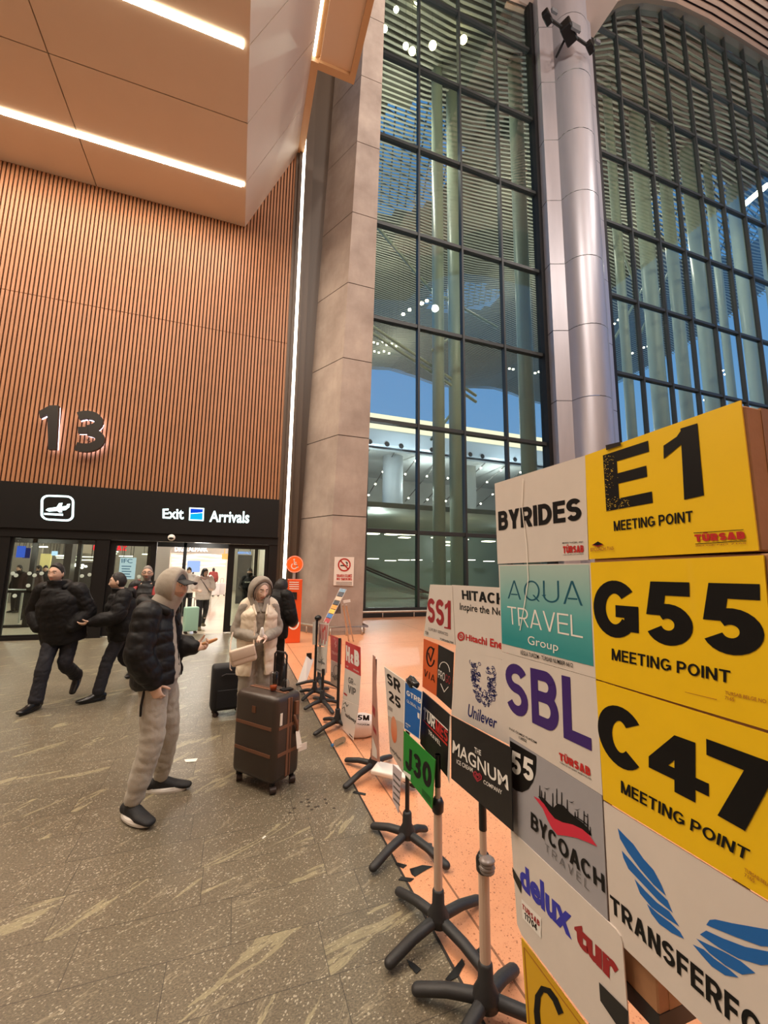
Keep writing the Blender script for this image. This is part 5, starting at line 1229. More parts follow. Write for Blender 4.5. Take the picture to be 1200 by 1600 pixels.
# ---- two walkers in black parkas
wa = Person('walking person in a bulky black parka with hands in pockets, nearest the left edge', (-2.02, 6.45), 170,
    dict(pelvis=(.02, 0, .93), waist=(.04, .03, 1.08), chest=(.06, .06, 1.26), neck=(.09, .08, 1.44), head=(.10, .125, 1.605),
         shR=(.26, .05, 1.41), elR=(.37, -.02, 1.13), wrR=(.24, .10, .95), shL=(-.13, .06, 1.41), elL=(-.25, .0, 1.13), wrL=(-.15, .13, .95),
         hipR=(.09, .02, .90), knR=(.09, .16, .50), anR=(.11, .20, .10), hipL=(-.09, -.01, .90), knL=(-.07, .02, .49), anL=(-.05, -.32, .27)),
    yaw=-6, nod=3, sk=SK2, stub=STUB, toes={'R': (.15, 1, 0), 'L': (-.05, .62, -.78)}, vox=.0055)
bm = bmesh.new(); tube(bm, [wa.J['neck']+Vector(v) for v in ((.11, .05, .0), (.12, -.04, .03), (.06, -.11, .05), (-.06, -.11, .05), (-.12, -.04, .03), (-.11, .05, .0))], [.035, .045, .052, .052, .045, .035], 12); baked('hood', bm, .008, M_puff2, wa.o, 3)
wa.trousers(M_navy, thigh=.098, knee=.080, hem=.078); wa.shoe('R', M_shoeb, None, (.18, 1, 0), ln=.30); wa.shoe('L', M_shoeb, None, (-.05, .60, -.80), ln=.29)
wa.jacket(M_puff2, hem=.76, rx=.255, ry=.20, puff=.012, pitch=.15, sleeve=(.105, .10, .075), collar=.092, col_h=.085, shoulder=.105, fold=.015); wa.hair(M_hairb, line=.098, side=.025, thick=1.07, top=1.6)
wb = Person('walking person in a black parka seen in profile with one bare hand held out', (-1.42, 6.62), 108,
    dict(pelvis=(0, -.02, .90), waist=(0, .01, 1.04), chest=(0, .03, 1.20), neck=(0, .05, 1.36), head=(.0, .095, 1.50),
         shR=(.19, .02, 1.33), elR=(.27, -.06, 1.06), wrR=(.22, .04, .87), shL=(-.20, .03, 1.33), elL=(-.28, .10, 1.07), wrL=(-.20, .36, 1.00),
         hipR=(.09, -.03, .87), knR=(.10, -.08, .46), anR=(.10, -.42, .24), hipL=(-.09, -.01, .87), knL=(-.09, .13, .48), anL=(-.10, .20, .10)),
    yaw=-14, nod=5, sk=SK1, stub=STUB, toes={'L': (-.25, 1, 0), 'R': (0, .55, -.83)}, vox=.0055, hands={'L': (((-.1, 1, -.15), (.3, -.1, .9), (-.3, 0, .6)), dict(curl=18))})
wb.trousers(M_navy, thigh=.095, knee=.076, hem=.072); wb.shoe('L', M_shoeb, None, (-.25, 1, 0), ln=.30); wb.shoe('R', M_shoeb, None, (0, .55, -.84), ln=.29)
wb.jacket(M_puff2, hem=.74, rx=.235, ry=.195, puff=.03, pitch=.13, sleeve=(.10, .095, .062), collar=.092, col_h=.06, shoulder=.10, fold=.015); wb.hair(M_hairb, line=.084, side=.01, thick=1.06)
bm = bmesh.new(); limb(bm, [wb.J['neck']+Vector((0, -.06, -.02)), wb.J['neck']+Vector((0, -.12, .01)), wb.J['neck']+Vector((0, -.15, -.05))], [(.10, .06), (.12, .06), (.10, .04)], 18, (1, 0, 0)); baked('hood', bm, .008, M_puff2, wb.o, 2)
# ---- person behind the woman, dark coat
pb = Person('person in black half hidden behind the person in the cream vest', (.50, 5.85), -40,
    dict(shR=(.20, 0, 1.36), elR=(.27, .02, 1.08), wrR=(.20, .18, .98), shL=(-.20, 0, 1.36), elL=(-.26, .03, 1.08), wrL=(-.18, .18, .96), neck=(0, .06, 1.36), head=(0, .15, 1.45)), vox=.008, sk=SK1, eyes=False, nod=35)
pb.trousers(M_puff2); [pb.shoe(q, M_shoeb) for q in 'RL']; pb.jacket(M_puff2, hem=.80, rx=.225, ry=.17, puff=.04, pitch=.13, sleeve=(.095, .09, .06)); pb.hair(M_hairb, line=.05, back=-.1, side=-.06, thick=1.12)
bb = pZ(443, 1076); bm = bmesh.new(); ellip(bm, (0, 0, .19), (.06, .10, .18), 16, 10); o = link('tote_bag', bm, mat('tote_black', (26, 25, 27), .6, bump=.2, bscale=40), smooth=True); o.location = (bb.x-.02, bb.y, 0); tag(o, 'black tote bag standing behind the brown suitcase', 'bag')
bm = bmesh.new(); tube(bm, [(0, -.06, .34), (0, -.03, .5), (0, .03, .5), (0, .06, .34)], .01, 8); link('handle', bm, MATS['tote_black'], o)
# ---- grey-haired man
gp = pZ(217, 1056)
gh = Person('grey haired bearded person in a black shirt with red straps', (gp.x, gp.y), 172,
    dict(neck=(0, .02, 1.455), head=(0, .05, 1.605)), vox=.006, sk=SK2, brow=M_browg, stub=mat('beard_grey', (150, 138, 130), .8, bump=.4, bscale=150), yaw=12)
gh.trousers(M_navy); [gh.shoe(q, M_shoeb) for q in 'RL']; gh.jacket(M_cap, hem=.88, rx=.19, ry=.15, puff=0, sleeve=(.08, .075, .05), name='shirt', collar=.062, col_h=.03, fold=.04); gh.hair(M_hairg, line=.078, side=.02, thick=1.03)
bm = bmesh.new()
for sg in (1, -1): tube(bm, [gh.J['sh'+('R' if sg > 0 else 'L')]+Vector((-sg*.03, -.10, -.12)), gh.J['sh'+('R' if sg > 0 else 'L')]+Vector((-sg*.035, -.02, .075)), gh.J['sh'+('R' if sg > 0 else 'L')]+Vector((-sg*.03, .125, -.08)), gh.J['sh'+('R' if sg > 0 else 'L')]+Vector((-sg*.03, .15, -.30))], [(.03, .012)]*4, 10, xdir=(1, 0, 0))
bp_ = link('backpack_strap', bm, mat('strap_red', (150, 40, 40), .6), gh.o, smooth=True)
bm = bmesh.new()
for sg in (1, -1):
    tube(bm, [gh.hp((sg*.033+.024*math.cos(a*PI/6), .098, .016+.017*math.sin(a*PI/6))) for a in range(13)], .003, 5); tube(bm, [gh.hp((sg*.058, .096, .02)), gh.hp((sg*.078, .0, .018))], .003, 5)
link('glasses', bm, M_cap, gh.o)
# ---- people in the hall
M_wshirt = mat('white_shirt', (228, 218, 212), .7, var=.03, vscale=20); M_legg = mat('black_leggings', (22, 21, 24), .6)
p0 = pZ(313, 983)
ws = Person('long haired person in a white shirt and black leggings pushing a pale green suitcase', (p0.x, p0.y), 195,
    dict(anR=(.07, .18, .09), knR=(.08, .14, .48), anL=(-.11, -.28, .14), knL=(-.10, .0, .48), elR=(.27, .03, 1.12), wrR=(.17, .30, 1.08), elL=(-.25, .02, 1.12), wrL=(-.10, .30, 1.12), head=(0, .03, 1.57), neck=(0, 0, 1.44)), vox=.008, sk=SK3, fem=1, yaw=24, hands={'R': (((0, 1, .1), (-.5, 0, -.6), (-.5, 0, .6)), dict(curl=40))})
ws.trousers(M_legg, thigh=.10, knee=.068, hem=.05); [ws.shoe(q, mat('olive_shoe', (110, 100, 70), .6)) for q in 'RL']; ws.jacket(M_wshirt, hem=.82, rx=.20, ry=.155, puff=0, sleeve=(.10, .1, .1), short=.15, name='shirt', collar=.065, col_h=.02, fold=.04); ws.hair(M_hairb, line=.055, side=-.13, back=-.22, thick=1.16)
bm = bmesh.new(); limb(bm, [ws.hp((0, -.05, -.02)), ws.J['neck']+Vector((.0, -.08, -.05)), ws.J['chest']+Vector((0, -.13, 0))], [(.08, .05), (.11, .05), (.08, .03)], 16, (1, 0, 0)); baked('long_hair', bm, .01, M_hairb, ws.o, 2)
bm = bmesh.new(); tube(bm, [ws.J['neck']+Vector((.12, .02, -.01)), ws.J['chest']+Vector((.03, .17, 0)), ws.J['pelvis']+Vector((-.15, .14, .08))], [(.02, .01)]*3, 8); link('bag_strap', bm, M_legg, ws.o)
bm = bmesh.new(); tube(bm, [ws.J['neck']+Vector((-.09, .07, .02)), ws.J['neck']+Vector((0, .11, -.03)), ws.J['neck']+Vector((.09, .07, .02))], .035, 10); link('scarf', bm, mat('scarf_rose', (206, 178, 172), .8), ws.o, smooth=True)
p0 = pZ(386, 976)
gd = Person('guard in black with a cap and covered face standing behind the right door leaf', (p0.x, p0.y), 160,
    dict(elR=(.26, .02, 1.13), wrR=(.06, .25, 1.08), elL=(-.27, .02, 1.13), wrL=(-.12, .24, .98)), vox=.009, sk=SK1, eyes=False)
gd.trousers(M_puff2, thigh=.10); [gd.shoe(q, M_shoeb) for q in 'RL']; gd.jacket(M_puff2, hem=.80, rx=.215, ry=.165, puff=.02, sleeve=(.09, .085, .06), collar=.085, col_h=.12); gd.hair(M_cap, line=.045, side=.0, thick=1.10, name='cap')
gd.shell('face_mask', M_cap, lambda d: head_shape(d)*(1.06 if head_shape(d).z < -.012 else .9), .008)
bm = bmesh.new(); font_bm(bm, 'SECURITY', [gd.J['chest']+Vector(v) for v in ((.09, .172, .04), (-.09, .172, .04), (-.09, .172, .0), (.09, .172, .0))], Vector((0, .004, 0)), .03); link('chest_lettering', bm, M_wh, gd.o)
bm = bmesh.new(); tube(bm, [gd.J['wrR']+Vector((.12, .06, .12)), gd.J['wrL']+Vector((-.05, .04, -.12))], [.022, .016], 8); g_ = link('rifle', bm, M_black); 
g_.matrix_world = Matrix.Translation(gd.o.location) @ Matrix.Rotation(gd.o.rotation_euler.z, 4, 'Z'); tag(g_, 'black rifle slung in front of the guard behind the right door leaf', 'gun')
def extra(label, px_, py_, face, top, leg, hair_m=M_hairb, h=1.0, **k):
    p0 = pZ(px_, py_); pe = Person(label, (p0.x, p0.y), face, k.pop('pose', {}), vox=.014, eyes=False, sk=k.pop('sk', SK1)); pe.o.scale = (h, h, h)
    pe.trousers(leg, vox=.016); [pe.shoe(q, M_shoeb) for q in 'RL']; pe.jacket(top, hem=k.pop('hem', .82), rx=.21, ry=.16, puff=k.pop('puff', 0), vox=.016, sleeve=(.085, .08, .055)); pe.hair(hair_m, **k); return pe
M_sw = mat('grey_sweater', (96, 94, 96), .8); M_rd = mat('red_jacket', (130, 44, 40), .7); M_br = mat('brown_coat', (108, 78, 70), .7); M_nv = mat('navy_coat', (34, 34, 52), .7)
extra('bald person in a dark grey sweater behind the inner glass, above the grey hood', 263, 946, 180, M_sw, M_navy, skin('skin_scalp', (196, 150, 126)), line=.1, side=.08, back=.06, thick=1.0)
extra('dark haired person in a white top just above the cap visor', 290, 962, 185, M_wshirt, M_legg, line=.05, side=-.08, back=-.14, thick=1.15)
extra('person in black with a red sleeve seen from behind deep in the hall', 331, 930, 10, M_rd, M_legg, line=.05, thick=1.2, side=-.05)
extra('person in a brown coat beside the white suitcases deep in the hall', 344, 923, 20, M_br, M_navy, line=.05, side=-.05)
extra('person in a navy coat at the door edge deep in the hall', 353, 925, 30, M_nv, M_navy, line=.05, side=-.05)
SIT = dict(pelvis=(0, -.05, .52), waist=(0, -.06, .68), chest=(0, -.04, .86), neck=(0, .0, 1.03), head=(0, .03, 1.17), shR=(.19, 0, .99), elR=(.24, .08, .74), wrR=(.15, .30, .66), shL=(-.19, 0, .99), elL=(-.24, .08, .74), wrL=(-.15, .3, .66),
    hipR=(.1, 0, .50), knR=(.12, .44, .50), anR=(.12, .42, .09), hipL=(-.1, 0, .50), knL=(-.12, .44, .50), anL=(-.12, .42, .09))
extra('person in a dark jacket standing behind the left pane by the blue screen', 22, 957, 150, M_puff2, M_navy, hem=.8)
extra('person in a dark brown jacket waiting behind the left pane, hidden by the railing', 41, 968, 190, mat('maroon_jacket', (52, 32, 32), .7), M_navy)
extra('person in a dark coat reaching forward behind the left pane', 53, 958, 120, M_nv, M_navy, pose=dict(elR=(.22, .16, 1.25), wrR=(.14, .32, 1.36)))
extra('person in a dark coat behind the left pane beside the walking person', 62, 960, 200, M_puff2, M_navy, line=.05)

# ================================================================== LUGGAGE
def case(label, c, ang, w, d, h, body, band, wheel=.05, bands=(), seam=True, rnd=.035, handle=.0, hw=.16, name='suitcase'):
    """w along local x (front face towards -y), d depth"""
    o = empty(name, (c.x, c.y, 0), math.radians(ang), label, 'suitcase')
    bm = rbox(-w/2, w/2, -d/2, d/2, wheel+.015, wheel+h, rnd, 4); link('shell', bm, body, o, smooth=True)
    if seam:
        bm = bmesh.new()
        for (yy, t) in ((-.008, .012), (.022, .006)):
            e = .0035; box(bm, -w/2-e, w/2+e, yy-t, yy+t, wheel+.015-e+rnd*.7, wheel+h+e-rnd*.7); box(bm, -w/2+rnd*.7, w/2-rnd*.7, yy-t, yy+t, wheel+.015-e, wheel+h+e)
        link('zip_band', bm, band, o)
    for zf in bands:
        z = wheel+h*zf; bm = bmesh.new(); e = .004; box(bm, -w/2+rnd*.8, w/2-rnd*.8, -d/2-e, d/2+e, z-.012, z+.012); box(bm, -w/2-e, w/2+e, -d/2+rnd*.8, d/2-rnd*.8, z-.012, z+.012); link('strap_band', bm, band, o)
    for sx in (-1, 1):
        for sy in (-1, 1):
            bm = bmesh.new(); x, y = sx*(w/2-.05), sy*(d/2-.045); tube(bm, [(x, y, wheel+.03), (x, y, wheel*.9)], .02, 10, caps='flat'); wh = link('wheel_fork', bm, M_black, o)
            bm = bmesh.new(); tube(bm, [(x-.014+.012, y-.018, wheel*.52), (x+.014+.012, y+.018, wheel*.52)], wheel*.5, 14, caps='flat'); link('wheel', bm, mat('wheel_brown', (52, 36, 30), .5), wh)
    if handle:
        z0 = wheel+h-.02; bm = bmesh.new(); y = d/2-.03; tube(bm, [(-hw/2, y, z0), (-hw/2, y, z0+handle-.02), (-hw/2+.02, y, z0+handle), (hw/2-.02, y, z0+handle), (hw/2, y, z0+handle-.02), (hw/2, y, z0)], .0085, 10); link('pull_handle', bm, mat('handle_dark', (44, 40, 40), .35, .5), o, smooth=True)
    return o
M_bcase = mat('brown_shell', (58, 47, 40), .38, var=.06, vscale=10, bump=.08, bscale=120); M_bband = mat('tan_band', (118, 78, 56), .5)
wn_, wl_, wr_ = pZ(424, 1240), pZ(372, 1219), pZ(461, 1223)
ang = math.degrees(math.atan2((wn_-wl_).y, (wn_-wl_).x)); W_ = (wn_-wl_).length+.10; D_ = .30
ctr = (wl_+wn_)/2 + Vector((-math.sin(math.radians(ang)), math.cos(math.radians(ang)), 0))*(D_/2-.045)
bc = case('large dark brown hard suitcase with tan bands and a drink on top', ctr, ang, W_, D_, .655, M_bcase, M_bband, .055, (.34, .64), handle=.30, hw=.14, rnd=.05)
topz = .055+.655
bm = bmesh.new(); obox(bm, (.0, -D_/2-.002, topz-.12), (.02, 0, 0), (0, .003, 0), (0, 0, .025)); link('badge', bm, mat('badge_bronze', (126, 84, 62), .35, .5), bc)
bm = bmesh.new(); obox(bm, (W_/2+.003, -.09, topz-.17), (.002, 0, 0), (0, .012, 0), (0, 0, .045)); link('sticker', bm, M_wh, bc)
bm = bmesh.new(); obox(bm, (W_/2+.012, .07, topz-.12), (.012, 0, 0), (0, .016, 0), (0, 0, .05)); tube(bm, [(W_/2+.01, .05, topz-.18), (W_/2+.025, .07, topz-.25), (W_/2+.01, .09, topz-.32)], .012, 8); link('side_handle', bm, M_bband, bc)
bm = bmesh.new(); prism(bm, [(W_/2+.02, .06, topz-.30), (W_/2+.02, .10, topz-.30), (W_/2+.05, .11, topz-.42), (W_/2+.05, .05, topz-.42)], (.003, 0, 0)); prism(bm, [(W_/2+.045, .07, topz-.40), (W_/2+.055, .16, topz-.40), (W_/2+.055, .16, topz-.455), (W_/2+.045, .07, topz-.45)], (.003, 0, 0)); link('airline_tag', bm, M_wh, bc)
MB_ = Matrix.Translation(bc.location) @ Matrix.Rotation(bc.rotation_euler.z, 4, 'Z')
c = MB_ @ Vector((.07, -.02, topz+.004))
dr = empty('drink_cup', c, 0, 'clear cup with a little orange drink standing on the brown suitcase', 'cup')
bm = bmesh.new(); lathe(bm, [(.026, 0), (.032, .05), (.034, .13), (.030, .134)], n=20); link('cup', bm, glass('cup_clear', (206, 208, 206), 1.0, .08), dr, smooth=True)
bm = bmesh.new(); lathe(bm, [(.024, .003), (.029, .042)], n=20); link('orange_drink', bm, mat('orange_drink', (206, 84, 20), .15, emit=(180, 60, 10), estr=.05), dr, smooth=True)
bm = bmesh.new(); lathe(bm, [(.036, .13), (.037, .138), (.020, .150), (.018, .152)], n=20); link('lid', bm, glass('lid_clear', (228, 230, 232), 1.0, .1), dr, smooth=True)
c = MB_ @ Vector((.15, .05, topz+.004)); bm = rbox(-.05, .05, -.03, .03, 0, .012, .004); o = tag(link('phone', bm, M_black), 'black phone lying on the brown suitcase beside the clear cup', 'phone'); o.location = c; o.rotation_euler = (0, 0, .4)
c = MB_ @ Vector((.14, .085, topz+.018)); bm = bmesh.new(); ellip(bm, (0, 0, .03), (.035, .03, .045), 14, 8); o = tag(link('plastic_wrapper', bm, glass('wrapper_clear', (226, 228, 230), 1.0, .15), smooth=True), 'crumpled clear plastic wrapper on the brown suitcase behind the cup', 'wrapper'); o.location = MB_ @ Vector((.10, .09, topz+.004))
M_blkcase = mat('black_fabric_case', (20, 20, 23), .7, bump=.15, bscale=60)
a_, b_ = pZ(334, 1120), pZ(370, 1122)
kc = case('black soft suitcase standing behind the legs of the person in the cream vest', (a_+b_)/2+Vector((0, .13, 0)), 8, .36, .22, .52, M_blkcase, M_black, .05, seam=False, rnd=.04)
bm = bmesh.new(); box(bm, -.12, .12, -.122, -.11, .10, .30); bmesh.ops.bevel(bm, geom=bm.edges[:], offset=.005, affect='EDGES'); link('front_pocket', bm, M_blkcase, kc)
bm = bmesh.new(); tube(bm, [(-.08, -.112, .46), (-.04, -.125, .48), (.06, -.125, .47)], .006, 6); link('zip', bm, mat('zip_grey', (96, 94, 98), .3, .6), kc)
gc = pZ(297, 989); case('pale green hard suitcase pushed by the person in the white shirt', gc+Vector((0, -.1, 0)), 20, .34, .24, .64, mat('mint_shell', (150, 190, 170), .4), mat('mint_band', (120, 160, 140), .5), .05, seam=False, handle=.25)
for k, (a, b) in enumerate(((336, 932), (345.5, 931))):
    q = pZ(a, b); case(['white suitcase deep in the hall, left one of a pair', 'white suitcase deep in the hall, right one of a pair'][k], q, 5, .42, .28, .75, mat('white_shell', (216, 204, 206), .4), M_cap, .06, seam=False, handle=.3)
# ================================================================== SIGNS AND STANDS
X_W = mat('print_card_white', (214, 204, 196), .35, var=.05, vscale=12, bump=.08, bscale=14, coat=.35)
def film(name, rgb, var=.05):
    return mat(name, rgb, .45, var=var, vscale=9, bump=.10, bscale=11, coat=.14, spec=.4)
Y_C = film('card_yellow', (234, 190, 8)); INK = mat('ink_black', (14, 13, 14), .45, spec=.25); RED = mat('ink_red', (186, 36, 34), .4)
DRED = mat('ink_dark_red', (150, 26, 32), .4); WINK = mat('ink_white', (232, 228, 222), .4); BLUE = mat('ink_blue', (16, 98, 176), .4)
NAVY = mat('ink_navy', (32, 40, 104), .4); PURP = mat('ink_purple', (58, 30, 108), .4); TEALD = mat('ink_teal', (12, 84, 104), .4)
BRN = mat('ink_brown', (168, 104, 30), .5); GREY = mat('ink_grey', (92, 88, 88), .5)
CART = mat('cardboard', (164, 118, 82), .75, var=.12, vscale=20, bump=.1, bscale=40)
TAPE = mat('black_tape', (24, 23, 24), .35)
CLEAR = glass('clear_tape_glint', (238, 234, 226), 1.0, .12)
class Sign:
    """card on the plane x = X (printed side faces the aisle); all outlines come from surveyed corners"""
    def __init__(s, name, label, q, X, m, cat='sign', group=None, th=.004, round_r=0):
        s.X = X; s.q = [pX(a, b, X) for a, b in q]; s.lay = 0
        bm = bmesh.new(); prism(bm, s.q, (th, 0, 0)); s.o = tag(link(name, bm, m), label, cat, group)
    def off(s): s.lay += 1; return Vector((-.0006-.0003*s.lay, 0, 0))
    def bold(s, t, q, m, w=.2, gap=.09, name='lettering'):
        bm = bmesh.new(); bold_bm(bm, t, [pX(a, b, s.X) for a, b in q], s.off(), w, gap); return link(name, bm, m, s.o, recalc=False)
    def font(s, t, q, m, bold=0., shear=0., name='lettering'):
        bm = bmesh.new(); font_bm(bm, t, [pX(a, b, s.X) for a, b in q], s.off(), bold, shear); return link(name, bm, m, s.o, recalc=False)
    def polys(s, ps, m, name='logo'):
        bm = bmesh.new(); d = s.off()
        for p in ps: bm.faces.new([bm.verts.new(pX(a, b, s.X)+d) for a, b in p])
        return link(name, bm, m, s.o, recalc=False)
    def line(s, pts, w, m, closed=False, name='logo'):
        return s.polys(stroke(pts, w, closed), m, name)
    def small(s, rows, m, name='small_print'):
        """rows of fine print shown as real short words: (text, x0, y0, x1, y1, height)"""
        bm = bmesh.new(); d = s.off()
        for t, x0, y0, x1, y1, h in rows: font_bm(bm, t, [pX(a, b, s.X) for a, b in ((x0, y0), (x1, y1), (x1, y1+h*1.1), (x0, y0+h))], d, .01)
        return link(name, bm, m, s.o, recalc=False)
def crop(ox, oy, k): return lambda x, y: (ox+x/k, oy+y/k)
XB = 1.0     # front wall of cards
XH = 1.035   # cards set back behind it
# ---- cartons carrying the front cards
def carton(label, x0, x1, y0, y1, z0, z1):
    bm = rbox(x0, x1, y0, y1, z0, z1, .004, 1); o = tag(link('carton', bm, CART), label, 'box', None)
    bm = bmesh.new(); box(bm, (x0+x1)/2-min(.025, (x1-x0)/2-.003), (x0+x1)/2+min(.025, (x1-x0)/2-.003), y0-.0012, y1+.0012, z0-.0012, z1+.0012); link('packing_tape', bm, mat('brown_tape', (150, 108, 70), .25), o)
    return o
def zX(y_, x_): return pX(x_, y_, XB).z
yE, yM, yF = pX(1158, 640, XB).y, pX(915, 720, XB).y, pX(772, 760, XB).y
zE = [pX(1000, v, XB).z for v in (672, 874)]
ztop, zmid1, zmid2, zmid3 = pX(1158, 630, XB).z, pX(1185, 863, XB).z, pX(1075, 1099, XB).z, pX(1075, 1330, XB).z
carton('tall brown carton backing the yellow E1 card at the top of the sign wall', XB+.006, XB+.16, yE-.004, yM-.003, zmid1+.002, ztop-.004)
carton('brown carton backing the yellow G55 card', XB+.006, XB+.16, yE-.03, yM-.003, zmid2+.002, zmid1-.002)
carton('brown carton backing the yellow C47 card', XB+.006, XB+.16, yE-.04, yM-.003, zmid3+.002, zmid2-.002)
carton('brown carton backing the white card with one bold black word', XB+.006, XB+.028, yM+.003, yF-.01, zmid1+.002, ztop-.012)
zl = [pX(930, v, XB).z for v in (880, 1059, 1240, 1432)]
carton('brown carton backing the teal card', XB+.006, XB+.028, yM+.003, yF-.05, zl[1]+.002, zl[0]-.002)
carton('brown carton backing the white card with three purple letters', XB+.006, XB+.028, yM+.003, yF-.06, zl[2]+.002, zl[1]-.002)
carton('brown carton backing the grey card with the red swoosh', XB+.006, XB+.03, yM+.003, yF-.07, zl[3]+.002, zl[2]-.002)
q0, q1 = pX(1030, 1536, XB+.05), pX(975, 1480, XB+.05)
zb = pX(1028, 1592, XB+.03).z
carton('brown carton low behind the blue and red lettered card, black tape along its foot', XB+.03, XB+.15, pX(1028, 1560, XB+.03).y, yM+.35, zb, zl[3]-.004)
bm = bmesh.new(); box(bm, XB+.028, XB+.152, pX(1028, 1560, XB+.03).y-.002, yM+.352, zb-.03, zb+.012); tag(link('black_tape_band', bm, TAPE), 'black tape band around the foot of the lowest carton', 'tape')
# ---- front cards
B1 = crop(760, 620, 2.7273); B2 = crop(760, 860, 2.7273); B3 = crop(780, 1200, 2.857); B8 = crop(560, 1150, 3.0)
TUR = 'TÜRSAB'
s = Sign('name_card', 'white card with one bold black word, left of the yellow E1 card', [B1(35, 370), B1(420, 250), B1(435, 695), B1(48, 712)], XB, X_W)
s.bold('BYRIDES', [B1(50, 490), B1(403, 428), B1(407, 525), B1(53, 570)], INK, .225, .06)
s.bold(TUR, [B1(327, 637), B1(415, 632), B1(416, 662), B1(328, 667)], RED, .26, .06); s.small([('MARKA TURIZM - 4927', 120, 0, 0, 0, 0)][:0] + [('MARKA TURİZM - 4927', *B1(325, 618), *B1(413, 613), 3), ('TÜRKİYE SEYAHAT ACENTALARI BİRLİĞİ', *B1(328, 671), *B1(416, 666), 2)], INK)
s = Sign('meeting_point_card', 'yellow meeting point card reading E1, topmost of the yellow column', [B1(420, 250), B1(1083, 15), B1(1160, 655), B1(438, 692)], XB, Y_C)
s.bold('E', [B1(497, 250), B1(690, 187), B1(710, 452), B1(512, 488)], INK, .19); s.bold('1', [B1(755, 158), B1(900, 113), B1(928, 420), B1(760, 458)], INK, .2)
s.bold('MEETING POINT', [B1(543, 530), B1(880, 485), B1(882, 532), B1(545, 572)], INK, .17, .1)
s.bold(TUR, [B1(888, 588), B1(1103, 573), B1(1106, 605), B1(892, 618)], RED, .28, .06); s.polys([[B1(885, 579), B1(1098, 565), B1(1098, 568), B1(885, 582)], [B1(893, 626), B1(1110, 612), B1(1110, 615), B1(893, 629)]], INK, 'rule'); s.small([('BELGE NO 7165', *B1(895, 632), *B1(1110, 620), 2.2)], BRN)
s.polys([[B1(452, 632), B1(475, 618), B1(502, 630), B1(478, 640)]], DRED); s.polys([[B1(458, 630), B1(470, 622), B1(478, 616), B1(488, 622), B1(500, 628), B1(476, 634)]], INK); s.font('BYCOACH 7165', [B1(447, 643), B1(545, 637), B1(545, 652), B1(447, 660)], BRN, .02)
rg = random.Random(3); glare_wear = []
for _ in range(170):
    x = 500+abs(rg.gauss(0, 26)); y = 250+245*rg.random() if rg.random() < .6 else 430+60*rg.random()
    if y > 430 and rg.random() < .7: x = 515+100*rg.random()
    a = 1.2+2.6*rg.random(); b = 1+3*rg.random(); glare_wear.append([B1(x, y), B1(x+a, y+b*.4), B1(x+a*.8, y+b), B1(x-a*.4, y+b*.7)])
o = s.polys(glare_wear, mat('glare_worn_yellow', (226, 190, 50), .5), 'glare_wear_flecks'); o['kind'] = 'stuff'  # flecks paint film glare together with worn, peeling ink
s.polys([[B1(512, 207), B1(575, 192), B1(578, 208), B1(515, 228)]], TAPE, 'tape_patch')
s = Sign('name_card', 'teal card with thin dark and white lettering, left of the yellow G55 card', [B2(52, 62), B2(443, 55), B2(466, 545), B2(65, 430)], XB, X_W)
def teal():
    t = NT('teal_print', .33); z = t.sep(t.tc.outputs['Object'])[2]
    f = t.math('DIVIDE', t.math('SUBTRACT', z, zl[1]), zl[0]-zl[1]); t.L.new(t.ramp(f, [(.15, hexc(44, 142, 146)), (.45, hexc(84, 164, 164)), (.95, hexc(166, 190, 182))]), t.b.inputs['Base Color']); t.b.inputs['Coat Weight'].default_value = .4; return t.m
s.polys([[B2(57, 66), B2(438, 60), B2(457, 494), B2(67, 396)]], teal(), 'teal_print')
s.bold('AQUA', [B2(92, 128), B2(408, 130), B2(412, 236), B2(92, 205)], TEALD, .075, .16); s.bold('TRAVEL', [B2(90, 237), B2(410, 280), B2(413, 374), B2(95, 312)], WINK, .085, .1); s.font('Group', [B2(178, 362), B2(308, 394), B2(308, 442), B2(178, 410)], WINK)
s.small([('RİGLA TURİZM - TÜRSAB NUMBER 6612', *B2(148, 420), *B2(370, 474), 8.4)], INK)
s = Sign('meeting_point_card', 'yellow meeting point card reading G55, second of the yellow column', [B2(443, 52), B2(1180, 20), (1217, 1146), B2(466, 547)], XB, Y_C)
s.bold('G55', [(926.8, 906.2), (1193, 912.8), (1195.3, 1030.9), (928.7, 991.3)], INK, .23, .1); s.bold('MEETING POINT', [(956.2, 1013), (1142, 1048), (1142, 1067.5), (956.2, 1031)], INK, .17, .1)
s.small([('TURSAB BELGE NO', 1133.3, 1079, 1198, 1093, 5.5)], BRN); s.small([('7165', 1133.3, 1087, 1148, 1090, 5.5)], BRN, 'number_print'); s.polys([[B2(848, 602), B2(985, 634), B2(985, 637), B2(848, 604)]], BRN, 'scratch')
s = Sign('name_card', 'white card with three large purple letters under the teal card', [B2(65, 432), B2(466, 547), B2(495, 1045), B2(92, 790)], XB, X_W)
s.bold('SBL', [B2(80, 473), B2(440, 560), B2(450, 855), B2(88, 682)], PURP, .19, .1); s.bold(TUR, [B2(310, 860), B2(443, 925), B2(446, 964), B2(312, 892)], RED, .27, .06)
s.small([('SULE ÖLMEZ TURİZM', *B2(98, 750), *B2(215, 812), 4.2), ('13002', *B2(140, 790), *B2(172, 806), 4.2), ('TÜRKİYE SEYAHAT ACENTALARI', *B2(313, 897), *B2(448, 970), 3)], INK)
s = Sign('meeting_point_card', 'yellow meeting point card reading C47, lowest of the yellow column', [B2(466, 553), (1217, 1152), (1243, 1433), (942.5, 1249)], XB, Y_C)
s.bold('C', [(934, 1091), (1009, 1119), (1009, 1222), (935, 1178)], INK, .24); s.bold('4', [(1014, 1134), (1108, 1168), (1108, 1265), (1014, 1216)], INK, .23); s.bold('7', [(1104, 1154), (1214, 1194), (1216, 1327), (1106, 1265)], INK, .23)
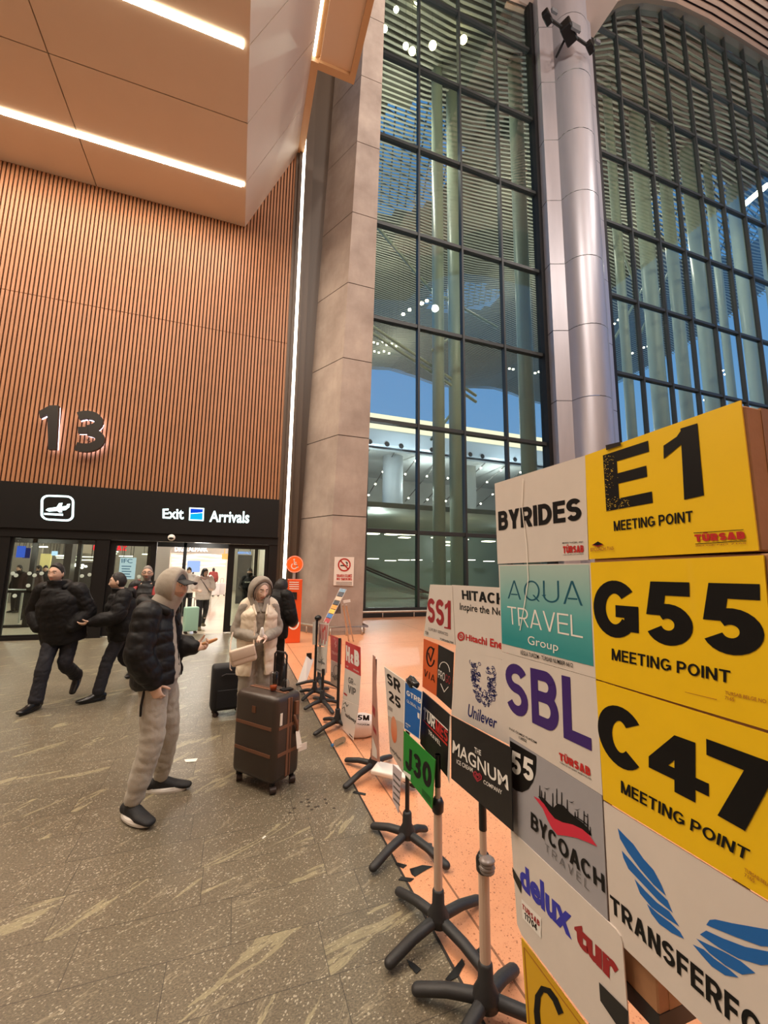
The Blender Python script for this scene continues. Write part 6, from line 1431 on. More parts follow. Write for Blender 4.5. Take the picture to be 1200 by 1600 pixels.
s.bold('MEETING POINT', [(970.8, 1219), (1173.5, 1328), (1169, 1345), (970.8, 1238)], INK, .17, .1); s.small([('TURSAB BELGE NO', 1164, 1355, 1222, 1392, 6), ('7165', 1164, 1363, 1180, 1373, 6)], BRN)
s = Sign('name_card', 'grey card with black 55 shield, city skyline and red swoosh', [(796, 1151.5), (940.4, 1243.5), B3(485, 685), B3(55, 275)], XB, film('card_grey', (158, 156, 162)))
s.polys([[(797, 1157), (838, 1181)] + [(838.5-0.5*k*k/9, 1181+5.7*k) for k in range(1, 6)] + [(833, 1222), (826, 1233), (816, 1238), (806, 1235), (798, 1228)]], INK, 'shield'); s.bold('55', [(799, 1171), (834, 1188.5), (834, 1223), (799, 1206)], WINK, .22, .12)
hill = [(175, 125), (198, 132), (222, 158), (243, 178), (262, 158), (290, 168), (318, 200), (345, 222), (372, 242), (398, 268), (416, 304), (385, 286), (345, 268), (300, 248), (255, 232), (225, 205), (200, 165)]
s.polys([[B3(*p) for p in hill]] + [[B3(x-1.5, y1), B3(x+1.5, y1), B3(x+2.5, y0), B3(x-2.5, y0)] for x, y1, y0 in ((182, 78, 128), (205, 105, 140), (190, 100, 130), (240, 112, 176), (258, 92, 160), (280, 108, 166), (305, 140, 190), (340, 195, 222), (352, 192, 226), (380, 192, 250), (396, 204, 270), (408, 262, 300))] + [[B3(378, 205), B3(398, 218), B3(398, 222), B3(378, 209)], [B3(340, 212), B3(380, 238), B3(400, 256), B3(400, 262), B3(380, 244), B3(340, 217)]] + [[B3(x-14, y), B3(x, y+4), B3(x+14, y-1), B3(x, y+8)] for x, y in ((215, 88), (325, 148), (350, 182))], INK, 'skyline')
s.polys([[B3(*p) for p in ((155, 125), (180, 138), (202, 160), (225, 195), (250, 225), (285, 242), (330, 252), (372, 272), (405, 300), (440, 350), (400, 332), (350, 312), (300, 302), (262, 298), (238, 270), (218, 232), (196, 180))]], mat('ink_swoosh', (204, 40, 66), .4), 'swoosh')
s.bold('BYCOACH', [B3(143, 193), B3(470, 478), B3(474, 558), B3(143, 265)], INK, .19, .07); s.bold('T R A V E L', [B3(207, 335), B3(405, 507), B3(405, 549), B3(207, 367)], GREY, .09, .1)
s = Sign('name_card', 'large white card with blue wings and black lettering below the yellow C47 card', [(942.8, 1252), (1243, 1437), (1262, 1760), (954, 1460)], XB+.002, X_W)
W1 = [[(530, 268), (565, 305), (600, 340), (645, 405), (690, 455), (722, 515), (745, 570), (690, 520), (630, 450), (575, 375), (540, 315)], [(548, 368), (590, 415), (650, 485), (705, 545), (752, 590), (775, 645), (710, 590), (640, 515), (578, 450), (555, 400)], [(605, 495), (650, 545), (705, 600), (760, 640), (805, 707), (745, 668), (680, 620), (630, 560)], [(660, 605), (710, 650), (765, 690), (808, 730), (826, 762), (770, 735), (715, 695), (680, 650)]]
W2 = [[(925, 700), (940, 678), (965, 675), (1040, 692), (1200, 720), (1310, 742), (1290, 800), (1170, 795), (1060, 755)], [(897, 742), (925, 725), (1000, 760), (1100, 798), (1300, 838), (1265, 872), (1170, 880), (1070, 850), (980, 800)], [(880, 760), (930, 785), (1000, 818), (1080, 862), (1145, 915), (1085, 922), (1010, 880), (940, 825)], [(865, 787), (915, 810), (960, 850), (1030, 900), (1070, 935), (1010, 925), (950, 885), (905, 835)]]
s.polys([[B3(*p) for p in w] for w in W1+W2], BLUE, 'wings'); s.bold('TRANSFERFO', [(953.3, 1397), (1192, 1594), (1192, 1642), (955, 1424)], INK, .2, .1)
s = Sign('name_card', 'white round cornered card with blue and red lower case lettering low on the sign wall', [(798, 1296), B3(485, 686), B3(520, 720), B3(540, 752), B3(549, 782), (988, 1680), (910, 1586), (826, 1475), (815, 1461), (808, 1444)], XB-.002, X_W)
s.font('delux', [(810.8, 1345), (893.8, 1416), (893.8, 1469.5), (814, 1386)], mat('ink_royal', (48, 50, 168), .4), .045); s.font('tur', [(897, 1434.5), (967, 1499), (967, 1545), (899, 1471)], DRED, .055)
s.polys([[(815, 1404), (846, 1434), (846, 1466), (817, 1434)]], WINK, 'sticker'); s.bold('TURSAB', [(816.5, 1411), (844, 1439), (844, 1448), (816.5, 1419)], DRED, .25); s.bold('11704', [(820, 1424), (840, 1445), (840, 1455), (820, 1434)], INK, .2)
s.polys([[(801, 1354), (815, 1378), (815, 1396), (803, 1371)]], TAPE, 'tape_patch'); s.polys([[(937, 1534), (983, 1580), (983, 1606), (964, 1600), (939, 1563)]], TAPE, 'tape_patch')
s = Sign('name_card', 'golden yellow card with a black curved letter at the bottom edge of the sign wall', [(814.5, 1465), (988, 1700), (988, 1800), (830, 1700)], XB+.006, film('card_gold', (206, 160, 24)))
s.line([(819, 1480), (960, 1672), (960, 1790)], 1.2, BRN); s.line([(819, 1480), (833, 1690)], 1.2, BRN, name='border')
s.polys(stroke([(877, 1584), (868, 1562), (858, 1548), (848, 1545), (841, 1556), (839, 1580), (842, 1610), (850, 1640), (862, 1664), (880, 1684)], 9), INK, 'lettering')
# glints on creased packing film, painted as thin pale strips over the cards
bm = bmesh.new()
for x0, y0, x1, y1 in ((817, 748, 815, 790), (815, 790, 822, 850), (822, 850, 825, 905), (825, 905, 819, 945), (819, 945, 812, 985)):
    quad(bm, *[pX(a, b, XB-.004) for a, b in ((x0-.3, y0), (x0+.9, y0), (x1+.9, y1), (x1-.3, y1))])
tag(link('clear_tape_glint', bm, mat('tape_crease_glint', (236, 228, 218), .25)), 'painted pale glint along the creased clear tape on the white and teal cards', 'tape')
# ---- set-back board: HITACHI, Unilever, Magnum, SS1 ...
G3 = crop(430, 840, 3.0); H7 = crop(650, 880, 7.06); J6 = crop(580, 1030, 6.4)
XW2 = film('card_white_film', (212, 202, 194))
s = Sign('name_card', 'white card with black headline and red lettering half hidden behind the teal card', [H7(395, 240), (842, 921.5), (843, 1046), H7(440, 930)], XH, XW2)
s.bold('HITACHI', [(721.5, 922), (795, 927.8), (795, 946.3), (722.5, 936.3)], INK, .2, .05); s.font('Inspire the Next', [(718.7, 941.8), (797, 952), (797, 968), (718.7, 956)], INK, .012)
s.font('Hitachi Energy', [(728, 990.8), (806, 1004), (806, 1025), (728, 1003)], RED, .03); s.line([(720.8+4.6*math.cos(k*PI/10), 994.2+6*math.sin(k*PI/10)) for k in range(20)], 2.2, RED, True); s.line([(720.8+1.6*math.cos(k*PI/5), 994.2+2.2*math.sin(k*PI/5)) for k in range(10)], 1.3, RED, True)
s = Sign('name_card', 'white card with a blue patterned letter U and script lettering', [(712, 1011.5), (843, 1046.5), (846, 1190), (705, 1116.5)], XH, XW2)
rng = random.Random(5); ps = []
def u_in(a, b):
    """unit letter U"""
    if b < .42: return (.5-.5 <= a <= .34) or (.66 <= a <= 1)
    r = ((a-.5)/.5)**2+((b-.42)/.58)**2; r2 = ((a-.5)/.16)**2+((b-.42)/.26)**2
    return r <= 1 and r2 >= 1
Uq = [(737, 1032), (774.5, 1046), (775, 1112), (737, 1092)]
def uq(a, b):
    TL, TR, BR, BL = [Vector(p) for p in Uq]; p = (TL*(1-a)+TR*a)*(1-b)+(BL*(1-a)+BR*a)*b; return (p.x, p.y)
for _ in range(900):
    a, b = rng.random(), rng.random()
    if not u_in(a, b) or len(ps) > 700: continue
    k = rng.random(); r = .028+.035*rng.random(); t0 = rng.random()*6.28
    if k < .45: ps += [[uq(x, y) for x, y in q] for q in stroke([(a+r*1.6*math.cos(t0+i*.7), b+r*1.1*math.sin(t0+i*.7)) for i in range(5)], .018)]
    elif k < .7: ps += [[uq(x, y) for x, y in q] for q in stroke([(a+r*math.cos(i*1.05), b+r*.7*math.sin(i*1.05)) for i in range(6)], .016, True)]
    else: ps.append([uq(a+r*1.3*math.cos(t0)*.9, b+r*math.sin(t0)), uq(a+r*.4*math.cos(t0+1.57), b+r*.4*math.sin(t0+1.57)), uq(a-r*1.3*math.cos(t0), b-r*math.sin(t0)), uq(a+r*.4*math.cos(t0-1.57), b+r*.4*math.sin(t0-1.57))])
s.polys(ps, NAVY, 'patterned_letter'); s.font('Unilever', [(731.5, 1099), (777, 1121), (777, 1139.5), (731.5, 1119)], NAVY, .012, .25)
s = Sign('name_card', 'black card with white lettering and a small red heart', [(705, 1118), (798, 1168.5), (801, 1299), (705, 1216)], .975, film('card_black', (24, 22, 24)))
s.font('MAGNUM', [(708, 1156), (793, 1211.5), (795, 1236), (707, 1176)], WINK, .012); s.font('THE', [(741.7, 1167), (752, 1172.7), (752, 1180.7), (741.7, 1176)], WINK, .01)
s.font('ICE CREAM', [(714, 1186), (739, 1200), (739, 1207), (714, 1192.7)], WINK, .01); s.font('COMPANY', [(756, 1218), (785, 1235), (785, 1242), (756, 1224)], WINK, .01)
hp = [(0, -.85), (-.8, -.1), (-.85, .45), (-.45, .8), (0, .45), (.45, .8), (.85, .45), (.8, -.1)]
s.line([(746.7+7*a, 1213.5-8*b+3.5*a) for a, b in hp], 2.2, mat('ink_crimson', (150, 34, 52), .4), True, 'heart'); s.line([(746.7+3.4*a, 1213.5-4*b+1.7*a) for a, b in hp], 1.8, MATS['ink_crimson'], True, 'heart')
s = Sign('name_card', 'white card with large dark red letters at the far end of the sign wall', [H7(155, 235), H7(400, 245), H7(430, 900), H7(85, 800)], XH-.002, XW2)
s.bold('SS1', [H7(130, 382), H7(385, 415), H7(385, 728), H7(125, 642)], DRED, .21, .07); s.polys([[H7(312, 700), H7(388, 716), H7(388, 732), H7(312, 716)]], DRED, 'lettering'); s.font('LUXURY SERVICES', [H7(140, 705), H7(355, 770), H7(355, 803), H7(140, 738)], GREY, .0)
s.small([('TÜR', *H7(103, 738), *H7(140, 750), 6)], INK, 'number_print'); s.small([('TURSAB6799', *H7(265, 822), *H7(415, 868), 3.2)], INK)
s = Sign('name_card', 'orange card with a dark ring and tick and three spaced letters below', [(662, 998), (684.7, 1007), (682, 1088), (660, 1073)], XH-.001, film('card_orange', (206, 92, 40)))
s.line([(673+6*math.cos(k*PI/9), 1026+15*math.sin(k*PI/9)) for k in range(1, 17)], 2.2, INK); s.line([(669.5, 1020), (673, 1032), (678.5, 1013)], 2.0, INK, name='tick'); s.bold('VIA', [(663.5, 1045), (680, 1055.6), (679.7, 1067), (662, 1055)], INK, .12, .25)
s = Sign('name_card', 'narrow black card with white and red lettering in a thin ring', [(685, 1007.5), (708.4, 1019.5), (705, 1109), (682, 1088)], XH-.001, MATS['card_black'])
s.bold('PRO', [(684.9, 1045.5), (695.5, 1052), (695.3, 1065), (684.9, 1058.5)], WINK, .11, .1); s.bold('GO', [(696.2, 1052.5), (704.5, 1057.5), (703.9, 1070), (696, 1065.5)], DRED, .11, .1)
s.line([(687+8*(1-math.cos(k*PI/8)), 1043-12*math.sin(k*PI/8)+7*k/8) for k in range(9)], 1.0, WINK); s.line([(689, 1068), (694.5, 1081), (701, 1073)], 1.0, WINK)
XT = 1.03
s = Sign('name_card', 'black card with white and red lettering and a red line, behind the green J30 card', [J6(515, 320), J6(790, 560), (701, 1217), J6(490, 845)], XT, MATS['card_black'])
s.bold('TUR', [J6(525, 480), J6(640, 588), J6(638, 702), J6(520, 592)], WINK, .2, .1); s.bold('MES', [J6(648, 598), J6(770, 718), J6(765, 838), J6(645, 712)], RED, .2, .1); s.polys([[J6(530, 474), J6(770, 705), J6(770, 718), J6(530, 484)], ], WINK, 'rule'); s.polys([[J6(520, 598), J6(765, 850), J6(765, 872), J6(520, 610)]], RED, 'rule'); s.bold('TRAVEL', [J6(575, 700), J6(700, 830), J6(700, 872), J6(575, 742)], WINK, .16, .12)
s.polys([[J6(790, 560), J6(800, 575), (703, 1225), (699.5, 1214)]], XW2, 'plastic_sleeve')
s = Sign('name_card', 'blue card with white lettering above the green J30 card', [J6(340, 225), J6(512, 330), J6(485, 800), J6(330, 690)], 1.0, film('card_blue', (18, 96, 176)))
s.bold('GTRB', [J6(355, 305), J6(500, 398), J6(500, 450), J6(355, 357)], WINK, .2, .1); s.bold('GLOBAL TR', [J6(358, 398), J6(500, 492), J6(500, 522), J6(358, 428)], WINK, .12, .1); s.small([('1', *J6(465, 530), *J6(485, 545), 8), ('www', *J6(345, 630), *J6(395, 665), 2.4), ('+90', *J6(345, 655), *J6(370, 672), 2.4)], WINK)
s.line([J6(340, 225), J6(512, 330), J6(485, 800), J6(330, 690)], 1.2, WINK, True, 'border')
s = Sign('name_card', 'green card reading J30 tied between two poles', [J6(325, 715), J6(640, 1010), J6(605, 1500), J6(320, 1130)], 0.958, film('card_green', (28, 132, 44)))
s.bold('J30', [J6(348, 865), J6(605, 1062), J6(602, 1312), J6(342, 1085)], INK, .22, .1); s.polys([[J6(328, 1110), J6(398, 1158), J6(395, 1212), J6(326, 1135)]], WINK, 'paper_patch'); s.polys([[J6(510, 1290+14*k), J6(600, 1392+14*k), J6(600, 1397+14*k), J6(510, 1295+14*k)] for k in range(5)], INK, 'small_print')
s = Sign('name_card', 'white card with bold black SR 25 lettering', [J6(130, 75), J6(335, 215), J6(327, 645), J6(165, 560)], 1.06, XW2)
s.bold('SR', [J6(155, 132), J6(290, 218), J6(296, 345), J6(162, 238)], INK, .22, .1); s.bold('25', [J6(172, 306), J6(293, 395), J6(297, 505), J6(182, 408)], INK, .22, .1); s.polys([[J6(170, 462+10*k), J6(215, 494+10*k), J6(215, 498+10*k), J6(170, 466+10*k)] for k in range(4)], GREY, 'small_print')
s = Sign('name_card', 'pale card with an orange egg shape under the SR 25 card', [J6(165, 563), J6(326, 648), J6(312, 1130), J6(187, 925)], 1.06, mat('card_bare', (190, 172, 160), .4, var=.1, vscale=30, coat=.4))
def egg():
    t = NT('egg_print', .35); z = t.sep(t.tc.outputs['Object'])[2]; t.L.new(t.ramp(t.math('MULTIPLY', t.math('SUBTRACT', z, pX(616, 1172, 1.06).z), 1/(pX(616, 1118, 1.06).z-pX(616, 1172, 1.06).z)), [(.2, hexc(206, 92, 40)), (.75, hexc(216, 140, 104))]), t.b.inputs['Base Color']); return t.m
s.polys([[(615.8+4.6*math.cos(k*PI/12)+1.2*math.sin(k*PI/12), 1140+21*math.sin(k*PI/12)) for k in range(24)]], egg(), 'egg_shape'); s.font('ceylan', [J6(190, 860), J6(298, 985), J6(296, 1035), J6(192, 905)], GREY, .02)
s = Sign('paper_strip', 'narrow printed paper strip hanging under the egg card', [J6(215, 1050), J6(302, 1128), J6(270, 1540), J6(212, 1400)], 1.06, mat('strip_paper', (196, 182, 186), .5)); s.polys([[J6(222, 1130+62*k), J6(290, 1205+62*k), J6(288, 1225+62*k), J6(222, 1150+62*k)] for k in range(5)], GREY, 'small_print')
# ---- pole stands with cross feet
M_pole = mat('pole_black', (34, 32, 32), .45); M_polew = mat('pole_beige', (196, 168, 148), .4); M_foot = mat('foot_plastic', (36, 35, 36), .55, bump=.1, bscale=80)
def stand(label, base, tips, top_z, r=.016, lower=None, tape=None, group='pole stands along the sign row'):
    """base: floor point; tips: floor points of the four feet"""
    o = empty('sign_stand', (base.x, base.y, 0), 0, label, 'stand', group)
    L = lambda p: Vector(p)-Vector((base.x, base.y, 0))
    bm = bmesh.new()
    if lower:
        tube(bm, [(0, 0, .1), (0, 0, lower)], r*1.55, 14, caps='flat'); lp = link('lower_tube', bm, M_polew, o, smooth=False)
        bm = bmesh.new(); lathe(bm, [(r*1.5, lower-.02), (r*2.1, lower-.01), (r*2.2, lower+.03), (r*1.5, lower+.05)], n=16); link('clamp', bm, TAPE, o, smooth=True)
        bm = bmesh.new(); tube(bm, [(0, 0, lower), (0, 0, top_z)], r, 12, caps='flat'); link('upper_tube', bm, M_polew if tape else M_pole, o)
        if tape: bm = bmesh.new(); tube(bm, [(0, 0, tape), (0, 0, top_z)], r*1.12, 12, caps='flat'); link('tape_wrap', bm, TAPE, o)
    else:
        tube(bm, [(0, 0, .1), (0, 0, top_z)], r, 14, caps='flat'); link('pole', bm, M_pole, o)
    bm = bmesh.new(); lathe(bm, [(.05, .055), (.052, .09), (.03, .13), (.028, .19), (.022, .20)], n=20); link('hub', bm, M_foot, o, smooth=True)
    for t in tips:
        d = L(t); bm = bmesh.new(); h = d.normalized()
        pts = [h*.02+Vector((0, 0, .075)), h*.5*d.length+Vector((0, 0, .062)), h*(d.length-.03)+Vector((0, 0, .032))]
        tube(bm, pts, [(.026, .024), (.026, .022), (.026, .02)], 10); link('foot', bm, M_foot, o, smooth=True)
    return o
def cross(b, a0, ln=.32): return [Vector((b.x+ln*math.cos(math.radians(a0+90*k)), b.y+ln*math.sin(math.radians(a0+90*k)), 0)) for k in range(4)]
b1 = pZ(760, 1594); stand('nearest beige pole stand with cling wrapped clamp, under the black card with the heart', b1, [pZ(640, 1556), pZ(808, 1520), b1*2-pZ(640, 1556), b1*2-pZ(808, 1520)], pX(760, 1200, b1.x).z, .014, pX(760, 1360, b1.x).z, pX(760, 1302, b1.x).z)
b2 = pZ(685, 1462); stand('beige pole stand with black clamp, second from the camera, holding the green J30 card', b2, [pZ(618, 1398), pZ(600, 1524), b2*2-pZ(618, 1398), pZ(752, 1412)], pX(683, 1178, b2.x).z, .0135, pX(683, 1262, b2.x).z, pX(683, 1228, b2.x).z)
b3 = pZ(636, 1322); stand('thin black pole stand behind the green J30 card', b3, [pZ(578, 1296), pZ(577, 1370), pZ(704, 1366), pZ(668, 1300)], pX(640, 1062, b3.x).z, .014)
b4 = pZ(584, 1208); stand('black cross foot stand under the edge-on poster', b4, [pZ(538, 1192), pZ(536, 1238), pZ(652, 1236), pZ(612, 1186)], pX(587, 1030, b4.x).z, .012)
b5 = pZ(527, 1137); stand('black pole stand between the two red cards', b5, [pZ(505, 1127), pZ(489, 1153), b5*2-pZ(505, 1127), b5*2-pZ(489, 1153)], pY(534, 997, b5.y).z, .017)
b6 = pZ(503, 1104); stand('short black pole stand in front of the red striped card', b6, [pZ(474, 1112), pZ(521, 1119), pZ(490, 1094), pZ(531, 1101)], pY(508, 1045, b6.y).z, .018)
b7 = pZ(491, 1088); stand('tall black pole stand behind the red striped card', b7, [pZ(471, 1098), pZ(523, 1096), pZ(468, 1083), pZ(514, 1079)], pY(494, 966, b7.y).z, .017)
b8 = pZ(498, 1071); stand('farthest black cross foot stand by the leaning white board', b8, [pZ(461, 1073), pZ(530, 1077), pZ(492, 1062), pZ(505, 1083)], pY(497, 1000, b8.y).z, .014)
b9 = Vector((1.17, 1.22, 0)); stand('pole stand behind the sign wall', b9, cross(b9, 40), 1.25, .016)
b10 = Vector((1.185, .75, 0)); stand('pole stand behind the yellow cards', b10, cross(b10, 40), 1.25, .016)
# black bag scrap on the pole of the blue card
bm = bmesh.new(); c = pX(645, 1067, 1.02)
ellip(bm, c, (.03, .075, .03), 14, 8)
for v in bm.verts: v.co += Vector((0, 0, .02*mnoise.noise(v.co*40)))
tag(link('bin_bag', bm, mat('bag_black', (20, 20, 22), .25, bump=.4, bscale=50), smooth=True), 'crumpled black plastic bag on the pole above the blue card', 'bag')
# cling film lump is part of the first stand's look
bm = bmesh.new(); c = pX(761, 1352, b1.x)
for k in range(4): ellip(bm, c+Vector((0, 0, .012*(k-1.5))), (.03+.004*(k % 2), .03, .013), 12, 6)
tag(link('cling_wrap', bm, mat('cling_film', (120, 110, 106), .12, spec=.8), smooth=True), 'lump of cling film around the clamp of the nearest beige pole', 'wrap')
# edge-on poster
XE = b4.x-.03
s = Sign('poster', 'tall narrow poster seen almost edge-on above a cross foot', [(582.5, 1023), (586, 1026), (593, 1191), (580, 1186)], XE, mat('poster_print', (176, 128, 112), .4, var=.35, vscale=14)); s.polys([[(581.8, 1100), (586.5, 1108), (586, 1122), (582, 1112)], [(583, 1132), (588, 1142), (588.5, 1150), (583, 1140)]], DRED, 'print'); s.polys([[(581.8, 1150), (589, 1172), (589.5, 1186), (581.5, 1180)]], XW2, 'print')
# white tray on the foot
bm = rbox(-.17, .17, -.09, .09, 0, .035, .01); o = tag(link('plastic_tray', bm, mat('tray_white', (226, 214, 204), .35)), 'white plastic tray lying over the foot of the edge-on poster stand', 'tray'); p = pZ(612, 1208, .1); o.location = (p.x+.02, p.y, .09); o.rotation_euler = (0, .04, math.radians(-38))
# ---- H&B stand cards
F4 = crop(440, 920, 4.705)
def plane_sign(name, label, q, y0, m, turn=-30, cat='sign'):
    """card on a vertical plane through (.., y0) turned about z; returns a Sign-like helper"""
    return Sign(name, label, q, y0, m, cat)
X5 = b5.x+.03
s = Sign('name_card', 'bright red card with big white letters right of the black pole', [F4(470, 385), F4(578, 430), F4(580, 642), F4(465, 580)], X5, film('card_red', (190, 30, 34)))
s.bold('H', [F4(474, 412), F4(502, 430), F4(502, 548), F4(474, 525)], WINK, .26); s.bold('&', [F4(507, 475), F4(530, 488), F4(530, 556), F4(507, 540)], WINK, .2); s.bold('B', [F4(535, 445), F4(572, 466), F4(572, 580), F4(535, 558)], WINK, .28)
s.small([('VIP', *F4(474, 560), *F4(492, 570), 2.4), ('TRANSFER', *F4(528, 585), *F4(570, 608), 2.2)], WINK)
s = Sign('name_card', 'white card with grey letters under the bright red card', [F4(465, 580), F4(580, 642), F4(565, 860), F4(450, 810)], X5, XW2); s.bold('GR', [F4(492, 645), F4(528, 664), F4(528, 710), F4(490, 690)], GREY, .2); s.bold('VIP', [F4(490, 705), F4(548, 735), F4(544, 788), F4(490, 762)], GREY, .2); s.small([('by', *F4(532, 690), *F4(546, 697), 3)], GREY); s.polys([[F4(460, 760), F4(482, 778), F4(480, 790), F4(458, 772)]], RED, 'print')
s = Sign('name_card', 'lowest white card with a thin line logo, beside the white carrier bag', [F4(450, 812), F4(565, 862), F4(527, 1115), F4(420, 1002)], X5, XW2); s.font('nadaway', [F4(468, 905), F4(548, 960), F4(546, 1000), F4(468, 945)], INK, .03); s.line([F4(452, 850), F4(470, 835), F4(480, 865), F4(492, 850)], .9, INK); s.line([F4(446, 880), F4(462, 868), F4(468, 905)], .9, INK); s.polys([[F4(498, 1062), F4(522, 1088), F4(522, 1096), F4(498, 1072)]], INK, 'print')
X5b = b5.x-.0
s = Sign('name_card', 'dark red card with small white emblem left of the black pole', [F4(358, 338), F4(440, 370), F4(436, 556), F4(362, 520)], X5+.12, MATS['card_red']); s.font('EMIRATES'[:0]+'TRAVEL', [F4(366, 452), F4(432, 480), F4(432, 502), F4(366, 474)], mat('ink_pink', (224, 150, 140), .4), .03); s.line([F4(398, 388), F4(392, 405), F4(402, 415), F4(396, 430)], 1.3, MATS['ink_pink'])
s = Sign('name_card', 'pale card with a circular emblem under the dark red card', [F4(362, 522), F4(436, 558), F4(424, 730), F4(360, 692)], X5+.12, XW2); s.line([(F4(400, 600)[0]+3.6*math.cos(k*PI/8), F4(400, 600)[1]+8*math.sin(k*PI/8)) for k in range(16)], .8, GREY, True); s.font('Eagle', [F4(364, 608), F4(420, 645), F4(416, 690), F4(364, 650)], GREY, .03, .2)
# ---- far stands: striped card, white sheet, leaning board, brochure rack
X7 = b6.x+.02
s = Sign('name_card', 'white card with tall red stripes like letters, far along the sign row', [F4(272, 250), F4(347, 257), F4(336, 428), F4(268, 412)], X7, XW2); s.polys([[F4(276+11.5*k, 256+2*k), F4(282+11.5*k, 257+2*k), F4(279+10.5*k, 395+4*k-(30 if k % 2 else 0)), F4(273+10.5*k, 393+4*k-(30 if k % 2 else 0))] for k in range(6)], RED, 'lettering'); s.polys([[F4(298, 300), F4(322, 275), F4(322, 300), F4(298, 325)]], RED, 'lettering')
s = Sign('name_card', 'white sheet with a small star emblem below the red striped card', [F4(250, 422), F4(336, 430), F4(320, 636), F4(243, 600)], X7, XW2); s.line([F4(295, 498), F4(293, 560)], .8, GREY); s.line([F4(280, 515), F4(310, 545)], .8, GREY); s.line([F4(308, 512), F4(280, 545)], .8, GREY); s.bold('ARIMA', [F4(268, 525), F4(320, 545), F4(318, 560), F4(268, 540)], GREY, .2); s.polys([[F4(250, 585), F4(310, 608), F4(310, 612), F4(250, 590)]], GREY, 'print')
s = Sign('name_card', 'narrow white card edge left of the tall black pole', [F4(229, 245), F4(247, 240), F4(246, 412), F4(227, 410)], b7.x-.05, XW2)
bm = bmesh.new(); ellip(bm, pY(497, 965.5, b7.y), (.05, .05, .04), 12, 8); tag(link('bin_bag', bm, MATS['bag_black'], smooth=True), 'small black bag knotted on top of the far black pole', 'bag')
def lean(name, label, q, ya, yb, m, cat, th=.012):
    """board leaning back: lower edge at depth ya, upper edge at yb"""
    P = [pY(*q[0], yb), pY(*q[1], yb), pY(*q[2], ya), pY(*q[3], ya)]
    bm = bmesh.new(); n = (P[1]-P[0]).cross(P[3]-P[0]).normalized(); prism(bm, P, n*th); return tag(link(name, bm, m), label, cat), P, -n*.001 if n.y > 0 else n*(.001)
yl = pZ(470, 1067).y
o, P, n_ = lean('leaning_board', 'white board with a dark clip leaning beside the far stands', [F4(190, 478), F4(236, 520), F4(176, 702), F4(118, 690)], yl, yl+.25, XW2, 'board')
bm = bmesh.new(); font_bm(bm, 'VIP', [bil(P, a, b) for a, b in ((.3, .62), (.75, .60), (.65, .25), (.25, .25))], n_*3, .03); link('lettering', bm, GREY, o); bm = bmesh.new(); c = bil(P, .3, .97); obox(bm, c, (.04, 0, 0), (0, .015, 0), (0, 0, .05)); link('clip', bm, TAPE, o)
yr = pZ(512, 1050).y
o, P, n_ = lean('brochure_rack', 'tall leaning rack of colourful brochures in front of the pillar', [(531, 919), (542, 921), (514, 975), (505, 972)], yr, yr+.5, mat('rack_frame', (186, 170, 158), .4), 'rack')
cols = [(120, 150, 170), (60, 60, 66), (206, 180, 150), (40, 44, 50), (226, 150, 40), (232, 190, 60), (60, 110, 170), (170, 40, 36)]
for k, c in enumerate(cols):
    v1, v0 = 1-k/8-.01, 1-(k+1)/8+.01; bm = bmesh.new(); prism(bm, [bil(P, .08, v1)+n_*4, bil(P, .9, v1)+n_*4, bil(P, .9, v0)+n_*4, bil(P, .08, v0)+n_*4], n_*6)
    b_ = link('brochure', bm, mat('brochure_%d' % k, c, .4, var=.3, vscale=30), o)
bm = bmesh.new()
for a, b in ((536, 545), (541, 552)): pt, pb = pY(a, 946, yr+.55), pZ(b, 1002); tube(bm, [pt, (pb.x, pb.y, 0.01)], .018, 8)
tube(bm, [pY(509, 973, yr), (pY(509, 973, yr).x+.02, yr-.05, 0.01)], .018, 8)
link('easel_leg', bm, MATS['rack_frame'], o, smooth=True)
bm = bmesh.new(); c = pY(541, 940, yr+.5); prism(bm, [c+Vector((-.06, 0, .02)), c+Vector((.08, .02, .04)), c+Vector((.09, .02, -.01)), c+Vector((-.05, 0, -.03))], (0, .01, 0)); tag(link('paper_sheet', bm, WINK), 'white crumpled paper on top of the easel by the pillar', 'paper')
bm = bmesh.new(); c = pY(528, 950, yr+.45); prism(bm, [c+Vector((-.07, 0, .08)), c+Vector((.04, 0, .12)), c+Vector((.06, 0, -.1)), c+Vector((-.08, 0, -.1))], (0, .02, 0)); tag(link('brochure_pack', bm, mat('pack_dark', (90, 84, 84), .3, var=.5, vscale=20)), 'dark wrapped pack hanging on the easel by the pillar', 'pack')
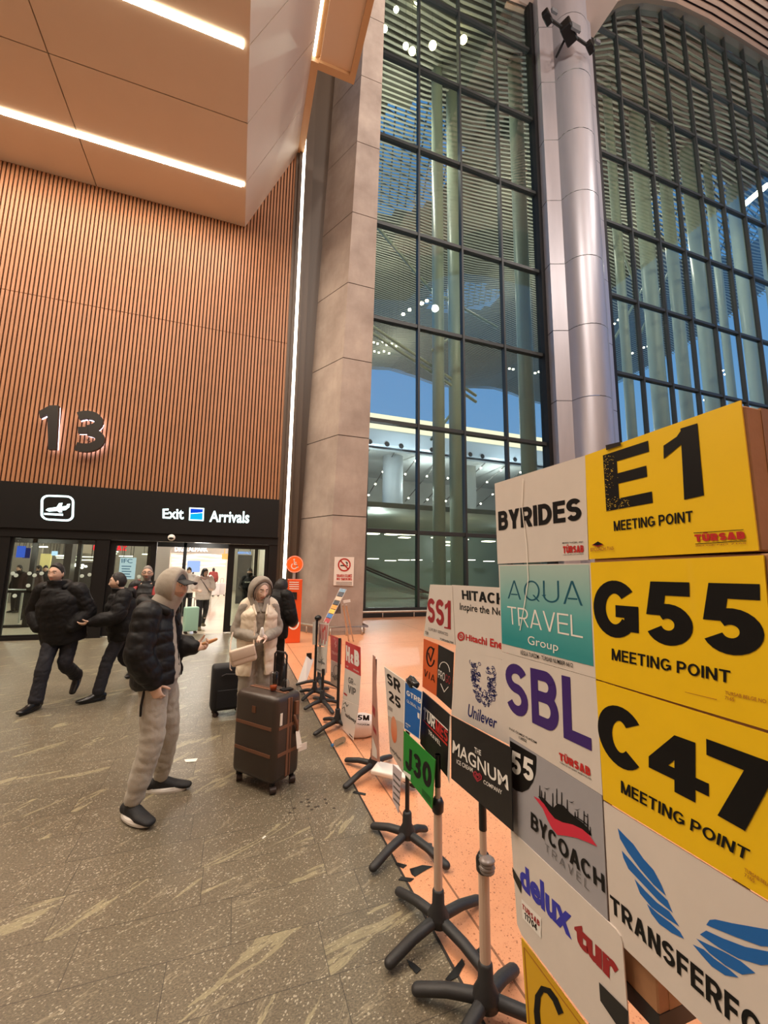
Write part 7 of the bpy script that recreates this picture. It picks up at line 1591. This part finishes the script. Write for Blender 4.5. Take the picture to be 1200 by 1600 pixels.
# ---- litter and things on the floor
def flat(name, label, q, m, cat, th=.002, group=None):
    bm = bmesh.new(); prism(bm, [pZ(a, b, .002) for a, b in q], (0, 0, th)); return tag(link(name, bm, m), label, cat, group)
PAP = mat('paper_white', (232, 226, 214), .5)
flat('paper_scrap', 'white paper scrap on the granite right of the hooded man', [(288, 1187), (309, 1185), (306, 1190), (290, 1191)], PAP, 'paper')
flat('paper_scrap', 'tiny white paper scrap on the granite below the brown suitcase', [(409, 1310), (414, 1306), (416, 1307), (411, 1311)], PAP, 'paper')
flat('paper_scrap', 'pale torn paper under the foot of the stand with red cards', [F4(248, 1052), F4(320, 1008), F4(318, 1030), F4(262, 1066)], PAP, 'paper')
tp = [[(622, 1375), (627, 1370), (647, 1373), (641, 1378)], [(640, 1358), (660, 1352), (676, 1354), (668, 1358), (648, 1370), (643, 1366)], [(659, 1316), (675, 1318), (676, 1330), (663, 1326)], [(621, 1348), (636, 1352), (630, 1357), (618, 1351)], [(553, 1236), (572, 1240), (571, 1243), (551, 1239)], [(617, 1483), (628, 1478), (632, 1484), (620, 1490)], [(636, 1500), (648, 1506), (658, 1515), (650, 1522), (640, 1510)], [(696, 1530), (722, 1498), (726, 1506), (716, 1526), (702, 1534)], [(738, 1490), (750, 1480), (753, 1488), (745, 1496)]]
for k, q in enumerate(tp):
    flat('tape_piece', ['strip of black tape by the left foot of the thin black pole stand', 'bent black tape on the orange floor under the thin black pole', 'black tape over the right foot of the thin black pole stand', 'black tape between the feet of the thin black pole stand', 'black tape scrap on the orange floor below the edge-on poster', 'black tape left of the second beige pole stand', 'curled black tape at the left foot of the second beige pole stand', 'long black tape tail below the hub of the second beige pole stand', 'black tape over the right foot of the second beige pole stand'][k], q, TAPE, 'tape')
bm = bmesh.new(); c = pZ(568, 1152)
ellip(bm, c+Vector((0, .02, .10)), (.16, .09, .12), 22, 14)
for v in bm.verts:
    v.co.z = max(.004, v.co.z + .02*mnoise.noise(v.co*9)); v.co += Vector((.02*mnoise.noise(v.co*13), .015*mnoise.noise(v.co*11+Vector((3, 3, 3))), 0))
o = tag(link('carrier_bag', bm, mat('bag_white', (226, 214, 206), .35, bump=.3, bscale=18), smooth=True), 'white plastic carrier bag with dark print lying on the orange floor', 'bag')
bm = bmesh.new(); q = [(559, 1117), (577, 1117.5), (577, 1126), (558, 1125)]; bold_bm(bm, '5M', [pY(a, b, c.y-.085) for a, b in q], Vector((0, 0, 0)), .22); font_bm(bm, 'TASARIM', [pY(a, b, c.y-.085) for a, b in ((558, 1130), (577, 1131), (577, 1134), (558, 1133))], Vector((0, 0, 0)), .02); link('lettering', bm, INK, o)
bm = bmesh.new(); a, b = pZ(536, 1156, .03), pZ(520, 1164, .03); tube(bm, [a, a.lerp(b, .7), a.lerp(b, .85), b], [.03, .03, .014, .012], 12); o = tag(link('plastic_bottle', bm, glass('bottle_pet', (206, 220, 226), 1.0, .05), smooth=True), 'crushed clear plastic bottle on the orange floor by the stand with red cards', 'bottle')
bm = bmesh.new(); tube(bm, [b, b+(b-a).normalized()*.015], .014, 10, caps='flat'); link('cap', bm, mat('cap_blue', (60, 120, 180), .4), o)
# ---- floor spots by the suitcase
SPOT = mat('dark_stain', (58, 50, 40), .4)
for (a, b) in ((471, 1253), (481, 1249), (483, 1254), (482, 1260), (493, 1261), (487, 1265), (508, 1249), (510, 1255), (497, 1260), (522, 1263), (460, 1263), (453, 1270)):
    bm = bmesh.new(); p = pZ(a, b); lathe(bm, [(.012, .0005), (.011, .0012)], p, 10); tag(link('gum_spot', bm, SPOT), 'small dark spot trodden into the granite beside the orange floor', 'stain', 'dark spots on the granite')
